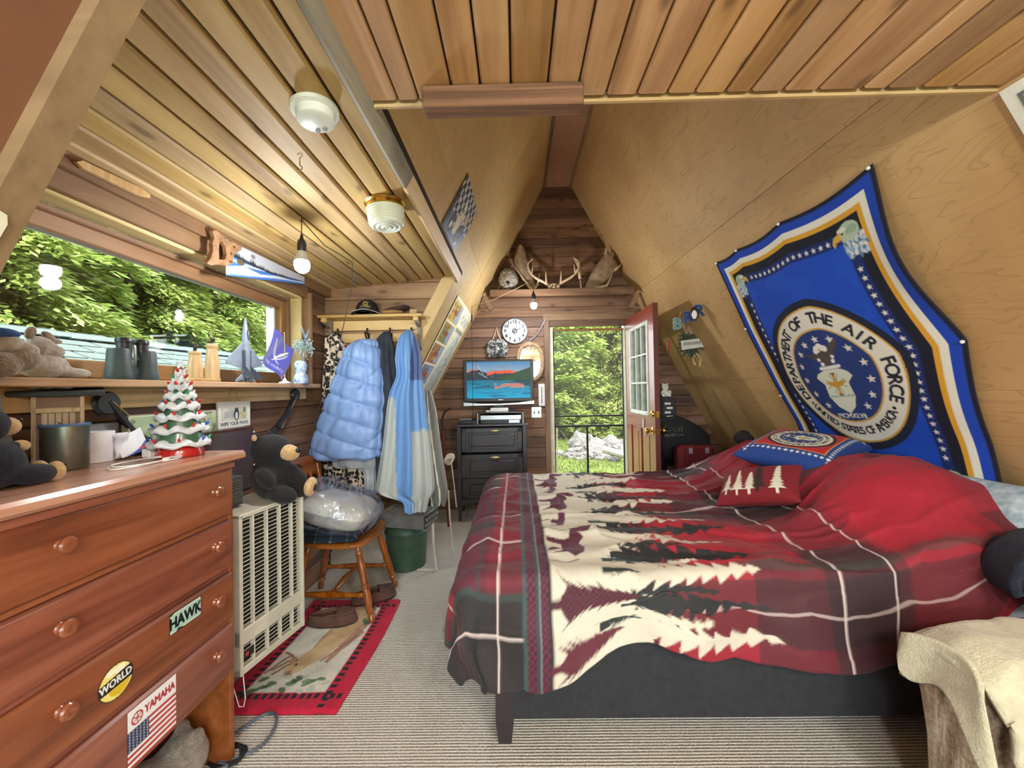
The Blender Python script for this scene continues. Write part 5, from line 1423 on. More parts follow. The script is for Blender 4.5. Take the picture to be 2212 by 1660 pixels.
def cap_map(x, y):
    a = -pi/2+x/0.085; b = min(1.35, max(0.02, y/0.105))
    p = Vector(((0.084)*cos(a)*cos(b), 0.084*1.12*sin(a)*cos(b), 0.012+0.107*sin(b)**0.9)); return tuple(p+Vector((0, -0.003, 0)))
text_part('RETIRED', 0.02, 'thread_gold', cp, lambda a, b: cap_map(a, b+0.032))
text_part('AIR FORCE', 0.014, 'thread_gold', cp, lambda a, b: cap_map(a, b+0.082-a*a*8))
g = G()
for r_ in (0.012, 0.018): g.tube([cap_map(r_*cos(t), 0.056+r_*sin(t)) for t in np.linspace(0, 2*pi, 20, endpoint=False)], 0.0016, 6, closed=True)
g.build('emblem', 'thread_gold', cp)
M('hat_brown', (72, 52, 44), 0.95, c2=(50, 36, 30)); M('hat_tan', (176, 136, 88), 0.9)
wh = thing('folded_winter_hat', 'folded dark brown and tan hat on the shelf beside the cap', 'hat', (-0.88, YR-0.08, 1.62+0.287))
G().ell((0, 0, 0.042), (0.10, 0.05, 0.02), rotm(0, radians(-9), 0)).ell((0.07, 0, 0.056), (0.04, 0.045, 0.018)).build('brown_flap', 'hat_brown', wh, voxel=0.008)
G().ell((-0.02, -0.01, 0.018), (0.09, 0.055, 0.018)).build('tan_flap', 'hat_tan', wh)
tag(G().box((0, 0, 0.0175), (0.05, 0.05, 0.035), rotm(0, 0, 0.3), bev=0.003).build('wood_block', 'trim_tan', loc=(-0.745, YR-0.09, 1.62+0.287)), 'small pale wood block at the right end of the coat shelf', 'wood block')

# ================================================================ HANGING CLOTHES
def garment(rows, n=64, m=60, fold=0.012, nf=7, seed=0, disp=None, colf=None, phase=0.0):
    """rows: (z, x0, x1, yc, depth) from top to bottom -> closed soft tube with vertical folds"""
    rows = np.array(rows, float); t = np.linspace(0, 1, len(rows)); tt = np.linspace(0, 1, m)
    # smooth interpolation
    def interp(col):
        y = rows[:, col]
        d = np.gradient(y, t); out = np.empty(m)
        idx = np.clip(np.searchsorted(t, tt, side='right')-1, 0, len(t)-2)
        h = t[idx+1]-t[idx]; s = (tt-t[idx])/h
        out = (2*s**3-3*s**2+1)*y[idx]+(s**3-2*s**2+s)*h*d[idx]+(-2*s**3+3*s**2)*y[idx+1]+(s**3-s**2)*h*d[idx+1]
        return out
    Z, X0, X1, YC, DP = [interp(k) for k in range(5)]
    a = np.linspace(0, 2*pi, n)
    r = np.random.default_rng(seed); ph = r.uniform(0, 2*pi, 6)
    P = np.zeros((m, n, 3)); C = np.zeros((m, n, 3))
    for j in range(m):
        cx, hw = (X0[j]+X1[j])/2, (X1[j]-X0[j])/2
        k = 1+0*a
        rip = fold*(np.sin(nf*a+ph[0]+2.0*tt[j])+0.6*np.sin((nf*2+1)*a+ph[1]-3*tt[j])+0.4*np.sin(3*a+ph[2]+5*tt[j]))*min(1, tt[j]*3+0.15)
        x = cx+hw*np.cos(a)*(1+0.3*rip/max(hw, 0.03)); y = YC[j]-DP[j]*np.sin(a)*1.0 - rip
        z = np.full_like(a, Z[j])+0.008*np.sin(5*a+ph[3])*tt[j]
        P[j, :, 0] = x; P[j, :, 1] = y; P[j, :, 2] = z
    P[:, -1] = P[:, 0]
    if disp is not None:
        du = np.gradient(P, axis=1); dv = np.gradient(P, axis=0); N = np.cross(dv, du); N /= (np.linalg.norm(N, axis=2, keepdims=True)+1e-9)
        A, Tt = np.meshgrid(a, tt); D = disp(A, Tt, P); cen = P.mean(1, keepdims=True)
        sgn = np.sign(((P-cen)*N).sum(2).mean()); P = P+N*sgn*D[..., None]
        P[:, -1] = P[:, 0]
    if colf is not None:
        A, Tt = np.meshgrid(a, tt); C = colf(A, Tt, P)
    return P, (C if colf is not None else None)
def garm(name, label, mat, loc, rows, cat='coat', parts=None, **kw):
    t = thing(name, label, cat, loc)
    P, C = garment(rows, **kw); P = P-np.array(loc)
    grid_mesh('fabric', mat, P, C, t); return t
YC = 2.79
def leopard():
    t = NT('leopard')
    v = t.coords((1, 1, 1), rand=False)
    nz = t.node('ShaderNodeTexNoise', inp={0: v}); nz.inputs['Scale'].default_value = 30
    vm = t.node('ShaderNodeVectorMath', operation='MULTIPLY_ADD', inp={0: nz.outputs['Color'], 1: (0.018, 0.018, 0.018), 2: v})
    vo = t.node('ShaderNodeTexVoronoi', inp={0: vm.outputs[0]}); vo.inputs['Scale'].default_value = 34
    n = t.noise(v, 55, 2)
    d = t.math('ADD', vo.outputs['Distance'], t.math('MULTIPLY', n, 0.42))
    t.col(t.ramp(d, [(0.30, (160, 120, 92)), (0.35, (28, 24, 24)), (0.74, (30, 26, 26)), (0.77, (214, 196, 176))]))
    t.setp(Roughness=0.95); t.b.inputs['Sheen Weight'].default_value = 0.3; t.bump(t.noise(v, 200, 2), 0.6, 0.004)
    MATS['leopard'] = t.m
leopard()
garm('leopard_robe', 'leopard print robe hanging at the left of the coat rack', 'leopard', (-1.25, YC, 0.5),
     [(1.77, -1.37, -1.33, YC, 0.02), (1.74, -1.38, -1.27, YC, 0.05), (1.60, -1.39, -1.20, YC+0.01, 0.07), (1.40, -1.40, -1.15, YC+0.01, 0.07), (1.10, -1.405, -1.08, YC+0.01, 0.07), (0.85, -1.40, -1.05, YC+0.01, 0.07), (0.62, -1.39, -1.07, YC+0.01, 0.065)], 'robe', seed=1, fold=0.014)
# puffer vest
M('puffer_blue', (132, 164, 216), 0.42, c2=(116, 148, 204), ns=5, sheen=0.1)
def puff(A, Tt, P):
    z = P[..., 2]; x = P[..., 0]
    s1 = np.abs(np.sin((z*0.95+0.35*(x+1.1))*pi/0.135)); s2 = np.abs(np.sin((z*0.62-0.78*(x+1.1))*pi/0.27))
    s = np.minimum(s1**0.45, s2**0.35)
    w = vnoise(x*9, z*9+P[..., 1]*7, 5, 16, 2.2)
    return -0.002+0.026*s*np.minimum(1, Tt*4)*np.minimum(1, (1-Tt)*8+0.3)+0.010*w
garm('puffer_vest', 'light blue quilted puffer jacket on the coat rack', 'puffer_blue', (-1.1, 2.66, 0.8),
     [(1.72, -1.11, -1.05, 2.73, 0.02), (1.70, -1.14, -0.99, 2.70, 0.05), (1.62, -1.19, -0.96, 2.69, 0.075), (1.45, -1.25, -0.93, 2.68, 0.09), (1.25, -1.32, -0.93, 2.67, 0.10), (1.05, -1.39, -0.945, 2.66, 0.105), (0.93, -1.425, -0.955, 2.66, 0.10), (0.89, -1.40, -0.965, 2.66, 0.085)], seed=2, fold=0.006, n=110, m=150, disp=puff)
M('sweat_grey', (176, 180, 184), 0.95, c2=(150, 154, 158)); M('sweat_navy', (52, 58, 72), 0.95, c2=(36, 40, 52), bump=0.4, bs=200)
garm('grey_liner_coat', 'pale grey garment hem showing below the puffer jacket', 'sweat_grey', (-1.05, 2.71, 0.6),
     [(1.1, -1.22, -1.0, 2.74, 0.05), (0.9, -1.30, -0.985, 2.72, 0.06), (0.82, -1.29, -0.98, 2.72, 0.05), (0.8, -1.10, -1.0, 2.72, 0.04), (0.63, -1.08, -1.0, 2.72, 0.035)], seed=3, fold=0.006)
garm('dark_hoodie', 'dark navy hooded jacket between the two blue coats', 'sweat_navy', (-0.9, 2.72, 0.6),
     [(1.775, -0.945, -0.915, 2.75, 0.015), (1.70, -0.985, -0.87, 2.73, 0.05), (1.55, -0.995, -0.85, 2.73, 0.065), (1.35, -0.98, -0.83, 2.73, 0.07), (1.1, -0.99, -0.83, 2.73, 0.08), (0.85, -1.0, -0.84, 2.73, 0.08), (0.66, -0.99, -0.86, 2.73, 0.07)], seed=4, fold=0.012, nf=5)
# blue and grey shell jacket
VCOL('shell_cloth', 0.5, 0.15, 60, 0.25, weave=0.03)
def shell_col(A, Tt, P):
    x, z = P[..., 0], P[..., 2]
    bl_, gr_, wh_ = np.array(lin((96, 142, 200))[:3]), np.array(lin((168, 174, 172))[:3]), np.array(lin((222, 228, 226))[:3])
    dk = np.array(lin((64, 88, 140))[:3])
    C = np.empty(P.shape); C[:] = bl_
    f = (x-(-0.985+0.0))/(0.30)
    C[(z < 1.30) & (x < -0.80-0.03*(z-0.5))] = gr_
    C[(z < 1.08) & (x > -0.70)] = gr_
    C[(z > 1.42) & (x > -0.715)] = dk
    C[(z < 0.64) & (x > -0.71)] = gr_
    edge = np.abs(x-(-0.80-0.03*(z-0.5))) < 0.005
    return C
garm('shell_jacket', 'blue and grey hooded shell jacket reaching almost to the box', 'shell_cloth', (-0.8, 2.66, 0.52),
     [(1.785, -0.775, -0.745, 2.74, 0.012), (1.72, -0.82, -0.70, 2.71, 0.05), (1.58, -0.84, -0.66, 2.69, 0.075), (1.45, -0.83, -0.655, 2.68, 0.08), (1.30, -0.885, -0.635, 2.67, 0.09), (1.0, -0.925, -0.60, 2.66, 0.10), (0.75, -0.965, -0.575, 2.65, 0.105), (0.66, -0.97, -0.575, 2.65, 0.10), (0.60, -0.80, -0.61, 2.64, 0.07), (0.53, -0.775, -0.625, 2.63, 0.06)], seed=5, fold=0.013, nf=6, n=120, m=140, colf=shell_col)
VCOL('rain_cloth', 0.5, 0.1, 60, 0.2, weave=0.03)
def rain_col(A, Tt, P):
    C = np.empty(P.shape); C[:] = lin((112, 112, 106))[:3]
    s = np.sin(A*4+0.6+Tt*2); C[s > 0.93] = lin((214, 218, 206))[:3]; return C
garm('rain_trousers', 'long grey-olive waterproof trousers with pale piping', 'rain_cloth', (-0.58, 2.74, 0.5),
     [(1.35, -0.66, -0.62, 2.80, 0.03), (1.20, -0.66, -0.58, 2.78, 0.05), (1.0, -0.645, -0.555, 2.77, 0.06), (0.8, -0.63, -0.525, 2.76, 0.065), (0.62, -0.62, -0.50, 2.76, 0.06), (0.53, -0.61, -0.52, 2.76, 0.05)], 'trousers', seed=6, fold=0.010, nf=5, n=90, m=80, colf=rain_col)

# ================================================================ UNDER THE COATS
M('tub_green', (66, 92, 72), 0.45, c2=(50, 74, 58), bump=0.1)
tb = thing('green_tub', 'dark green round plastic tub with a lid under the coats', 'tub', (-0.87, 2.99, 0))
G().lathe([(0, 0), (0.135, 0), (0.142, 0.006), (0.158, 0.25), (0.161, 0.262), (0.161, 0.275), (0.158, 0.28), (0.16, 0.33), (0.166, 0.335), (0.166, 0.365), (0.155, 0.375), (0, 0.378)], 44).build('body', 'tub_green', tb)
G().lathe([(0.1615, 0.268), (0.166, 0.274), (0.1615, 0.281)], 44, cap=False).build('rim_band', 'tub_green', tb)
st = thing('stereo_receiver', 'grey metal stereo receiver with dark knobs on the green tub', 'stereo', (-0.80, 2.80, 0.379), radians(-14))
M('receiver_grey', (150, 152, 152), 0.35, 0.5, c2=(120, 122, 124))
G().box((0, 0, 0.055), (0.36, 0.22, 0.10), bev=0.004).build('case', 'receiver_grey', st)
G().box((0.181, 0, 0.055), (0.004, 0.21, 0.09), bev=0.001).build('control_panel', 'plastic_black', st)
for k in range(5): G().lathe([(0, 0), (0.010, 0), (0.009, 0.012), (0, 0.012)], 12, (0.183, -0.08+k*0.04, 0.07), rotm(0, pi/2, 0)).build('knob', 'receiver_grey', st)
for k in range(6): G().box((0.184, -0.085+k*0.033, 0.03), (0.004, 0.022, 0.022)).build('button', 'plastic_grey', st, smooth=False)
g = G()
for k in range(4): g.tube([(0.10-k*0.05+0.04*cos(t)*1.0, 0.03+0.03*sin(t), 0.108+0.012*abs(sin(t*1.5))) for t in np.linspace(0, 5, 14)], 0.003, 6)
tag(g.build('cable_bundle', 'cord_black', loc=(-0.84, 2.86, 0.381)), 'loose black cables on top of the stereo receiver', 'cables')
# white metal folding frame beside the tub
M('white_metal', (222, 220, 206), 0.4)
fr_ = thing('folding_frame', 'white tubular metal legs of a folding stand by the tub', 'stand', (-0.60, 2.95, 0))
G().tube([(-0.045, -0.06, 0.50), (-0.04, -0.06, 0.2), (-0.02, -0.07, 0.03), (-0.01, -0.075, 0.01)], 0.009, 8).build('leg', 'white_metal', fr_)
G().tube([(0.03, 0.2, 0.52), (0.04, 0.2, 0.3), (0.06, 0.2, 0.04), (0.07, 0.2, 0.01)], 0.007, 8).build('leg', 'white_metal', fr_)
G().tube([(-0.01, -0.075, 0.011), (-0.16, -0.07, 0.011)], 0.007, 8).build('foot_bar', 'white_metal', fr_)
G().tube([(-0.045, -0.06, 0.50), (0.03, 0.2, 0.52)], 0.009, 8).build('top_bar', 'white_metal', fr_)
# red cane hanging against the back slope
M('cane_red', (110, 26, 28), 0.4); M('rope_white', (222, 214, 198), 0.9, c2=(190, 180, 162))
cn = thing('red_walking_cane', 'dark red cane with a black crook handle beside the coats', 'cane', (-0.66, 3.75, 0.0))
G().tube([(-0.02, 0, 0.02), (-0.045, 0, 0.6), (-0.06, 0, 0.95)], 0.011, 8).build('shaft', 'cane_red', cn)
G().tube([(-0.06, 0, 0.95), (-0.07, 0, 1.06), (-0.04, 0, 1.14), (0.02, 0, 1.17)], 0.010, 8).build('handle', 'plastic_black', cn)
rp = G()
for k in range(5): rp.tube([(0.035*cos(t)+0.004*k, 0.02*sin(2*t)+0.006*k, 0.03*sin(t)+0.008*k) for t in np.linspace(0, 2*pi, 16, endpoint=False)], 0.008, 6, closed=True)
rp.tube([(0.03, 0, -0.02), (0.05, 0, -0.2), (0.07, 0, -0.42)], 0.006, 6)
tag(rp.build('white_rope_coil', 'rope_white', loc=(-0.63, 3.5, 0.70)), 'small coil of white rope hanging beside the trousers', 'rope')
# power cords on the floor by the chest
M('cable_grey', (92, 100, 112), 0.5)
g = G()
pts = [(-1.14, 1.50, 0.012), (-1.06, 1.6, 0.02), (-0.99, 1.56, 0.03), (-0.985, 1.48, 0.012), (-1.04, 1.42, 0.012), (-1.1, 1.40, 0.012), (-1.06, 1.385, 0.014), (-1.12, 1.36, 0.014)]
def smooth_pts(p, k=8):
    p = [Vector(q) for q in p]; out = []
    for i in range(len(p)-1):
        a = p[max(0, i-1)]; b = p[i]; c = p[i+1]; d = p[min(len(p)-1, i+2)]
        for j in range(k):
            s = j/k; out.append(0.5*((2*b)+(c-a)*s+(2*a-5*b+4*c-d)*s*s+(-a+3*b-3*c+d)*s**3))
    out.append(p[-1]); return out
g.tube(smooth_pts(pts), 0.006, 8)
tag(g.build('extension_cord', 'cable_grey'), 'thick grey extension cord looping from the heater onto the carpet', 'cord')
g = G()
for k in range(3): g.tube(smooth_pts([(-1.13, 1.44+0.01*k, 0.012), (-1.05-0.012*k, 1.46, 0.016+0.004*k), (-1.03, 1.42-0.008*k, 0.014), (-1.09, 1.39-0.006*k, 0.012), (-1.14, 1.40, 0.012)]), 0.0045, 6)
tag(g.build('coiled_power_cable', 'cord_black'), 'coiled dark cable on the floor at the foot of the chest', 'cord')
# ================================================================ BLACK DRESSER, TV
M('espresso', (56, 48, 54), 0.4, c2=(44, 38, 43), coat=0.2)
M('pull_brass', (222, 206, 160), 0.3, 0.8)
bd = thing('black_dresser', 'dark brown three-drawer dresser under the television', 'dresser', (-0.265, 4.14, 0), radians(2))
W2, D2, H2 = 0.72, 0.36, 0.99
for sx in (-1, 1):
    g = G().box((sx*(W2/2-0.012), 0.01, 0.56), (0.024, D2-0.02, 0.84), bev=0.003); g.build('side', 'espresso', bd)
    for sy in (-1, 1):
        g = G()
        x0 = sx*(W2/2-0.022); y0 = sy*(D2/2-0.02)
        v = [(x0-0.022, y0-0.02, 0.2), (x0+0.022, y0-0.02, 0.2), (x0+0.022, y0+0.02, 0.2), (x0-0.022, y0+0.02, 0.2), (x0-0.014, y0-0.014, 0), (x0+0.014, y0-0.014, 0), (x0+0.014, y0+0.014, 0), (x0-0.014, y0+0.014, 0)]
        g.add(v, [(0, 1, 2, 3), (7, 6, 5, 4), (0, 4, 5, 1), (1, 5, 6, 2), (2, 6, 7, 3), (3, 7, 4, 0)])
        g.box((x0, y0, 0.59), (0.044, 0.04, 0.78), bev=0.003); g.build('leg', 'espresso', bd)
G().box((0, 0, H2-0.012), (W2+0.03, D2+0.03, 0.024), bev=0.005).build('top', 'espresso', bd)
G().box((0, D2/2-0.012, 0.58), (W2-0.04, 0.01, 0.78)).build('back', 'espresso', bd, smooth=False)
pts = [(-0.32, 0.155), (-0.32, 0.225), (0.32, 0.225), (0.32, 0.155)] + [(0.32-0.64*t, 0.155+0.05*sin(pi*t)) for t in np.linspace(0.1, 0.9, 9)]
G().poly(pts, 0.02, lambda x, y, d: (x, -D2/2+d, y)).build('apron', 'espresso', bd, smooth=False)
for (za, zb, off) in ((0.705, 0.95, 0.0), (0.455, 0.69, -0.06), (0.235, 0.44, 0.0)):
    yf = -D2/2-0.004+off
    dr_ = G().box((0, yf, (za+zb)/2), (W2-0.10, 0.02, zb-za), bev=0.004).build('drawer', 'espresso', bd)
    zc_ = (za+zb)/2
    g = G(); h_ = zb-za; w_ = W2-0.10
    for (cx, cz, dx, dz) in ((0, zb-0.022, w_, 0.044), (0, za+0.018, w_, 0.036), (-w_/2+0.025, zc_, 0.05, h_), (w_/2-0.025, zc_, 0.05, h_)): g.box((cx, yf-0.011, cz), (dx, 0.008, dz), bev=0.003)
    g.build('front_frame', 'espresso', dr_)
    G().box((0, yf-0.012, zc_), (w_-0.15, 0.014, h_-0.12), bev=0.010).build('raised_panel', 'espresso', dr_)
    G().ell((0.03, yf-0.022, zb-0.028), (0.052, 0.014, 0.013), n=16, m=8).build('cup_pull', 'pull_brass', dr_)
    if off: G().box((0, yf+0.1, zc_-0.01), (W2-0.12, 0.2, h_-0.03)).build('drawer_box', 'espresso', dr_, smooth=False)
# components on the dresser
ZB_ = H2+0.0005
M('silver', (196, 198, 204), 0.3, 0.6, c2=(176, 178, 184))
dv = thing('dvd_recorder', 'silver and black disc player on the black dresser', 'player', (-0.165, 4.06, ZB_))
G().box((0, 0.05, 0.045), (0.42, 0.24, 0.09), bev=0.003).build('case', 'plastic_black', dv)
G().box((0, -0.073, 0.064), (0.42, 0.008, 0.045), bev=0.002).build('silver_front', 'silver', dv)
G().box((0.0, -0.074, 0.022), (0.14, 0.006, 0.022)).build('disc_tray', 'plastic_black', dv, smooth=False)
G().box((0.14, -0.074, 0.022), (0.11, 0.006, 0.03)).build('display', 'silver', dv, smooth=False)
st2 = thing('set_top_box', 'flat black box with a remote on the left of the dresser', 'device', (-0.5, 4.08, ZB_))
G().box((0, 0, 0.0175), (0.20, 0.16, 0.035), bev=0.004).build('case', 'plastic_black', st2)
G().box((-0.04, -0.02, 0.044), (0.13, 0.05, 0.016), rotm(0, 0, 0.2), bev=0.004).build('remote', 'plastic_grey', st2)
M('smoked_glass', (60, 66, 76), 0.1, coat=0.8)
gs2 = thing('glass_tv_shelf', 'smoked glass shelf on posts carrying the television', 'shelf', (-0.17, 4.10, ZB_))
G().box((0.0, 0.0, 0.115), (0.50, 0.24, 0.008), bev=0.002).build('glass', 'smoked_glass', gs2)
for x in (-0.235, 0.235): 
    for y in (-0.10, 0.10): G().tube([(x, y, 0), (x, y, 0.112)], 0.008, 10).build('post', 'silver', gs2)
gr_ = thing('white_receiver', 'small white box on the glass shelf below the television', 'device', (-0.18, 4.04, ZB_+0.1195))
G().box((0, 0, 0.02), (0.19, 0.10, 0.04), bev=0.008).build('case', 'plastic_white', gr_)
G().box((-0.10, -0.01, 0.009), (0.08, 0.05, 0.016), bev=0.004).build('adapter', 'plastic_white', gr_)
tv = thing('television', 'flat black television showing an orange mountain lake scene', 'television', (-0.19, 4.20, ZB_+0.1195), radians(1.5))
G().box((0, 0.02, 0.33), (0.765, 0.07, 0.46), bev=0.008).build('casing', 'plastic_black', tv)
def bot(x): return 0.075-0.035*(1-(2*x/0.765)**2)*0
g = G().poly([(-0.3825, 0.06), (0.3825, 0.072), (0.3825, 0.108), (0.2, 0.086), (0, 0.078), (-0.2, 0.082), (-0.3825, 0.098)], 0.03, lambda x, y, d: (x, -0.02+d, y)); g.build('speaker_bar', 'silver', tv, smooth=False)
G().box((0, 0.03, 0.03), (0.12, 0.05, 0.065), bev=0.003).build('neck', 'plastic_black', tv)
G().box((0, 0.02, 0.005), (0.32, 0.18, 0.01), bev=0.003).build('foot', 'plastic_black', tv)
G().box((0.02, -0.0165, 0.122), (0.05, 0.002, 0.006)).build('brand_strip', 'silver', tv, smooth=False)
# screen picture
SW, SH = 0.69, 0.395
cv = Canvas(SW, SH, 0.0035, (64, 120, 160))
r = random.Random(21); X_, Y_ = cv.X, cv.Y
f = np.clip(Y_/0.13, 0, 1)[..., None]
cv.A = np.array(lin((58, 128, 176))[:3])*(1-f)+np.array(lin((150, 166, 178))[:3])*f
cl_ = vnoise(X_*3, Y_*9, 3, 20, 2.5); cv.fill((cl_ > 0.12) & (Y_ < 0.12), (120, 132, 146), 0.7); cv.fill((cl_ > 0.3) & (Y_ < 0.13) & (X_ > 0.3), (206, 160, 140), 0.6)
rid = 0.115+0.025*vnoise(X_*12, X_*0, 7, 14, 3)-0.03*np.exp(-((X_-0.10)/0.09)**2)-0.02*np.exp(-((X_-0.42)/0.15)**2)
cv.fill((Y_ > rid) & (Y_ < 0.2), (40, 52, 62)); 
cv.fill((Y_ > rid) & (Y_ < rid+0.03+0.012*vnoise(X_*20, Y_*10, 9, 12, 3)) & (X_ > 0.22), (226, 84, 44)); cv.fill((Y_ > rid) & (Y_ < rid+0.012) & (X_ < 0.12), (196, 92, 60))
cv.fill((vnoise(X_*14, Y_*14, 5, 18, 3) > 0.2) & (Y_ > rid+0.02) & (Y_ < 0.2), (76, 90, 100), 0.6)
cv.line([(0.12, 0.04), (0.15, 0.09), (0.18, 0.13)], 0.005, (176, 190, 200)); cv.line([(0.13, 0.12), (0.22, 0.17)], 0.006, (170, 196, 206))
lake = Y_ > 0.195
g_ = np.clip((Y_-0.195)/0.2, 0, 1)[..., None]
lakec = np.array(lin((20, 104, 128))[:3])*(1-g_)+np.array(lin((24, 160, 200))[:3])*g_
cv.A[lake] = lakec[lake]
wob = vnoise(X_*5, Y_*25, 8, 18, 2.5)
cv.fill(lake & (wob > 0.12) & (Y_ < 0.30), (18, 62, 84), 0.6)
cv.fill(lake & (Y_ > 0.235) & (Y_ < 0.29) & (X_ > 0.3) & (X_ < 0.62) & (wob > -0.1), (214, 122, 92), 0.75); cv.fill(lake & (Y_ > 0.33) & (wob > 0.1), (22, 84, 128), 0.6)
hill = 0.20-0.13*np.clip((X_-0.28)/0.41, 0, 1)**1.1-0.01*np.abs(np.sin(X_*160))
cv.fill((Y_ > hill) & (Y_ < 0.205) & (X_ > 0.27), (34, 66, 36)); cv.fill((Y_ > hill+0.02) & (Y_ < 0.205) & (X_ > 0.4) & (np.sin(X_*220) > 0.3), (54, 92, 46), 0.7)
cv.fill(lake & (X_ > 0.5) & (Y_ < 0.27) & (Y_ < 0.20+0.06*(X_-0.45)/0.2), (16, 54, 58), 0.8)
def screenmat():
    t = NT('tv_picture'); a = t.node('ShaderNodeVertexColor'); a.layer_name = 'Col'
    t.col((0.01, 0.01, 0.01, 1)); t.setp(Roughness=0.35); t.b.inputs['Specular IOR Level'].default_value = 0.15
    t.l.new(a.outputs[0], t.b.inputs['Emission Color']); t.b.inputs['Emission Strength'].default_value = 0.6; MATS['tv_picture'] = t.m
screenmat()
flat_print('screen', cv, lambda u, v: (-SW/2+u, -0.0165, 0.535-v), tv, 'tv_picture')

# ================================================================ ON THE BACK WALL
YW = YB-0.001
M('clock_face', (196, 200, 206), 0.5, c2=(188, 192, 198)); M('clock_rim', (40, 42, 48), 0.4)
ck2 = thing('wall_clock', 'round white wall clock with black numerals above the television', 'clock', (-0.005, YW, 2.0))
Rx = rotm(pi/2, 0, 0)
G().lathe([(0, 0), (0.148, 0), (0.15, 0.012), (0.147, 0.03), (0.140, 0.03), (0.138, 0.02), (0.0, 0.02)], 48, (0, 0, 0), Rx).build('rim', 'clock_rim', ck2)
G().lathe([(0, 0.0205), (0.138, 0.0205), (0.138, 0.021), (0, 0.0215)], 48, (0, 0, 0), Rx).build('face', 'clock_face', ck2)
for h in range(1, 13):
    a = h*pi/6
    text_part(str(h), 0.05, 'clock_rim', ck2, lambda x, y, a=a: (0.108*sin(a)+x, -0.0228, 0.108*cos(a)+y), name='numeral', bold=0.0016)
    text_part(str(h+12), 0.016, 'plastic_grey', ck2, lambda x, y, a=a: (0.072*sin(a)+x, -0.0225, 0.072*cos(a)+y), name='inner_numeral')
G().lathe([(0.018, 0.0215), (0.03, 0.0225), (0.03, 0.023), (0.018, 0.023)], 24, (0, 0, 0), Rx, cap=False).build('emblem_ring', 'clock_rim', ck2)
def hand(a, L, w, n): G().poly([(-w, -0.02), (w, -0.02), (w*0.5, L), (-w*0.5, L)], 0.002, lambda x, y, d: (x*cos(a)+y*sin(a), -0.0245-d, -x*sin(a)+y*cos(a))).build(n, 'clock_rim', ck2, smooth=False)
hand(radians(64), 0.07, 0.006, 'hour_hand'); hand(radians(18), 0.105, 0.004, 'minute_hand'); hand(radians(250), 0.09, 0.0015, 'second_hand')
G().lathe([(0, 0.024), (0.008, 0.024), (0.007, 0.029), (0, 0.029)], 16, (0, 0, 0), Rx).build('hub', 'clock_rim', ck2)
# camouflage pouch
def camomat(name, cols, s):
    t = NT(name); v = t.coords((1, 1, 1), rand=False); n = t.noise(v, s, 3, 1.0)
    t.col(t.ramp(n, [(0.36, cols[0]), (0.46, cols[1]), (0.54, cols[2]), (0.64, cols[3])]))
    for e in t.n:
        if e.type == 'VALTORGB': e.color_ramp.interpolation = 'CONSTANT'
    t.setp(Roughness=0.9); t.bump(n, 0.3, 0.01); MATS[name] = t.m
camomat('camo_grey', [(56, 58, 58), (120, 122, 120), (196, 198, 200), (86, 88, 86)], 22)
cb = thing('camouflage_pouch', 'grey camouflage drawstring pouch hanging above the television', 'bag', (-0.205, YW, 1.86))
def pouch(u, v, s):
    a, b = 2*u-1, v; w = 0.125*(1-0.12*(1-b)**2)*(0.55+0.45*min(1, (1-b)*3.5))
    return (a*w, -0.03-s*0.03*((1-a**4)*(1-(2*b-1)**4))**0.5+0.006*fbm(a*3, b*5, s), -0.155+0.205*b)
both(pouch, 24, 20, G()).build('pouch', 'camo_grey', cb)
G().tube([(-0.05, -0.035, 0.04), (-0.02, -0.025, 0.12), (-0.005, -0.012, 0.19), (0.01, -0.025, 0.12), (0.045, -0.035, 0.04)], 0.005, 6).build('drawstring', 'rope_white', cb)
G().box((0.0, -0.06, -0.10), (0.13, 0.03, 0.08), bev=0.012).build('front_pocket', 'camo_grey', cb)
# rope mirror
M('rope_tan', (206, 176, 142), 0.9, c2=(170, 138, 106), bump=0.4, bs=150)
def mirr():
    t = NT('mirror_glass'); t.col((0.85, 0.87, 0.87, 1)); t.setp(Roughness=0.03, Metallic=1.0); MATS['mirror_glass'] = t.m
mirr()
rm = thing('rope_mirror', 'oval mirror framed in thick twisted rope beside the television', 'mirror', (0.165, YW, 1.65))
def oval(t): # rounded upright oval
    return Vector((0.135*np.sign(cos(t))*abs(cos(t))**0.8, 0, 0.20*np.sign(sin(t))*abs(sin(t))**0.8))
G().poly([(oval(t).x, oval(t).z) for t in np.linspace(0, 2*pi, 40, endpoint=False)], 0.012, lambda x, y, d: (x, -d-0.002, y)).build('glass', 'mirror_glass', rm, smooth=False)
for s in range(3):
    pts = []
    for i in range(240):
        t = 2*pi*i/240; c = oval(t); tn = (oval(t+0.02)-oval(t-0.02)).normalized(); nn = Vector((-tn.z, 0, tn.x)); a = t*18+s*2*pi/3
        pts.append(c+nn*0.011*cos(a)+Vector((0, -0.022+0.011*sin(a), 0)))
    G().tube(pts, 0.0125, 6, closed=True).build('rope_strand', 'rope_tan', rm)
tm = thing('thermometer', 'tall white wall thermometer beside the doorway', 'thermometer', (0.287, YW, 1.275))
G().box((0, -0.006, 0), (0.072, 0.012, 0.25), bev=0.003).build('board', 'plastic_white', tm)
G().tube([(0, -0.014, -0.08), (0, -0.014, 0.09)], 0.004, 8).ell((0, -0.014, -0.085), 0.007, n=10, m=8).build('glass_tube', 'plastic_grey', tm)
for k in range(12): G().box((0.014, -0.0125, -0.07+k*0.014), (0.012, 0.001, 0.002)).build('scale_mark', 'clock_rim', tm, smooth=False)
swp = thing('switch_plate', 'brushed metal double switch plate below the thermometer', 'switch', (0.225, YW, 1.078))
G().box((0, -0.003, 0), (0.112, 0.006, 0.122), bev=0.002).build('plate', 'silver', swp)
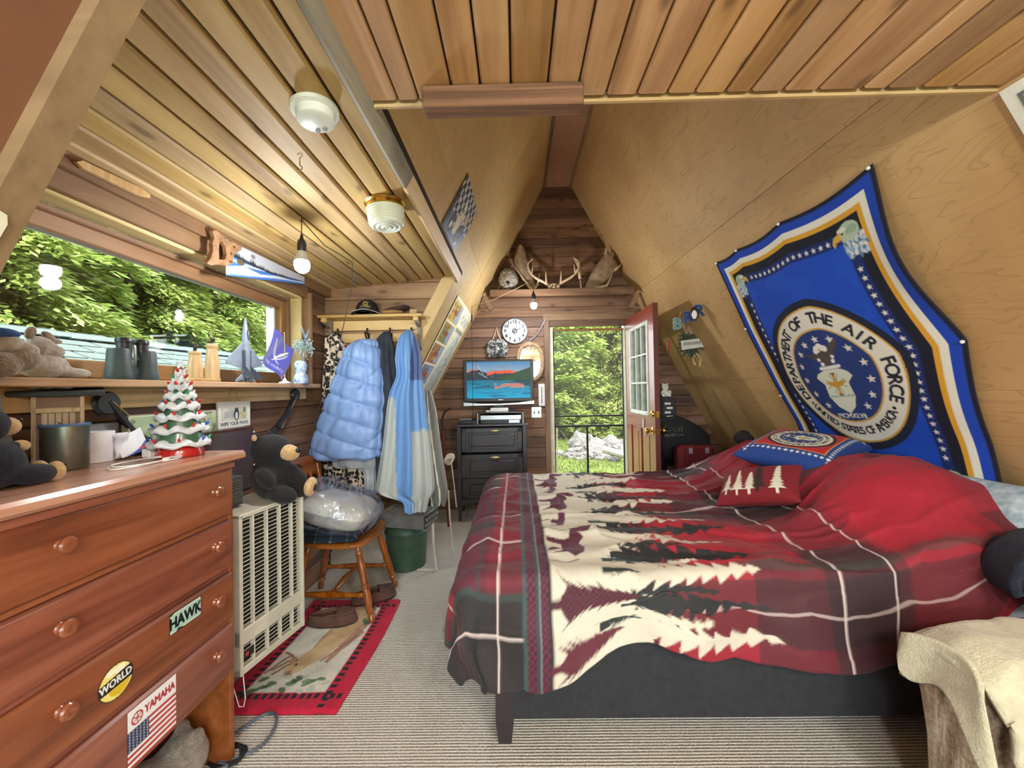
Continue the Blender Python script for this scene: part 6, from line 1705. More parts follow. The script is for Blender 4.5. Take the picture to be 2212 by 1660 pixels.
for x in (-0.025, 0.025): G().box((x, -0.009, 0), (0.012, 0.012, 0.026), rotm(0.3, 0, 0), bev=0.002).build('toggle', 'plastic_black', swp)
tag(G().tube(smooth_pts([(0.12, YW-0.012, 1.86), (0.18, YW-0.02, 1.90), (0.24, YW-0.02, 1.95), (0.30, YW-0.015, 2.04), (0.345, YW-0.03, 2.13)]), 0.009, 8).build('wall_cable', 'silver'), 'grey sheathed cable rising to the door frame corner', 'cable')
tag(G().tube([(-0.40, 3.60, 2.13), (-0.2, 3.65, 2.2), (0.185, 3.72, 2.40)], 0.0028, 6).build('bulb_supply_cord', 'cord_tan'), 'thin cord stretched from the left slope to the shelf bulb', 'cord')
tag(G().tube([(-0.40, 3.60, 2.13), (-0.405, 3.60, 2.02), (-0.41, 3.62, 1.2), (-0.45, 3.70, 0.6), (-0.50, 3.76, 0.10)], 0.0025, 6).tube([(-0.404, 3.60, 2.05), (-0.4045, 3.60, 1.98)], 0.007, 8).build('pull_cord', 'cord_black'), 'thin cord with inline switch hanging before the television', 'cord')

# ================================================================ ANTLER SHELF
as_ = thing('antler_shelf', 'wide plank shelf across the gable holding antlers', 'shelf', (0.5, 4.2, 2.395))
WOOD('shelf_red', (70, 48, 34), (108, 78, 56), (138, 104, 78), hue=0.004, var=0.1)
G().box((0, 0.0, -0.012), (1.50, 0.29, 0.024), bev=0.003).build('board', 'shelf_red', as_)
G().box((0, -0.15, -0.035), (1.52, 0.02, 0.075), bev=0.003).build('front_edge', 'shelf_red', as_)
for x in (-0.80, 0.80): G().box((x*0.985, -0.05, -0.12), (0.05, 0.05, 0.16), rotm(0, radians(28 if x > 0 else -28), 0), bev=0.003).build('bracket', 'trim_brown', as_)
ZA = 2.396
M('antler_brown', (172, 146, 116), 0.75, c2=(124, 100, 78), ns=22, bump=0.5, bs=60, bd=0.006)
M('antler_bone', (226, 208, 176), 0.5, c2=(178, 146, 112), ns=18)
def moose(name, lab, outline, tines, loc, rot):
    t = thing(name, lab, 'antler', loc, rot=rot, group='moose antler palms on the shelf')
    bmx = G()
    def palm(u, v):
        i = u*(len(outline)-1); k = min(int(i), len(outline)-2); f = i-k
        l = Vector(outline[k][0]).lerp(Vector(outline[k+1][0]), f); r_ = Vector(outline[k][1]).lerp(Vector(outline[k+1][1]), f)
        p = l.lerp(r_, v); c = 0.035*sin(pi*v)*min(1, u*2)
        return (p.x, -c, p.y)
    bmx.sheet(palm, 24, 10); bmx.build('palm', 'antler_brown', t, solid=0.026)
    for a, b, c in tines: G().tube([a, b, c], [0.017, 0.013, 0.003], 8).build('tine', 'antler_bone', t)
    return t
moose('moose_antler', 'tall brown moose antler palm standing at the left of the shelf',
      [((0.10, 0.0), (0.15, 0.02)), ((0.05, 0.10), (0.13, 0.12)), ((-0.06, 0.24), (0.09, 0.24)), ((-0.08, 0.36), (0.06, 0.36)), ((-0.05, 0.45), (0.03, 0.46)), ((-0.03, 0.50), (0.0, 0.51))],
      [((0.10, -0.02, 0.03), (0.02, -0.04, 0.12), (-0.08, -0.05, 0.27)), ((0.12, -0.03, 0.0), (0.17, -0.07, 0.06), (0.19, -0.08, 0.17)), ((0.12, -0.03, 0.0), (0.07, -0.07, 0.03), (0.04, -0.08, 0.09))], (0.085, 4.22, ZA+0.02), (0, 0, 0))
moose('moose_antler', 'wide brown moose antler palm leaning at the right of the shelf',
      [((0.0, 0.0), (0.05, -0.01)), ((0.03, 0.07), (0.12, 0.02)), ((0.09, 0.18), (0.24, 0.09)), ((0.17, 0.30), (0.33, 0.18)), ((0.23, 0.37), (0.37, 0.24)), ((0.25, 0.40), (0.36, 0.27))],
      [((0.12, -0.03, 0.01), (0.24, -0.05, 0.03), (0.30, -0.05, 0.15)), ((0.0, -0.02, 0.0), (-0.04, -0.05, 0.0), (-0.05, -0.05, 0.12)), ((-0.05, -0.05, 0.11), (-0.06, -0.05, 0.24), (-0.12, -0.04, 0.36)), ((0.33, -0.01, 0.2), (0.37, -0.02, 0.23), (0.41, -0.02, 0.27)), ((0.24, -0.01, 0.38), (0.25, -0.01, 0.42), (0.245, -0.01, 0.45)), ((0.30, -0.01, 0.33), (0.32, -0.01, 0.38), (0.325, -0.01, 0.41))], (0.76, 4.2, ZA+0.02), (0, 0, 0))
dk = thing('deer_skull_antlers', 'pale deer skull plate with curved antlers in the middle of the shelf', 'antlers', (0.42, 4.12, ZA))
g = G().ell((0, 0, 0.045), (0.055, 0.05, 0.035)).ell((-0.045, -0.03, 0.03), (0.022, 0.02, 0.02)).ell((0.045, -0.03, 0.03), (0.022, 0.02, 0.02)).ell((0, -0.045, 0.02), (0.022, 0.02, 0.016)).ell((-0.05, -0.02, 0.01), (0.012, 0.012, 0.012)).ell((0.05, -0.02, 0.01), (0.012, 0.012, 0.012))
g.build('skull', 'antler_bone', dk, voxel=0.006)
for sg in (-1, 1): G().ell((sg*0.018, -0.055, 0.032), (0.008, 0.01, 0.008), n=10, m=6).build('socket', 'dark_inside', dk)
for sg in (-1, 1):
    G().tube(smooth_pts([(sg*0.05, 0, 0.05), (sg*0.10, 0.0, 0.09), (sg*0.19, -0.02, 0.135), (sg*0.255, -0.03, 0.20), (sg*0.27, -0.04, 0.28), (sg*0.22, -0.05, 0.33)], 5), [0.016]*5+[0.014]*6+[0.012]*6+[0.009]*5+[0.006]*3+[0.003], 8).build('antler', 'antler_bone', dk)
    G().tube([(sg*0.075, 0, 0.07), (sg*0.08, -0.02, 0.13), (sg*0.082, -0.02, 0.20)], [0.011, 0.009, 0.003], 8).build('tine', 'antler_bone', dk)
    G().tube([(sg*0.235, -0.03, 0.17), (sg*0.225, -0.03, 0.22), (sg*0.22, -0.03, 0.27)], [0.010, 0.008, 0.003], 8).build('tine', 'antler_bone', dk)
wn_ = thing('wasp_nest', 'grey papery wasp nest ball at the left end of the shelf', 'wasp nest', (-0.065, 4.15, ZA+0.001))
def nestmat():
    t = NT('nest_paper'); v = t.coords((1, 1, 3), rand=False); n = t.noise(v, 18, 5, 1.5)
    t.col(t.ramp(n, [(0.35, (92, 84, 76)), (0.5, (160, 150, 138)), (0.65, (206, 198, 184))])); t.setp(Roughness=0.95); t.bump(n, 0.9, 0.02); MATS['nest_paper'] = t.m
nestmat()
bm = bmesh.new(); bmesh.ops.create_uvsphere(bm, u_segments=36, v_segments=22, radius=1)
for v in bm.verts:
    d = 1+0.10*fbm(v.co.x*2.2, v.co.y*2.2, v.co.z*4)
    v.co = Vector((v.co.x*0.105*d, v.co.y*0.10*d, 0.128+v.co.z*0.125*d))
me = bpy.data.meshes.new('shell'); bm.to_mesh(me); bm.free(); me.materials.append(MATS['nest_paper']); me.polygons.foreach_set('use_smooth', [True]*len(me.polygons))
o = bpy.data.objects.new('shell', me); COL.objects.link(o); o.parent = wn_
G().ell((0.0, -0.095, 0.075), (0.017, 0.015, 0.017), n=12, m=8).build('entrance', 'nose_black', wn_)
G().tube([(-0.14, -0.05, -0.03), (-0.10, -0.04, 0.04), (-0.06, -0.02, 0.10)], 0.007, 6).tube([(0.02, 0, 0.24), (0.05, 0.0, 0.30), (0.02, 0.0, 0.34)], 0.006, 6).build('twig', 'antler_brown', wn_)

# ================================================================ POSTERS ON THE LEFT SLOPE
VCOL('poster_paper', 0.55, 0, 200, 0.05, weave=0.02)
def onslope(side, y, s, d):
    D, N, X0 = (DL, NL, XL) if side < 0 else (DR, NR, XR)
    return Vector((X0, y, 0)) + D*s + N*d
cv = Canvas(0.40, 0.30, 0.004, (190, 196, 214))
for i in range(12):
    for j in range(9):
        if (i+j) % 2 == 0: cv.poly([(i*0.036-j*0.006, j*0.036-0.004*i), ((i+1)*0.036-j*0.006, j*0.036-0.004*i), ((i+1)*0.036-(j+1)*0.006, (j+1)*0.036-0.004*i), (i*0.036-(j+1)*0.006, (j+1)*0.036-0.004*i)], (34, 36, 48))
cv.rect(0, 0.19, 0.4, 0.3, (92, 104, 150)); cv.rect(0.0, 0, 0.035, 0.3, (44, 46, 62))
cv.ellipse(0.2, 0.19, 0.05, 0.07, (226, 214, 196)); cv.ellipse(0.12, 0.23, 0.05, 0.05, (40, 44, 66)); cv.ellipse(0.28, 0.22, 0.05, 0.06, (54, 60, 88)); cv.ellipse(0.3, 0.12, 0.03, 0.04, (200, 170, 150))
cv.rect(0.10, 0.225, 0.125, 0.26, (230, 230, 236)); cv.ellipse(0.2, 0.1, 0.02, 0.03, (232, 226, 214)); camo(cv, 9, [(60, 70, 110), (210, 206, 206), (130, 140, 170)], 14, 0.018)
def pos1(u, v): # u along Y (near to far), v down the slope
    return tuple(onslope(-1, 2.10+u*1.1, 2.895-v*1.05, 0.006+0.02*abs(u-0.2)*0+0.012*sin(v*11)*(u/0.4)))
o = flat_print('racing_poster', cv, pos1, None, 'poster_paper'); tag(o, 'checkered flag racing poster on the left plywood slope', 'poster')
cv = Canvas(1.0, 0.55, 0.0055, (236, 230, 200))
rs = random.Random(31)
cv.rect(0.02, 0.02, 0.98, 0.53, (240, 236, 212))
pal = [(214, 176, 70), (150, 150, 70), (176, 120, 70), (120, 140, 170), (206, 196, 140)]
for k in range(5):
    x0 = 0.03+k*0.19
    cv.rect(x0, 0.34, x0+0.17, 0.53, pal[k]); cv.rect(x0+0.01, 0.35, x0+0.16, 0.42, (150, 176, 210))
    for i in range(16): cv.ellipse(x0+rs.uniform(0.02, 0.15), rs.uniform(0.40, 0.52), 0.02, 0.012, rs.choice([(120, 120, 50), (206, 170, 80), (160, 90, 60), (90, 110, 70)]), 0.8, rs.uniform(0, 3))
    cv.ellipse(x0+0.085, 0.44, 0.022, 0.05, (150, 86, 56)); cv.ellipse(x0+0.09, 0.40, 0.012, 0.016, (188, 130, 92))
cv.poly([(0.25, 0.06), (0.55, 0.03), (0.9, 0.08), (0.93, 0.28), (0.7, 0.31), (0.4, 0.27), (0.24, 0.2)], (206, 214, 206))
for i in range(60): cv.ellipse(rs.uniform(0.26, 0.92), rs.uniform(0.05, 0.30), 0.018, 0.01, rs.choice([(150, 172, 150), (170, 188, 170), (120, 146, 120)]), 0.5, rs.uniform(0, 3))
for i in range(70): cv.rect(0.26+0.01*i*0.95, 0.12+0.02*sin(i*0.6), 0.263+0.01*i*0.95+0.003, 0.14+0.02*sin(i*0.6), (90, 96, 90), 0.7)
cv.rect(0.20, 0.05, 0.24, 0.30, (130, 132, 110), 0.8)
for i in range(5):
    yy = 0.05+i*0.05
    cv.line([(0.07, yy), (0.15, yy+0.004)], 0.010, (84, 96, 120)); cv.line([(0.07+0.04*(i % 2), yy), (0.11+0.04*(i % 2), yy+0.03)], 0.009, (84, 96, 120))
for i in range(12): cv.rect(0.03+0.004*(i % 2), 0.05+i*0.02, 0.055, 0.055+i*0.02, (140, 140, 130))
def pos2(u, v): # u: from the upper end down the slope; v: far -> near
    f = u/1.0; sag = 0.02*sin(pi*v/0.55)*(0.6+0.4*sin(5*u))
    y = 4.14+0.05*f - v*1.78
    return tuple(onslope(-1, y, 2.43-u*1.06, 0.008+sag*0.9))
o = flat_print('trail_map_poster', cv, pos2, None, 'poster_paper'); tag(o, 'cream illustrated trail map poster with photo strip on the left slope', 'poster')

# ================================================================ RIGHT SLOPE, NEAR THE DOOR
M('twig_tan', (206, 176, 120), 0.8, c2=(160, 128, 80)); M('sprig_dark', (96, 104, 84), 0.8, c2=(44, 54, 42), ns=40)
wr_ = thing('wall_wreath', 'snowshoe and pinecone wreath with a small white sign near the door', 'wreath', (1.615, 3.60, 1.80)); wr_.scale = (1.35, 1.0, 1.55)
g = G(); rw = random.Random(5)
for i in range(260):
    a = rw.uniform(0, 2*pi); l = rw.uniform(0.02, 0.075); c = Vector((0.02*cos(a), -0.03, -0.06+rw.uniform(-0.03, 0.06)))
    tip = c+Vector((l*cos(a), rw.uniform(-0.05, 0.01), l*sin(a)*0.9)); g.tube([c, (c+tip)/2+Vector((0, -0.01, 0.01)), tip], [0.003, 0.0055, 0.0015], 5)
g.build('evergreen_sprigs', 'sprig_dark', wr_)
for dx in (-0.02, 0.04):
    pts = [(dx+0.045*cos(t)*(1 if sin(t) > 0 else 0.45), -0.03, 0.10+0.10*sin(t)) for t in np.linspace(0, 2*pi, 24, endpoint=False)]
    gg = G().tube(pts, 0.005, 6, closed=True)
    for k in range(5): gg.tube([(dx-0.035, -0.03, 0.06+k*0.025), (dx+0.035, -0.03, 0.075+k*0.025)], 0.002, 4)
    gg.build('snowshoe', 'twig_tan', wr_)
for k in range(6): G().ell((-0.03+0.015*k, -0.05, 0.03+0.02*(k % 2)), (0.018, 0.016, 0.022), n=10, m=8).build('pinecone', 'antler_brown', wr_)
G().box((0.0, -0.075, -0.045), (0.15, 0.008, 0.055), rotm(0, radians(-6), 0), bev=0.003).build('sign', 'sign_board', wr_)
for k in range(9): G().box((-0.055+k*0.013, -0.08, -0.045+0.001*k), (0.005, 0.001, 0.018)).build('sign_letter', 'clock_rim', wr_, smooth=False)
G().tube([(0.03, -0.05, -0.10), (0.0, -0.07, -0.13), (0.02, -0.07, -0.17)], 0.008, 6).tube([(0.03, -0.05, -0.10), (0.06, -0.06, -0.13), (0.05, -0.06, -0.18)], 0.008, 6).build('bow', 'twig_tan', wr_)
M('brr_blue', (62, 96, 170), 0.6); M('pale_teal', (150, 188, 190), 0.6)
pn = thing('penguin_sign', 'small blue winter sign with a penguin on the right slope', 'sign', onslope(1, 3.22, 2.205, 0.012), rot=(0, 0, radians(-34))); pn.location = Vector(pn.location)+Vector((-0.09, 0, -0.02))
for k, (tx, m_) in enumerate((('B', 'pale_teal'), ('R', 'brr_blue'), ('R', 'brr_blue'))):
    text_part(tx, 0.13, m_, pn, lambda x, y, k=k: (-0.12+k*0.085+x, -0.03, -0.04+0.045*k+y), name='letter', bold=0.006).modifiers.new('thick', 'SOLIDIFY').thickness = 0.016
pg = G().ell((0.02, -0.045, 0.03), (0.035, 0.014, 0.055), n=16, m=10).build('penguin', 'plastic_black', pn)
G().ell((0.02, -0.056, 0.02), (0.02, 0.008, 0.038), n=12, m=8).build('belly', 'plastic_white', pg)
# snowman bear, speaker, duffel, suitcase stacked behind the open door
M('plush_white', (236, 234, 228), 0.95, c2=(214, 212, 206), bump=0.5, bs=160)
stk = thing('storage_cabinet', 'dark storage cabinet in the shadows behind the open door', 'cabinet', (1.60, 3.70, 0))
G().box((0, 0, 0.31), (0.5, 0.42, 0.62), bev=0.006).build('body', 'espresso', stk)
for sx in (-1, 1): 
    d_ = G().box((sx*0.12, -0.215, 0.31), (0.23, 0.012, 0.58), bev=0.003).build('door', 'espresso', stk)
    G().ell((sx*0.03, -0.228, 0.35), 0.012, n=10, m=8).build('knob', 'silver', d_)
dfl = thing('duffel_bag', 'black soft bag with white lettering behind the open door', 'bag', (1.58, 3.72, 0.621))
def duf(u, v, s):
    a, b = 2*u-1, 2*v-1
    return (a*0.26*(1-0.1*b*b)-0.02*b, -s*0.13*((1-a**4)*(1-b**4))**0.5, 0.22+b*0.22*(1-0.18*a*a)-0.10*max(0, a)*max(0, b))
both(duf, 28, 24, G()).build('bag', 'cap_black', dfl)
text_part('Loon', 0.085, 'thread_white', dfl, lambda x, y: (-0.135+x+y*0.25, -0.152, 0.335+y), bold=0.001)
text_part('HELMETS.com', 0.030, 'thread_white', dfl, lambda x, y: (-0.13+x, -0.152, 0.275+y+x*0.05), bold=0.0006)
sc_ = thing('red_suitcase', 'dark red ribbed suitcase lying by the bed below the black bag', 'suitcase', (1.55, 3.40, 0.0))
M('suit_red', (104, 28, 36), 0.4, c2=(80, 20, 28))
G().box((0, 0, 0.415), (0.32, 0.13, 0.83), bev=0.03).build('shell', 'suit_red', sc_)
for k in range(7): G().box((-0.12+k*0.04, -0.068, 0.43), (0.012, 0.012, 0.76), bev=0.004).build('rib', 'suit_red', sc_)
for x in (-0.06, 0.08): G().box((x, -0.075, 0.79), (0.03, 0.012, 0.05), bev=0.002).build('latch', 'silver', sc_)
bx_ = thing('white_bear_figure', 'small white seated bear figure on the dark stand behind the door', 'figurine', (1.555, 4.03, 1.235))
G().ell((0, 0, 0.04), (0.045, 0.04, 0.042)).ell((0, -0.005, 0.105), (0.034, 0.032, 0.034)).ell((-0.024, 0, 0.135), (0.012, 0.01, 0.012)).ell((0.024, 0, 0.135), (0.012, 0.01, 0.012)).ell((-0.03, -0.035, 0.018), (0.018, 0.022, 0.018)).ell((0.03, -0.035, 0.018), (0.018, 0.022, 0.018)).ell((0.045, -0.01, 0.05), (0.014, 0.02, 0.024)).build('body', 'plush_white', bx_, voxel=0.006)
for x in (-0.012, 0.012): G().ell((x, -0.035, 0.112), 0.004, n=8, m=6).build('eye', 'nose_black', bx_)
cs = thing('black_stand', 'narrow dark stand with small white labels behind the open door', 'stand', (1.565, 4.06, 0))
G().box((0, 0, 0.617), (0.14, 0.22, 1.234), bev=0.004).build('column', 'espresso', cs)
for k in range(4): G().box((-0.02+0.02*(k % 2), -0.1115, 1.17-k*0.045), (0.06, 0.003, 0.022)).build('label_card', 'plastic_white', cs, smooth=False)
# ribbon and crystal on the door
rbn = thing('white_ribbon', 'white looped ribbon hanging on the red door', 'ribbon', (1.222, 3.72, 0.98))
G().tube(smooth_pts([(0, 0.02, -0.10), (0, -0.012, 0.02), (0, 0.0, 0.06), (0, 0.012, 0.02), (0, -0.025, -0.10)]), 0.009, 6, squash=0.3).build('loop', 'tissue', rbn)
# white framed picture at the right edge and card on the rafter
fp = thing('framed_picture', 'white framed drawing under the loft at the right edge', 'picture', onslope(1, 0.88, 2.30, 0.004))
g = G()
def frm(y0, y1, s0, s1, d0, d1):
    gg = G(); v = slope_quad(1, y0, y1, s0, s1, d0, d1); gg.add(v, [(0, 1, 2, 3), (7, 6, 5, 4), (0, 4, 5, 1), (1, 5, 6, 2), (2, 6, 7, 3), (3, 7, 4, 0)]); return gg
def fb(gg, n, m): o = gg.build(n, m, fp, smooth=False); o.location = -Vector(fp.location); return o
fb(frm(0.60, 1.13, 2.06, 2.505, 0.002, 0.02), 'frame', 'white_paint')
fb(frm(0.635, 1.10, 2.09, 2.475, 0.02, 0.022), 'mat', 'plastic_grey')
M('pic_grey', (186, 192, 192), 0.5)
fb(frm(0.645, 1.09, 2.10, 2.465, 0.022, 0.023), 'drawing', 'pic_grey')
gg = G(); cpt = onslope(1, 1.06, 2.43, 0.025)
gg.tube([onslope(1, 1.05+0.018*cos(t), 2.43+0.018*sin(t), 0.0245) for t in np.linspace(0, 2*pi, 20, endpoint=False)], 0.002, 5, closed=True)
gg.tube([onslope(1, 1.06, 2.40, 0.0245), onslope(1, 1.0, 2.36, 0.0245), onslope(1, 0.95, 2.38, 0.0245)], 0.002, 5)
fb(gg, 'drawn_line', 'plastic_grey')
pts = [(0.49, 1.71), (0.525, 1.715), (0.538, 1.76), (0.545, 1.80), (0.546, 1.835), (0.541, 1.848), (0.52, 1.855), (0.49, 1.86)]
tag(G().poly(pts, 0.003, lambda y, s_, d: tuple(onslope(-1, y, s_, 0.0225+d))).build('white_card', 'shade_cream'), 'white card fixed to the dormer rafter at the left edge', 'card')
# small red tag beside the door edge
tag(G().box((0, 0, 0), (0.012, 0.02, 0.09), bev=0.003).build('red_tag', 'ceramic_red', loc=(1.375, 3.47, 1.71)), 'small red tag hanging behind the door edge', 'tag')

tag(G().tube(smooth_pts([(-0.22, 4.0, 0.06), (-0.16, 3.93, 0.012), (-0.05, 3.92, 0.01), (0.0, 3.95, 0.03)]), 0.006, 6).box((0.02, 3.95, 0.045), (0.05, 0.03, 0.03), bev=0.004).build('white_power_cord', 'plastic_white'), 'white power cord and plug under the black dresser', 'cord')
# ================================================================ BED
M('bed_charcoal', (48, 49, 56), 0.85, c2=(38, 39, 45), ns=40, bump=0.3, bs=260)
bed = thing('low_bed', 'low dark charcoal upholstered bed frame', 'bed', (0.95, 2.25, 0))
BX0, BX1, BY0, BY1 = -0.095, 2.0, 1.47, 3.02
def bb_(x0, x1, y0, y1, z0, z1, n, m='bed_charcoal', bev=0.012): return bw(G().box(((x0+x1)/2, (y0+y1)/2, (z0+z1)/2), (x1-x0, y1-y0, z1-z0), bev=bev), n, m, bed)
bb_(BX0, BX1, BY0, BY0+0.05, 0.09, 0.40, 'side_rail'); bb_(BX0, BX1, BY1-0.05, BY1, 0.09, 0.40, 'side_rail')
bb_(BX0, BX0+0.05, BY0, BY1, 0.09, 0.40, 'foot_rail'); bb_(BX1-0.05, BX1, BY0, BY1, 0.09, 0.40, 'head_rail')
for x in (BX0+0.03, BX1-0.08):
    for y in (BY0+0.03, BY1-0.03):
        g = G(); v = []
        for (z, h) in ((0.40, 0.034), (0.09, 0.034), (0.0, 0.024)):
            v += [(x-h, y-h, z), (x+h, y-h, z), (x+h, y+h, z), (x-h, y+h, z)]
        g.add(v, [(0, 1, 2, 3)]+[(i*4+k, i*4+(k+1) % 4, (i+1)*4+(k+1) % 4, (i+1)*4+k) for i in range(2) for k in range(4)]+[(11, 10, 9, 8)])
        bw(g, 'leg', 'espresso', bed, smooth=False)
M('sheet_blue', (206, 214, 226), 0.9, c2=(150, 168, 196), ns=16)
mt = G().box((0, 0, 0), (2.02, 1.50, 0.25), bev=0.06).build('mattress', 'sheet_blue', loc=(1.0, 2.245, 0.51)); tag(mt, 'mattress in a pale blue patterned sheet under the duvet', 'mattress')

# duvet: cloth coordinate c runs foot -> head (world X on top), q runs near -> far (world Y on top)
C0, C1, Q0, Q1 = -0.51, 2.16, -0.37, 1.86
XE, YE, YFE = -0.14, 1.475, 3.03
pitch = 0.0062
CV = Canvas(C1-C0, Q1-Q0, pitch, (104, 28, 44))
cc_, qq_ = CV.X+C0, CV.Y+Q0          # v grows from near hem to far hem
BUR, RED, BLK, GRN, WHT, CRM, MAR = (106, 30, 46), (176, 26, 50), (30, 34, 38), (44, 66, 62), (224, 206, 204), (212, 206, 190), (92, 30, 50)
def band(v, a, b, c, f): CV.fill((v >= a) & (v < b), c, f)
# wide plaid
for k in range(-1, 4):
    band(cc_, 0.50+k*0.92, 0.86+k*0.92, RED, 0.55)
    band(cc_, 1.12+k*0.92, 1.38+k*0.92, BLK, 0.62)
for k in range(-1, 4):
    band(qq_, 0.10+k*0.86, 0.44+k*0.86, RED, 0.45)
    band(qq_, -0.30+k*0.86, -0.06+k*0.86, BLK, 0.55)
    band(qq_, -0.035+k*0.86, 0.0+k*0.86, GRN, 0.5)
CV.fill((cc_ > 0.5) & (cc_ < 1.1) & (qq_ > 0.0) & (qq_ < 0.5), RED, 0.5)
CV.fill((cc_ > 1.40) & (cc_ < 1.85) & (qq_ > 0.02) & (qq_ < 0.46), (176, 26, 48), 0.5)
for k in range(-1, 3):
    for d in (1.17, 1.36): band(cc_, d+k*0.92, d+k*0.92+0.0075, WHT, 0.85)
    for d in (-0.20, 0.66): band(qq_, d+k*1.72*0.5+0.0, d+k*0.86+0.0075, WHT, 0.85)
# foot border
band(cc_, C0, 0.13, BUR, 0.75)
for (a, b, c, f) in ((-0.50, -0.48, GRN, 0.9), (-0.40, -0.30, RED, 0.5), (-0.30, -0.12, (58, 30, 50), 0.5), (-0.16, -0.15, GRN, 0.9)): band(cc_, a, b, c, f)
for a in (-0.36, -0.08): band(cc_, a, a+0.008, WHT, 0.9)
CV.fill((cc_ < 0.012) & (qq_ < -0.10), (30, 38, 40), 0.9)
CV.fill((cc_ < 0.012) & (qq_ > -0.10) & (qq_ < -0.075), GRN, 0.9)
CV.fill((cc_ > -0.084) & (cc_ < -0.076) & (qq_ < 0.4), WHT, 0.9)
for a in (-0.22, 0.28, 0.56, 1.14, 1.42): CV.fill((cc_ < 0.012) & (np.abs(qq_-a) < 0.0045), WHT, 0.85)
for a in (0.36, 1.22): CV.fill((cc_ < -0.11) & (qq_ > a) & (qq_ < a+0.14), GRN, 0.6)
chk = (np.floor(cc_/0.012)+np.floor(qq_/0.012)) % 2
band(cc_, 0.02, 0.105, (104, 40, 62), 1.0); CV.fill((cc_ > 0.02) & (cc_ < 0.105) & (chk == 0), (64, 26, 44))
band(cc_, 0.012, 0.026, (50, 90, 92), 1.0); band(cc_, 0.062, 0.072, (44, 74, 78), 1.0); band(cc_, 0.074, 0.079, (150, 196, 200), 0.7); band(cc_, 0.105, 0.12, (40, 34, 46), 1)
# cream frieze
band(cc_, 0.12, 0.46, CRM, 1.0)
rq = random.Random(14)
edge = 0.46+0.03*np.sin(qq_*22)+0.02*np.sin(qq_*51+1)
CV.fill((cc_ >= 0.44) & (cc_ < edge+0.03), CRM)
def fir(c0, q0, L, hw, col, n=9, f=1.0, seed=0, core=0.33):
    r = random.Random(seed); up, dn = [], []
    for i in range(n+1):
        t = i/n; w = hw*(1-t)**0.8*(0.85+0.3*r.random())
        up += [(c0+L*t+0.006, q0+w*core), (c0+L*(t+0.5/n)-0.045*(1-t), q0+w)]
        dn += [(c0+L*t+0.006, q0-w*core), (c0+L*(t+0.5/n)-0.045*(1-t), q0-w)]
    pts = [(c0-0.05, q0-0.012)]+[(c0-0.02, q0-0.012)]+dn[:-1]+[(c0+L, q0)]+up[:-1][::-1]+[(c0-0.02, q0+0.012), (c0-0.05, q0+0.012)]
    CV.poly([(a-C0, b-Q0) for a, b in pts], col, f)
DARK = (34, 36, 40)
for k, q in enumerate(np.arange(-0.30, 1.86, 0.27)):
    CV.fill((np.abs(qq_-(q+0.13)) < 0.07) & (cc_ > 0.48) & (cc_ < 0.62), BUR, 0.7)
    fir(0.42, q+0.125, rq.uniform(0.48, 0.6), 0.085, DARK, 8, 1, k)
    fir(0.46, q+0.20, rq.uniform(0.20, 0.30), 0.05, DARK, 6, 1, 50+k)
    fir(0.44, q, rq.uniform(0.42, 0.54), 0.082, CRM, 8, 1, 20+k); fir(0.46, q+0.06, 0.24, 0.04, CRM, 6, 1, 120+k)
# silhouettes on the frieze: firs, bear, moose in maroon check
def sil(pts, c0, q0, s, col):
    m = CV.pmask([(c0+a*s-C0, q0+b*s-Q0) for a, b in pts]); CV.fill(m, col); CV.fill(m & (chk == 0), tuple(x*0.72 for x in col))
bear = [(0.0, 0.0), (0.10, 0.02), (0.12, 0.10), (0.14, 0.22), (0.17, 0.30), (0.15, 0.36), (0.10, 0.37), (0.10, 0.33), (0.02, 0.33), (0.02, 0.29), (0.08, 0.27), (0.07, 0.12), (0.02, 0.12), (0.0, 0.08), (0.05, 0.06), (0.05, 0.03), (0.0, 0.03)]
moosep = [(0.0, 0.02), (0.12, 0.04), (0.16, 0.0), (0.22, 0.04), (0.24, 0.14), (0.22, 0.24), (0.26, 0.30), (0.22, 0.36), (0.30, 0.34), (0.34, 0.40), (0.28, 0.42), (0.18, 0.40), (0.16, 0.30), (0.12, 0.28), (0.0, 0.30), (0.0, 0.27), (0.10, 0.24), (0.10, 0.12), (0.0, 0.10), (0.0, 0.07), (0.09, 0.07), (0.08, 0.05)]
for k, (q, kind) in enumerate(((-0.33, 'f'), (-0.12, 'F'), (0.10, 'm'), (0.42, 'b'), (0.66, 'm'), (0.98, 'b'), (1.2, 'm'), (1.5, 'b'))):
    if kind == 'F': 
        for (w_, l_) in ((0.095, 0.27),): fir(0.17, q, l_, w_, (96, 32, 50), 9, 1, 70, 0.6)
        m = CV.pmask([(0.10-C0, q-0.1-Q0), (0.44-C0, q-0.1-Q0), (0.44-C0, q+0.1-Q0), (0.10-C0, q+0.1-Q0)])
        CV.fill(m & (chk == 0) & (np.abs(CV.A[..., 0]-lin1(96)) < 0.01), (58, 24, 36))
        fir(0.36, q+0.10, 0.09, 0.03, (34, 44, 44), 5, 1, 71)
    elif kind == 'f': fir(0.16, q+0.02, 0.22, 0.06, (92, 30, 46), 8, 1, 72, 0.6); fir(0.34, q+0.06, 0.1, 0.035, (34, 44, 44), 5, 1, 73)
    elif kind == 'b': sil(bear, 0.16, q, 0.62, (104, 40, 72)); fir(0.40, q+0.05, 0.1, 0.03, (44, 66, 70), 5, 1, 80+k)
    else: sil(moosep, 0.125, q, 0.66, (100, 36, 64)); fir(0.38, q-0.03, 0.1, 0.03, (44, 66, 70), 5, 1, 90+k)
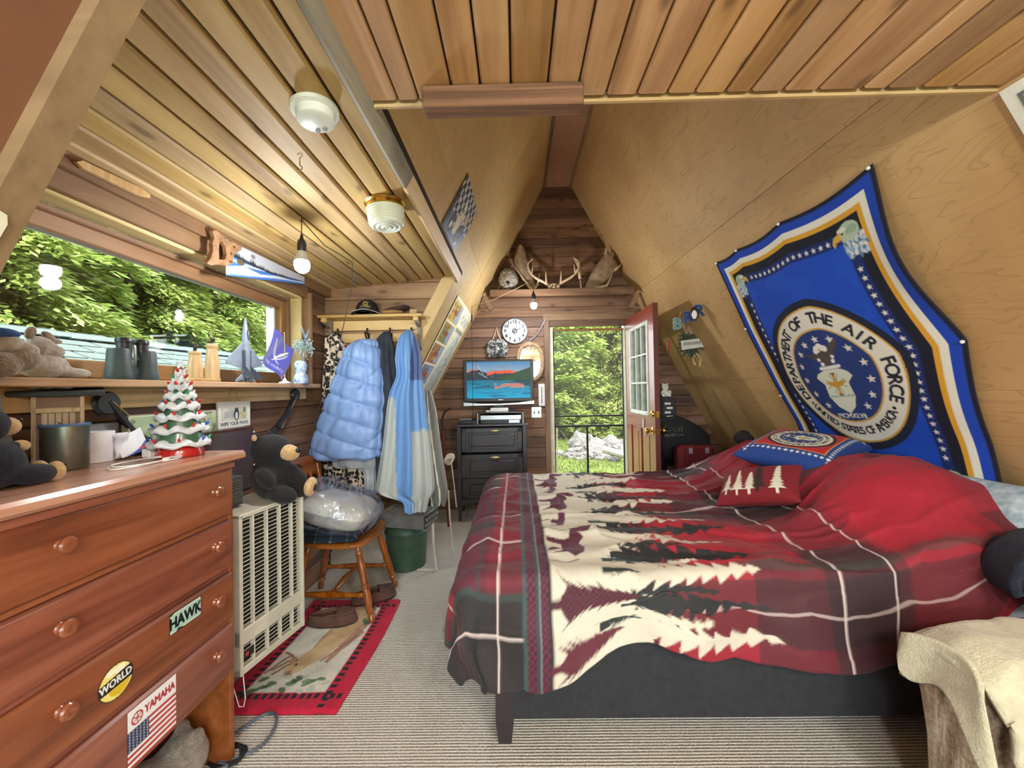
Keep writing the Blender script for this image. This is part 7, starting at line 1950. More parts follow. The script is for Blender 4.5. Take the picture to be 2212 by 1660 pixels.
for q in np.arange(0.05, 1.8, 0.14): CV.line([(0.10-C0, q-Q0), (0.15-C0, q+0.02-Q0), (0.19-C0, q+0.005-Q0), (0.24-C0, q+0.03-Q0)], 0.006, (70, 44, 62), 0.85)
colors = CV.out()
nv, nu = CV.nv, CV.nu
cg = np.linspace(C0, C1, nu); qg = np.linspace(Q0, Q1, nv)
Cg, Qg = np.meshgrid(cg, qg)
def drape(d, r):
    """d: cloth beyond the edge -> (outward, drop)"""
    arc = r*pi/2; th = np.clip(d/r, 0, pi/2)
    out = r*np.sin(th); drop = r*(1-np.cos(th)); rest = np.maximum(0, d-arc)
    return out+rest*0.10, drop+rest*0.985
dx = np.maximum(0, XE-Cg); dyn = np.maximum(0, -Qg); dyf = np.maximum(0, Qg-(YFE-YE))
dyn = dyn*(1.0+0.22*np.exp(-((Cg+0.02)/0.22)**2))
dy_ = np.where(dyn > 0, dyn, dyf)
dd = (dx**4+dy_**4)**0.25
th_ = np.arctan2(dy_, dx+1e-9)
wx = np.cos(th_)**2
od, drop = drape(dd, 0.055*(1-wx)+0.13*wx)
Xw = np.where(dx > 0, XE-od*np.cos(th_), Cg)
Yw = YE+np.clip(Qg, 0, YFE-YE)+od*np.sin(th_)*np.where(dyf > 0, 1, -1)*(dy_ > 0)
top = 0.668+0.022*vnoise(Cg*1.3, Qg*1.3, 3, 16, 1.6)
def sstep(a, b, x): t = np.clip((x-a)/(b-a), 0, 1); return t*t*(3-2*t)
def bumpf(cx, cy, rx, ry, p=2.0): return np.exp(-(np.abs((Cg-cx)/rx)**p+np.abs((Yw-cy)/ry)**p))
top = top+0.245*bumpf(1.80, 1.92, 0.36, 0.36, 2.6)+0.21*bumpf(1.76, 2.72, 0.36, 0.36, 2.6)+0.06*sstep(1.2, 1.7, Cg)
top = top-0.02*bumpf(1.05, 2.1, 0.25, 0.5)
# wrinkles: long shallow folds running from the foot to the pillows, finer crumples
wr1 = vnoise(Cg*1.1+0.25*Qg, Qg*5.0, 8, 18, 1.8); wr2 = vnoise(Cg*6, Qg*6, 9, 22, 2.2)
wr3 = np.maximum(0, np.sin((Qg*9+Cg*3.2+1.4*wr1*2)*2.2))**4
rdg = (1-np.abs(vnoise(Cg*2.2+0.8*Qg, Qg*4.2-0.6*Cg, 17, 16, 1.8))*3.2)
rdg = np.maximum(0, rdg)**3
colors *= (1+0.10*vnoise(Cg*40, Qg*40, 55, 24, 2.5))[..., None].clip(0.8, 1.2)
wr4 = vnoise(Cg*13+4*Qg, Qg*15, 23, 26, 2.2)
top = top+0.034*wr1+0.016*wr2+0.006*wr4+0.014*wr3*sstep(0.0, 0.6, Cg)*(1-sstep(1.3, 1.6, Cg))+0.018*rdg
hang = sstep(0.05, 0.3, drop)
Xw = Xw-0.022*np.sin(Qg*17+2*wr1)*hang*(dx > 0)-0.012*wr2*hang
Yw = Yw-0.020*np.sin(Cg*13+2.5*wr1)*hang*(dyn > 0)*(1-sstep(0.0, 0.1, dx)*0.6)-0.010*wr2*hang
Zw = top-drop*(1+0.0)
# hem is uneven: lifted where it is caught, low at the near foot corner
lift = 0.085*np.exp(-((Cg-0.42)/0.22)**2)*sstep(0.05, 0.34, dyn)*(dx <= 0)
Zw = Zw+lift
Zw = np.maximum(Zw, 0.16+0.0*Zw)
head_lift = sstep(1.55, 1.9, Cg)*sstep(0.02, 0.3, dyn)*0.16; Zw = Zw+head_lift
P = np.stack([Xw, Yw, Zw], -1)
VCOL('duvet_cotton', 0.7, 0.06, 320, 0.15, weave=0.04)
dv_ = grid_mesh('duvet', 'duvet_cotton', P, colors, None)
md = dv_.modifiers.new('thick', 'SOLIDIFY'); md.thickness = 0.012; md.offset = -1
tag(dv_, 'red plaid duvet with cream fir trees and moose silhouettes', 'duvet')
# sheet corner hanging below the duvet at the foot
def shf(u, v):
    a = u*0.32; z = 0.40-0.20*v
    return (-0.185-0.012*sin(a*40)*v-0.01*v, 1.60+a, z+0.012*sin(a*30))
tag(G().sheet(shf, 24, 10).build('bed_sheet', 'sheet_blue', solid=0.004), 'pale sheet edge hanging below the duvet at the foot of the bed', 'sheet')
# pillow end showing at the head
VCOL('pillow_print', 0.8, 0.03, 300, 0.2, weave=0.03)
M('pillow_feather', (196, 212, 222), 0.9, c2=(120, 150, 168), ns=26)
def pillow_obj(name, label, loc, rot, sx, sy, th, mat='pillow_print', cvs=None, pinch=0.14, n=64):
    u = np.linspace(-1, 1, n); A, B = np.meshgrid(u, u)
    X = A*sx*(1-pinch*(1-np.abs(A))*0-pinch*0.6*(1-B*B)*np.abs(A)); Y = B*sy*(1-pinch*0.6*(1-A*A)*np.abs(B))
    Hh = th*np.maximum(0, (1-A**4)*(1-B**4))**0.55
    w = 0.004*vnoise(X*8, Y*8, 4, 14, 2)
    t = thing(name, label, 'pillow', loc, rot=rot)
    if cvs is None:
        gcol = None
    for sgn, nm in ((1, 'front'), (-1, 'back')):
        Pp = np.stack([X, Y, sgn*(Hh+w*(Hh > 0.004))], -1)
        if sgn < 0: Pp = Pp[:, ::-1]
        col = None
        if cvs is not None:
            src = cvs[0] if sgn > 0 else cvs[1]; o_ = src.out()
            ii = np.clip((A+1)/2*(src.nu-1), 0, src.nu-1).astype(int); jj = np.clip((1-B)/2*(src.nv-1), 0, src.nv-1).astype(int)
            col = o_[jj, ii]
        grid_mesh(nm, mat, Pp, col, t)
    return t
pillow_obj('bed_pillow', 'pillow with pale feather print at the head, beside the wall', (1.99, 1.70, 0.80), (0, radians(-48), 0), 0.15, 0.26, 0.06, 'pillow_feather', n=28)
# cushion with the seal
S = 0.53
cvp = Canvas(S, S, 0.0036, (30, 66, 140))
q_ = 0.085
cvp.rect(q_, q_, S-q_, S-q_, (200, 40, 44)); 
for k in range(17):
    p_ = 0.03+k*(S-0.06)/16
    for (a, b) in ((p_, 0.055), (p_, S-0.055), (0.055, p_), (S-0.055, p_)): cvp.star(a, b, 0.0135, (240, 240, 240))
cvp.rect(q_-0.006, q_-0.006, S-q_+0.006, q_, (214, 170, 70)); cvp.rect(q_-0.006, S-q_, S-q_+0.006, S-q_+0.006, (214, 170, 70)); cvp.rect(q_-0.006, q_, q_, S-q_, (214, 170, 70)); cvp.rect(S-q_, q_, S-q_+0.006, S-q_, (214, 170, 70))
def seal(cv, x, y, a, b, full=True):
    """air force seal: ring lettering, stars, eagle over a shield"""
    def E(f, c): cv.ellipse(x, y, a*f, b*f, c)
    E(1.10, (20, 30, 56)); E(1.0, (214, 168, 70)); E(0.975, (238, 236, 222)); E(0.70, (214, 168, 70)); E(0.675, (34, 60, 130))
    def ring_text(txt, a0, a1, r, size, flip):
        n = len(txt)
        for i, chh in enumerate(txt):
            if chh == ' ': continue
            th = a0+(a1-a0)*i/(n-1)
            px, py = x+a*r*sin(th), y-b*r*cos(th)
            tx, ty = a*cos(th), b*sin(th)
            rot = atan2(-ty, tx) if not flip else atan2(ty, -tx)
            cv.text(chh, px, py, size, (24, 28, 44), rot=rot, bold=size*0.035)
    ring_text('DEPARTMENT OF THE AIR FORCE', radians(-112), radians(112), 0.835, 0.24*a, False)
    ring_text('UNITED STATES OF AMERICA', radians(232), radians(128), 0.835, 0.175*a, True)
    for th in (-122, 122): cv.ellipse(x+a*0.835*sin(radians(th)), y-b*0.835*cos(radians(th)), a*0.025, b*0.025, (24, 28, 44))
    for k in range(13):
        th = radians(-142+284*k/12)
        cv.star(x+a*0.555*sin(th), y-b*0.555*cos(th), a*0.068, (238, 238, 230))
    # shield
    sh = [(-0.25, -0.06), (-0.30, -0.0), (-0.20, 0.10), (-0.22, 0.30), (-0.14, 0.46), (0, 0.56), (0.14, 0.46), (0.22, 0.30), (0.20, 0.10), (0.30, 0.0), (0.25, -0.06), (0.12, -0.11), (-0.12, -0.11)]
    cv.poly([(x+p*a*1.06, y+(q-0.0)*b*1.03) for p, q in sh], (30, 44, 90)); cv.poly([(x+p*a, y+q*b) for p, q in sh], (226, 232, 214))
    for k in range(8):
        th = k*pi/4+0.4; cv.line([(x, y+0.10*b), (x+0.17*a*cos(th), y+0.10*b+0.15*b*sin(th))], 0.006*a/0.4, (120, 140, 120), 0.8)
    cv.poly([(x-0.19*a, y+0.07*b), (x+0.19*a, y+0.07*b), (x+0.06*a, y+0.15*b), (x-0.06*a, y+0.15*b)], (206, 160, 50))
    cv.line([(x, y-0.04*b), (x, y+0.26*b)], 0.04*a, (206, 160, 50))
    for yy in (-0.04, 0.27): cv.poly([(x-0.05*a, y+(yy-0.02)*b), (x+0.05*a, y+(yy-0.02)*b), (x, y+(yy+0.035)*b)], (150, 96, 40))
    for k in range(6): cv.poly([(x+(-0.2+0.07*k)*a, y+0.30*b), (x+(-0.165+0.07*k)*a, y+0.265*b), (x+(-0.13+0.07*k)*a, y+0.30*b)], (150, 176, 190))
    # cloud base and eagle
    cv.line([(x-0.15*a, y-0.14*b), (x+0.15*a, y-0.14*b)], 0.05*a, (240, 240, 236)); cv.line([(x-0.17*a, y-0.17*b), (x+0.17*a, y-0.17*b)], 0.018*a, (70, 100, 170))
    cv.poly([(x-0.05*a, y-0.17*b), (x+0.06*a, y-0.17*b), (x+0.14*a, y-0.30*b), (x+0.26*a, y-0.42*b), (x+0.33*a, y-0.53*b), (x+0.16*a, y-0.45*b), (x+0.08*a, y-0.40*b), (x-0.08*a, y-0.40*b), (x-0.20*a, y-0.36*b), (x-0.38*a, y-0.37*b), (x-0.22*a, y-0.30*b)], (84, 74, 72))
    for dx_, dy_, r_ in ((-0.06, -0.42, 0.05), (0.0, -0.44, 0.055), (0.06, -0.41, 0.045), (-0.10, -0.39, 0.035), (0.09, -0.22, 0.03), (-0.09, -0.20, 0.03), (0.11, -0.28, 0.025), (-0.12, -0.27, 0.025)): cv.ellipse(x+dx_*a, y+dy_*b, r_*a, r_*b, (244, 244, 240))
    cv.ellipse(x-0.02*a, y-0.40*b, 0.02*a, 0.02*b, (200, 180, 110))
    cv.text('MCMXLVII', x, y+0.60*b, 0.115*a, (240, 240, 236), sx=0.95, bold=0.003*a)
seal(cvp, S/2, S/2, 0.155, 0.155)
bk_ = Canvas(S, S, 0.02, (34, 74, 160))
pillow_obj('air_force_cushion', 'square blue, red and white Air Force cushion on the far pillow', (1.70, 2.33, 0.945), (radians(4), radians(-10), radians(32)), S/2, S/2, 0.085, 'pillow_print', (cvp, bk_), n=150)
# small tree cushion
cvt = Canvas(0.40, 0.30, 0.004, (128, 20, 34))
def fir2(cv, x, y, L, hw, col, n=8, seed=0):
    r = random.Random(seed); lft, rgt_ = [], []
    for i in range(n):
        t = i/n; w = hw*(0.25+0.75*t)*(0.8+0.35*r.random())
        lft += [(x-w*0.4, y+L*t), (x-w, y+L*(t+0.9/n))]; rgt_ += [(x+w*0.4, y+L*t), (x+w, y+L*(t+0.9/n))]
    cv.poly([(x, y-0.01)]+rgt_+[(x+0.006, y+L), (x+0.006, y+L+0.03), (x-0.006, y+L+0.03), (x-0.006, y+L)]+lft[::-1], col)
fir2(cvt, 0.22, 0.03, 0.2, 0.05, (54, 30, 26), 8, 1)
for k, (x, y, L, w) in enumerate(((0.06, 0.10, 0.13, 0.035), (0.12, 0.07, 0.17, 0.038), (0.18, 0.10, 0.14, 0.034), (0.31, 0.05, 0.19, 0.045))): fir2(cvt, x, y, L, w, (232, 226, 206), 8, k+3)
bkt = Canvas(0.4, 0.3, 0.02, (112, 18, 30))
pillow_obj('tree_cushion', 'small dark red cushion with cream fir trees', (1.30, 2.10, 0.80), (radians(30), radians(-14), radians(-46)), 0.20, 0.14, 0.06, 'pillow_print', (cvt, bkt), n=110)

# ================================================================ AIR FORCE BLANKET ON THE SLOPE
BWd, BHt = 1.22, 1.72
cv = Canvas(BWd, BHt, 0.0044, (20, 22, 40))
def inset(d0, c): cv.rect(d0, d0, BWd-d0, BHt-d0, c)
inset(0.02, (20, 70, 190)); inset(0.062, (240, 240, 226)); inset(0.094, (226, 168, 46)); inset(0.118, (14, 18, 40)); inset(0.17, (16, 40, 112)); inset(0.222, (14, 76, 200))
mt_ = vnoise(cv.X*6, cv.Y*6, 6, 20, 3); core = (cv.X > 0.222) & (cv.X < BWd-0.222) & (cv.Y > 0.222) & (cv.Y < BHt-0.222)
cv.fill(core & (mt_ > 0.08), (30, 92, 214), 0.35)
for k in range(15):
    x = 0.31+k*(BWd-0.62)/14
    for y in (0.196, BHt-0.196): cv.star(x, y, 0.0165, (240, 240, 236))
for k in range(23):
    y = 0.36+k*(BHt-0.72)/22
    for x in (0.196, BWd-0.196): cv.star(x, y, 0.0165, (240, 240, 236))
seal(cv, 0.60, 0.90, 0.385, 0.435)
# eagle heads in the corners
def eagle(x, y, s, m):
    """bald eagle head: beak towards the blanket centre, neck feathers falling outwards"""
    rr = random.Random(3)
    neck = [(-0.03, 0.01), (-0.035, 0.10), (-0.015, 0.09), (0.0, 0.125), (0.02, 0.105), (0.04, 0.14), (0.055, 0.11), (0.08, 0.12), (0.085, 0.08), (0.10, 0.085), (0.075, 0.01), (0.05, -0.035), (0.01, -0.05)]
    cv.poly([(x+m*p*s, y+q*s) for p, q in neck], (96, 130, 160))
    for i in range(60):
        p, q = rr.uniform(-0.03, 0.085), rr.uniform(0.02, 0.115)
        cv.ellipse(x+m*p*s, y+q*s, 0.006*s, 0.013*s, rr.choice([(240, 242, 244), (212, 222, 236), (150, 178, 206)]), 0.9, -m*0.3)
    cv.ellipse(x+m*0.015*s, y-0.008*s, 0.058*s, 0.045*s, (186, 206, 182)); cv.ellipse(x+m*0.03*s, y-0.012*s, 0.035*s, 0.02*s, (140, 172, 146), 0.7); cv.ellipse(x-m*0.02*s, y-0.025*s, 0.028*s, 0.012*s, (226, 234, 222))
    cv.poly([(x-m*0.03*s, y-0.02*s), (x-m*0.075*s, y-0.008*s), (x-m*0.09*s, y+0.02*s), (x-m*0.082*s, y+0.045*s), (x-m*0.068*s, y+0.025*s), (x-m*0.035*s, y+0.02*s)], (226, 184, 70))
    cv.line([(x-m*0.075*s, y+0.022*s), (x-m*0.035*s, y+0.018*s)], 0.005*s, (150, 110, 40)); cv.ellipse(x-m*0.022*s, y-0.008*s, 0.007*s, 0.006*s, (24, 24, 24))
eagle(0.19, 0.185, 0.85, -1); eagle(BWd-0.20, 0.185, 0.95, 1); eagle(0.19, BHt-0.25, 0.85, -1); eagle(BWd-0.20, BHt-0.25, 0.95, 1)
colsB = cv.out(); nvb, nub = cv.nv, cv.nu
U, V = np.meshgrid(np.linspace(0, 1, nub), np.linspace(0, 1, nvb))
# edges between tacks: scalloped, right edge pulled in below its tacks
def scal(t, knots):
    out = np.zeros_like(t)
    for a, b in zip(knots[:-1], knots[1:]):
        m = (t >= a) & (t <= b); out[m] = np.sin(pi*(t[m]-a)/(b-a))*(b-a)
    return out
s_top = 2.527+0.0*U-0.06*scal(U, [0, 0.22, 0.55, 1.0])
yl_ = 2.72+0.11*np.sin(np.minimum(V, 0.6)/0.6*pi/2)-0.015*scal(V, [0, 0.3, 0.62, 1.0])
yr_ = 1.523+0.06*V+0.19*np.maximum(0, V-0.45)**1.0*0.9+0.11*scal(V, [0, 0.46, 1.0])
s_bot = 2.527-1.74
Sg = s_top*(1-V)+s_bot*V; Yg = yl_*(1-U)+yr_*U
dep = 0.012+0.05*np.sin(pi*np.clip(V, 0, 1))*np.sin(pi*U)+0.012*vnoise(U*3, V*1.2, 2, 14, 2)+0.03*np.exp(-((U-1)/0.05)**2)*np.sin(pi*np.clip(V/0.46, 0, 1))**2+0.10*sstep(0.72, 1.0, V)
PB = np.zeros((nvb, nub, 3))
for k in range(3): PB[..., k] = (XR, 0, 0)[k]+DR[k]*Sg+NR[k]*dep
PB[..., 1] = Yg
VCOL('fleece_print', 0.85, 0.0, 240, 0.3, weave=0.03)
bl_ = thing('air_force_blanket', 'blue fleece blanket with the Department of the Air Force seal on the slope', 'wall hanging', onslope(1, 2.1, 1.6, 0))
ob = grid_mesh('fleece', 'fleece_print', PB-np.array(bl_.location), colsB, bl_); md = ob.modifiers.new('thick', 'SOLIDIFY'); md.thickness = 0.006; md.offset = 0
for (u, v) in ((0.01, 0.004), (0.22, 0.004), (0.55, 0.004), (0.99, 0.004), (0.995, 0.46), (0.004, 0.3), (0.004, 0.62)):
    i, j = int(u*(nub-1)), int(v*(nvb-1)); G().ell(Vector(PB[j, i])-Vector(bl_.location)+NR*0.008, 0.008, n=10, m=6).build('tack', 'plastic_white', bl_)

# ================================================================ BESIDE THE BED, LOWER RIGHT
M('navy_fleece', (34, 40, 62), 0.98, c2=(18, 22, 38), ns=30, bump=0.9, bs=160, bd=0.008, sheen=0.04)
nr_ = thing('navy_fleece_roll', 'rolled navy fleece blanket at the near bed corner', 'blanket', (1.76, 1.35, 0.70))
def spiral(u, v):
    t = u*2*pi*2.6; r = 0.035+0.022*t/2/pi*1.35
    return (r*cos(t)*1.25+0.10*v*0.6, -0.07+0.34*v*0.4+0.012*sin(t*2), r*sin(t))
G().sheet(spiral, 90, 10).build('roll', 'navy_fleece', nr_, solid=0.026)
G().ell((0.09, 0.06, -0.01), (0.17, 0.14, 0.09)).build('inner_bulk', 'navy_fleece', nr_)
M('satin_silver', (196, 200, 206), 0.35, c2=(150, 154, 162), ns=20, bump=0.3, bs=40, bd=0.02)
tag(G().ell((0, 0, 0), (0.08, 0.09, 0.07)).ell((0.04, 0.0, 0.03), (0.06, 0.07, 0.06)).build('silver_bundle', 'satin_silver', loc=(2.10, 1.60, 0.73), voxel=0.012), 'crumpled silver-grey bundle at the right edge of the bed', 'bundle')
tag(G().ell((0, 0, 0), (0.06, 0.10, 0.05)).ell((0.03, 0.05, 0.02), (0.05, 0.05, 0.04)).build('dark_bundle', 'cap_black', loc=(1.74, 2.98, 0.935), voxel=0.01), 'small dark bundle on the far pillow against the slope', 'bundle')
# armchair corner under a cream throw
def chenille():
    t = NT('chenille'); v = t.coords((26, 26, 3), rand=False); n = t.noise(v, 1.0, 4, 0.6); n2 = t.noise(t.coords(rand=False), 90, 2)
    f = t.math('ADD', t.math('MULTIPLY', n, 0.7), t.math('MULTIPLY', n2, 0.3))
    t.col(t.ramp(f, [(0.35, (96, 80, 68)), (0.5, (156, 138, 120)), (0.66, (206, 194, 176))])); t.setp(Roughness=0.95); t.bump(f, 0.9, 0.01); MATS['chenille'] = t.m
chenille()
M('throw_cream', (206, 200, 174), 0.95, c2=(184, 178, 152), ns=30, bump=0.7, bs=150, bd=0.006, sheen=0.4)
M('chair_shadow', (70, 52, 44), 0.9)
ac = thing('armchair', 'grey-brown woven armchair at the lower right corner', 'armchair', (1.62, 0.85, 0)); ac.scale = (1, 1, 0.94)
def arm_prof(u, v):  # rolled arm running along X, cross-section in Y-Z
    a = u*2*pi
    return None
g = G(); n = 28; secs = [(-0.405, 0.82), (-0.40, 0.94), (-0.36, 1.0), (-0.2, 1.0), (0.4, 1.0)]
vs = []
for (x, sc) in secs:
    for k in range(n):
        a = 2*pi*k/n; y = 0.095*np.sign(cos(a))*abs(cos(a))**0.75*(1.0 if sin(a) > 0 else 0.8); z = 0.31+0.29*np.sign(sin(a))*abs(sin(a))**0.55
        taper = 1.12 if z > 0.45 else 0.92
        vs.append((x, 0.27+y*taper*sc, 0.31+(z-0.31)*sc if sin(a) > 0 else z))
fs = [tuple(range(n))]+[(i*n+k, (i+1)*n+k, (i+1)*n+(k+1) % n, i*n+(k+1) % n) for i in range(len(secs)-1) for k in range(n)]+[tuple(range((len(secs)-1)*n, len(secs)*n))[::-1]]
g.add(vs, fs); g.build('arm', 'chenille', ac, ang=50)
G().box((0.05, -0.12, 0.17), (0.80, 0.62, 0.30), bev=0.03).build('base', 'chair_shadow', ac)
G().box((0.03, -0.12, 0.375), (0.74, 0.58, 0.14), bev=0.06).build('seat_cushion', 'throw_cream', ac)
G().box((0.48, -0.05, 0.45), (0.16, 0.80, 0.86), bev=0.06).build('back', 'chenille', ac)
for (x, y) in ((-0.3, 0.25), (-0.3, -0.38), (0.5, 0.25), (0.5, -0.38)): G().tube([(x, y, 0), (x, y, 0.05)], 0.025, 10).build('foot', 'espresso', ac)
tw = thing('cream_throw', 'cream throw blanket draped over the armchair arm', 'blanket', (1.62, 0.85, 0.583))
def throw(u, v):
    # u along the arm (X), v from the outer side over the top down to the seat
    x = -0.405+0.85*u
    path = [(0.405, -0.12), (0.40, -0.02), (0.36, 0.02), (0.27, 0.03), (0.18, 0.015), (0.145, -0.06), (0.135, -0.16), (0.10, -0.20), (0.0, -0.185), (-0.2, -0.18), (-0.36, -0.20)]
    t = v*(len(path)-1); k = min(int(t), len(path)-2); f = t-k
    y = path[k][0]*(1-f)+path[k+1][0]*f; z = path[k][1]*(1-f)+path[k+1][1]*f
    w = 0.010*fbm(x*6, v*6, 0.3)
    fr = max(0, 1-u*9)
    return (x-0.018*fr*0+0.012*sin(v*14), y+w, z+w-0.05*fr*fr*(1 if v < 0.5 else 0.6))
G().sheet(throw, 60, 60).build('cloth', 'throw_cream', tw, solid=0.014, ang=180)
def thr2(u, v): # front fold hanging over the arm end
    a = pi*(0.02+0.96*u); y = 0.27+0.105*cos(a); zt = -0.03+0.045*sin(a)
    ln = 0.10+0.16*u**1.5+0.03*sin(u*9)
    return (-0.418-0.014*sin(u*8+v*2)-0.01*v, y-0.03*v*u, zt-ln*v)
G().sheet(thr2, 36, 16).build('front_fold', 'throw_cream', tw, solid=0.014, ang=180)
# ================================================================ OUTSIDE
def grassmat():
    t = NT('lawn_grass')
    v = t.coords((1, 1, 1), rand=False)
    n = t.noise(v, 3.0, 5); n2 = t.noise(v, 26.0, 3)
    f = t.math('ADD', t.math('MULTIPLY', n, 0.55), t.math('MULTIPLY', n2, 0.45))
    t.col(t.ramp(f, [(0.33, (62, 76, 20)), (0.5, (92, 108, 34)), (0.68, (116, 126, 52))]))
    t.setp(Roughness=0.9); t.bump(n2, 0.8, 0.03); MATS['lawn_grass'] = t.m
grassmat()
def groundfn(u, v):
    x, y = -26+52*u, -12+56*v
    return (x, y, -0.42+0.05*fbm(x*0.3, y*0.3))
lawn = G().sheet(groundfn, 60, 60).build('ground', 'lawn_grass', ang=180); struct(lawn)
# grass blades near the doorway view: uncountable
g = G(); rg = random.Random(2)
for i in range(16000):
    y = rg.uniform(5.2, 14); x = rg.uniform(-0.4, 0.5)+y*rg.uniform(0.02, 0.36)
    h = rg.uniform(0.03, 0.075); a = rg.uniform(0, 2*pi); w = 0.006+0.0006*y
    z = -0.42+0.05*fbm(x*0.3, y*0.3)
    lx, ly = rg.uniform(-0.03, 0.03), rg.uniform(-0.03, 0.03)
    g.add([(x-cos(a)*w, y-sin(a)*w, z-0.01), (x+cos(a)*w, y+sin(a)*w, z-0.01), (x+lx, y+ly, z+h)], [(0, 1, 2)])
tag(g.build('grass', 'lawn_grass', smooth=False), 'short yellow-green lawn grass beyond the screen door', 'grass', kind='stuff')
# rock pile
M('field_rock', (128, 124, 118), 0.9, c2=(74, 70, 66), ns=7, bump=0.6, bs=20, bd=0.02)
def rock(seed, r):
    bm = bmesh.new(); bmesh.ops.create_icosphere(bm, subdivisions=3, radius=1)
    for v in bm.verts:
        d = 1+0.45*fbm(v.co.x*1.2+seed*9.1, v.co.y*1.2, v.co.z*1.2, 3)
        v.co = Vector((v.co.x*r[0]*d, v.co.y*r[1]*d, max(v.co.z, -0.45)*r[2]*d))
    me = bpy.data.meshes.new('rock'); bm.to_mesh(me); bm.free(); me.materials.append(MATS['field_rock']); return me
rocks = [(2.15, 10.3, 0.5, 0.42, 0.36), (1.55, 10.1, 0.36, 0.3, 0.2), (1.3, 9.7, 0.2, 0.2, 0.13), (1.75, 9.6, 0.26, 0.2, 0.16), (2.05, 9.5, 0.22, 0.2, 0.16), (2.35, 9.7, 0.3, 0.25, 0.15), (2.7, 9.9, 0.3, 0.24, 0.2),
         (3.0, 9.6, 0.28, 0.22, 0.14), (3.2, 10.0, 0.3, 0.25, 0.17), (1.75, 10.5, 0.42, 0.4, 0.5), (2.5, 10.6, 0.4, 0.4, 0.4), (2.9, 10.7, 0.4, 0.3, 0.3), (2.3, 9.2, 0.18, 0.15, 0.1), (2.75, 9.25, 0.2, 0.16, 0.1), (1.5, 9.35, 0.15, 0.12, 0.08), (2.0, 9.9, 0.3, 0.3, 0.3), (2.6, 10.2, 0.35, 0.3, 0.3), (1.1, 10.2, 0.2, 0.18, 0.12)]
meshes = [rock(i, (1, 1, 1)) for i in range(6)]
for i, (x, y, a, b, c) in enumerate(rocks):
    o = bpy.data.objects.new('fieldstone', meshes[i % 6]); COL.objects.link(o)
    o.location = (x, y, -0.42+c*0.25); o.scale = (a*0.85, b*0.85, c*0.85); o.rotation_euler = (0, 0, i*1.7)
    tag(o, 'pale grey fieldstone in the rock pile on the lawn', 'rock', 'stones of the rock pile on the lawn')
WOOD('driftwood', (96, 92, 84), (150, 146, 136), (190, 186, 176), var=0.1)
tag(G().tube([(2.0, 9.05, -0.1), (2.4, 9.0, -0.22), (2.95, 8.9, -0.36)], [0.09, 0.075, 0.04], 8).build('fallen_log', 'driftwood'), 'grey weathered log leaning on the rock pile outside', 'log')

# trees: trunk plus a crown of leaf sprays
def leafmat(name, cs, rough=0.6):
    t = NT(name)
    tc = t.node('ShaderNodeTexCoord').outputs['Object']
    n = t.noise(tc, 1.4, 4); n2 = t.noise(tc, 14.0, 2)
    f = t.math('ADD', t.math('MULTIPLY', n, 0.5), t.math('MULTIPLY', n2, 0.5))
    c = t.ramp(f, [(0.34, cs[0]), (0.5, cs[1]), (0.66, cs[2])])
    t.col(c); t.setp(Roughness=rough)
    tl = t.node('ShaderNodeBsdfTranslucent'); t.l.new(c, tl.inputs[0])
    mx = t.node('ShaderNodeMixShader', inp={0: 0.35, 1: t.b.outputs[0], 2: tl.outputs[0]})
    t.l.new(mx.outputs[0], t.out.inputs[0]); MATS[name] = t.m
leafmat('conifer_green', ((78, 90, 42), (154, 166, 84), (202, 206, 132)))
leafmat('leaf_green', ((92, 112, 44), (160, 180, 84), (206, 214, 138)))
M('bark', (110, 92, 74), 0.9, c2=(70, 58, 48), bump=0.6, bs=30, bd=0.02)
def crown_mesh(kind, seed, H, R, nb, per):
    r = random.Random(seed); V = []; Fc = []
    def leaf(p, d, side, ln, w):
        b = len(V); tip = p+d*ln
        V.extend([tuple(p), tuple(p+d*ln*0.5+side*w), tuple(tip), tuple(p+d*ln*0.5-side*w)]); Fc.append((b, b+1, b+2, b+3))
    for i in range(nb):
        f = (i+0.5)/nb; z = H*(0.04+0.94*f); ang = i*2.39996+r.uniform(-.3, .3)
        if kind == 'conifer': L = R*(1-f)**0.75*r.uniform(0.75, 1.1)+0.15; droop = -0.28
        else: L = R*sqrt(max(0.02, 1-(2*f-0.95)**2))*r.uniform(0.7, 1.1); droop = 0.12
        out = Vector((cos(ang), sin(ang), 0)); tang = Vector((-sin(ang), cos(ang), 0))
        for j in range(per):
            t_ = r.uniform(0.18, 1.0)**0.7; side = r.gauss(0, 0.24)*(0.35+t_*0.65)*L*0.55
            p = out*(L*t_)+tang*side+Vector((0, 0, z+droop*L*t_*t_-abs(side)*0.25+r.gauss(0, 0.06)))
            d = (out*r.uniform(0.5, 1)+tang*(1.2 if side > 0 else -1.2)*r.uniform(0, 0.9)+Vector((0, 0, r.uniform(-0.65, 0.15)))).normalized()
            s_ = d.cross(Vector((r.gauss(0, 0.35), r.gauss(0, 0.35), 1))).normalized()
            if kind == 'conifer': leaf(p, d, s_, r.uniform(0.07, 0.15), r.uniform(0.012, 0.026))
            else: leaf(p, d, s_, r.uniform(0.09, 0.17), r.uniform(0.03, 0.055))
    me = bpy.data.meshes.new('crown'); me.from_pydata(V, [], Fc); me.update()
    me.materials.append(MATS['conifer_green' if kind == 'conifer' else 'leaf_green']); return me
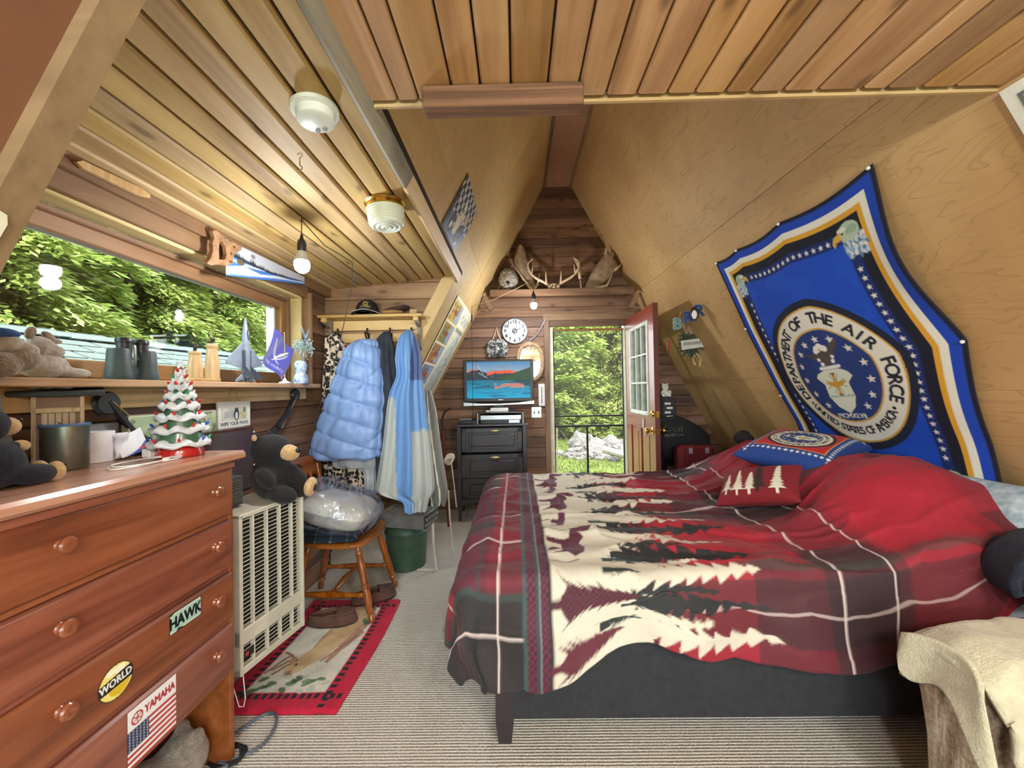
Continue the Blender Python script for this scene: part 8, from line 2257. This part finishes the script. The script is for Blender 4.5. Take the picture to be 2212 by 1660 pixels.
def trunk_mesh(H, r, nb, R, seed):
    g = G(); q = random.Random(seed)
    g.tube([(0, 0, -0.5), (0.03, 0.02, H*0.3), (-0.02, 0.03, H*0.7), (0, 0, H*0.97)], [r, r*0.8, r*0.45, r*0.1], 8)
    for i in range(nb):
        f = (i+0.5)/nb; a = i*2.39996; L = R*(1-f)**0.75*0.85+0.1; z = H*(0.04+0.94*f)
        g.tube([(0, 0, z), (cos(a)*L*0.5, sin(a)*L*0.5, z-0.05*L), (cos(a)*L, sin(a)*L, z-0.25*L)], [0.022, 0.013, 0.005], 4, cap=False)
    me = bpy.data.meshes.new('trunk'); me.from_pydata([tuple(p) for p in g.v], [], g.f); me.materials.append(MATS['bark']); return me
kinds = {}
for nm, kd, sd_, H, R, nb_, per in (('ca', 'conifer', 1, 6.0, 1.9, 120, 720), ('cb', 'conifer', 2, 5.2, 2.1, 110, 720), ('la', 'leaf', 3, 5.0, 2.0, 110, 300), ('lb', 'leaf', 4, 3.0, 1.5, 80, 300)):
    kinds[nm] = (crown_mesh(kd, sd_, H, R, nb_, per), trunk_mesh(H, 0.11, 40, R, sd_), kd)
def tree(k, x, y, s, rz, label, group, z=-0.45):
    cm, tm, kd = kinds[k]
    t = thing('conifer_tree' if kd == 'conifer' else 'leafy_tree', label, 'tree', (x, y, z), rz, group)
    t.scale = (s, s, s)
    for n_, me in (('trunk', tm), ('crown', cm)):
        o = bpy.data.objects.new(n_, me); COL.objects.link(o); o.parent = t
    return t
LW = 'dense green conifer in the hedge behind the shingled roof, through the wide window'
LG = 'conifers outside the wide window'
for i, (k_, x, y, s) in enumerate([('ca', -5.6, 0.6, 1.0), ('cb', -5.4, 2.2, 1.0), ('ca', -5.5, 3.9, 1.05), ('cb', -5.7, 5.6, 1.05), ('ca', -5.9, 7.3, 1.1), ('cb', -7.6, 1.4, 1.25), ('ca', -7.8, 3.4, 1.3), ('ca', -7.4, 5.2, 1.3), ('cb', -8.0, 7.4, 1.3), ('ca', -6.4, 9.2, 1.2), ('ca', -8.6, 10, 1.4), ('ca', -6.0, -1.4, 1.1), ('cb', -8, -1, 1.4)]):
    tree(k_, x, y, s, i*1.3, LW, LG)
tree('lb', -3.9, 5.4, 0.78, 0.4, 'pale leafy sapling beside the jet model, through the window', None)
DWL = 'conifer in the tree line across the lawn, seen through the screen door'
DG = 'conifers beyond the lawn'
for i, (k_, x, y, s) in enumerate([('ca', 2.2, 15.0, 1.15), ('cb', 4.1, 15.2, 1.2), ('ca', 5.9, 15.6, 1.1), ('cb', 3.1, 17.2, 1.6), ('ca', 5.2, 17.8, 1.6), ('ca', 7.2, 18.2, 1.5), ('cb', 1.2, 18.0, 1.6), ('ca', -1, 17, 1.4)]):
    tree(k_, x, y, s, i*1.9+0.5, DWL, DG)
tree('la', 1.1, 14.0, 1.15, 0.2, 'bright yellow-green leafy tree at the left of the doorway view', None)
for i, (x, y, s) in enumerate([(2.0, 13.2, 0.42), (3.2, 13.4, 0.36), (4.4, 13.3, 0.45), (5.4, 13.6, 0.4)]):
    tree('lb', x, y, s, i*2.1, 'low leafy shrub under the trees behind the rock pile', 'shrubs behind the rock pile')
# neighbouring shingled roof below the window
M('shingle', (96, 100, 97), 0.9, c2=(80, 85, 83), ns=60, bump=0.4, bs=300, bd=0.003)
M('roof_deck', (34, 36, 36), 0.9)
rf = thing('shed_roof', 'pale grey shingled shed roof below the conifers outside', 'roof', (-3.05, 2.4, 0))
# ridge at local x=0, z 1.76 ; slopes toward the house (+x)
A_ = radians(24); RY0, RY1 = -3.2, 2.2
g = G()
for sg in (1, -1):
    v = [(0, RY0, 1.75), (0, RY1, 1.75), (sg*1.3*cos(A_), RY1, 1.75-1.3*sin(A_)), (sg*1.3*cos(A_), RY0, 1.75-1.3*sin(A_))]
    w = [(p[0], p[1], p[2]-0.06) for p in v]
    g.add(v+w, [(0, 1, 2, 3), (7, 6, 5, 4), (0, 4, 5, 1), (1, 5, 6, 2), (2, 6, 7, 3), (3, 7, 4, 0)])
g.box((0, RY1-0.05, 0.6), (1.6, 0.06, 2.0)); g.box((0.75, (RY0+RY1)/2, 0.55), (0.06, RY1-RY0, 1.5))
g.build('roof_deck', 'roof_deck', rf, smooth=False)
sm = None
for r_i in range(7):
    for c_i in range(19):
        s0 = 0.09+r_i*0.125; y = RY0+0.15+c_i*0.285+(0.14 if r_i % 2 else 0)
        if y+0.14 > RY1+0.1: continue
        if sm is None:
            gg = G(); gg.box((0, 0, 0), (0.15, 0.266, 0.014), bev=0.003); o = gg.build('shingle', 'shingle', rf); sm = o.data
        else:
            o = bpy.data.objects.new('shingle', sm); COL.objects.link(o); o.parent = rf
        o.location = ((s0+0.05)*cos(A_), y, 1.75-(s0+0.05)*sin(A_)+0.014); o.rotation_euler = (0, A_-0.05, 0)
for c_i in range(18):
    g = G()
    for sg in (1, -1): g.box((sg*0.055*cos(A_), 0, -0.055*sin(A_)), (0.125, 0.31, 0.008), rotm(0, sg*A_, 0))
    g.build('ridge_cap', 'shingle', rf, loc=(0, RY0+0.16+c_i*0.3, 1.785), rot=(radians(1.2), 0, 0))
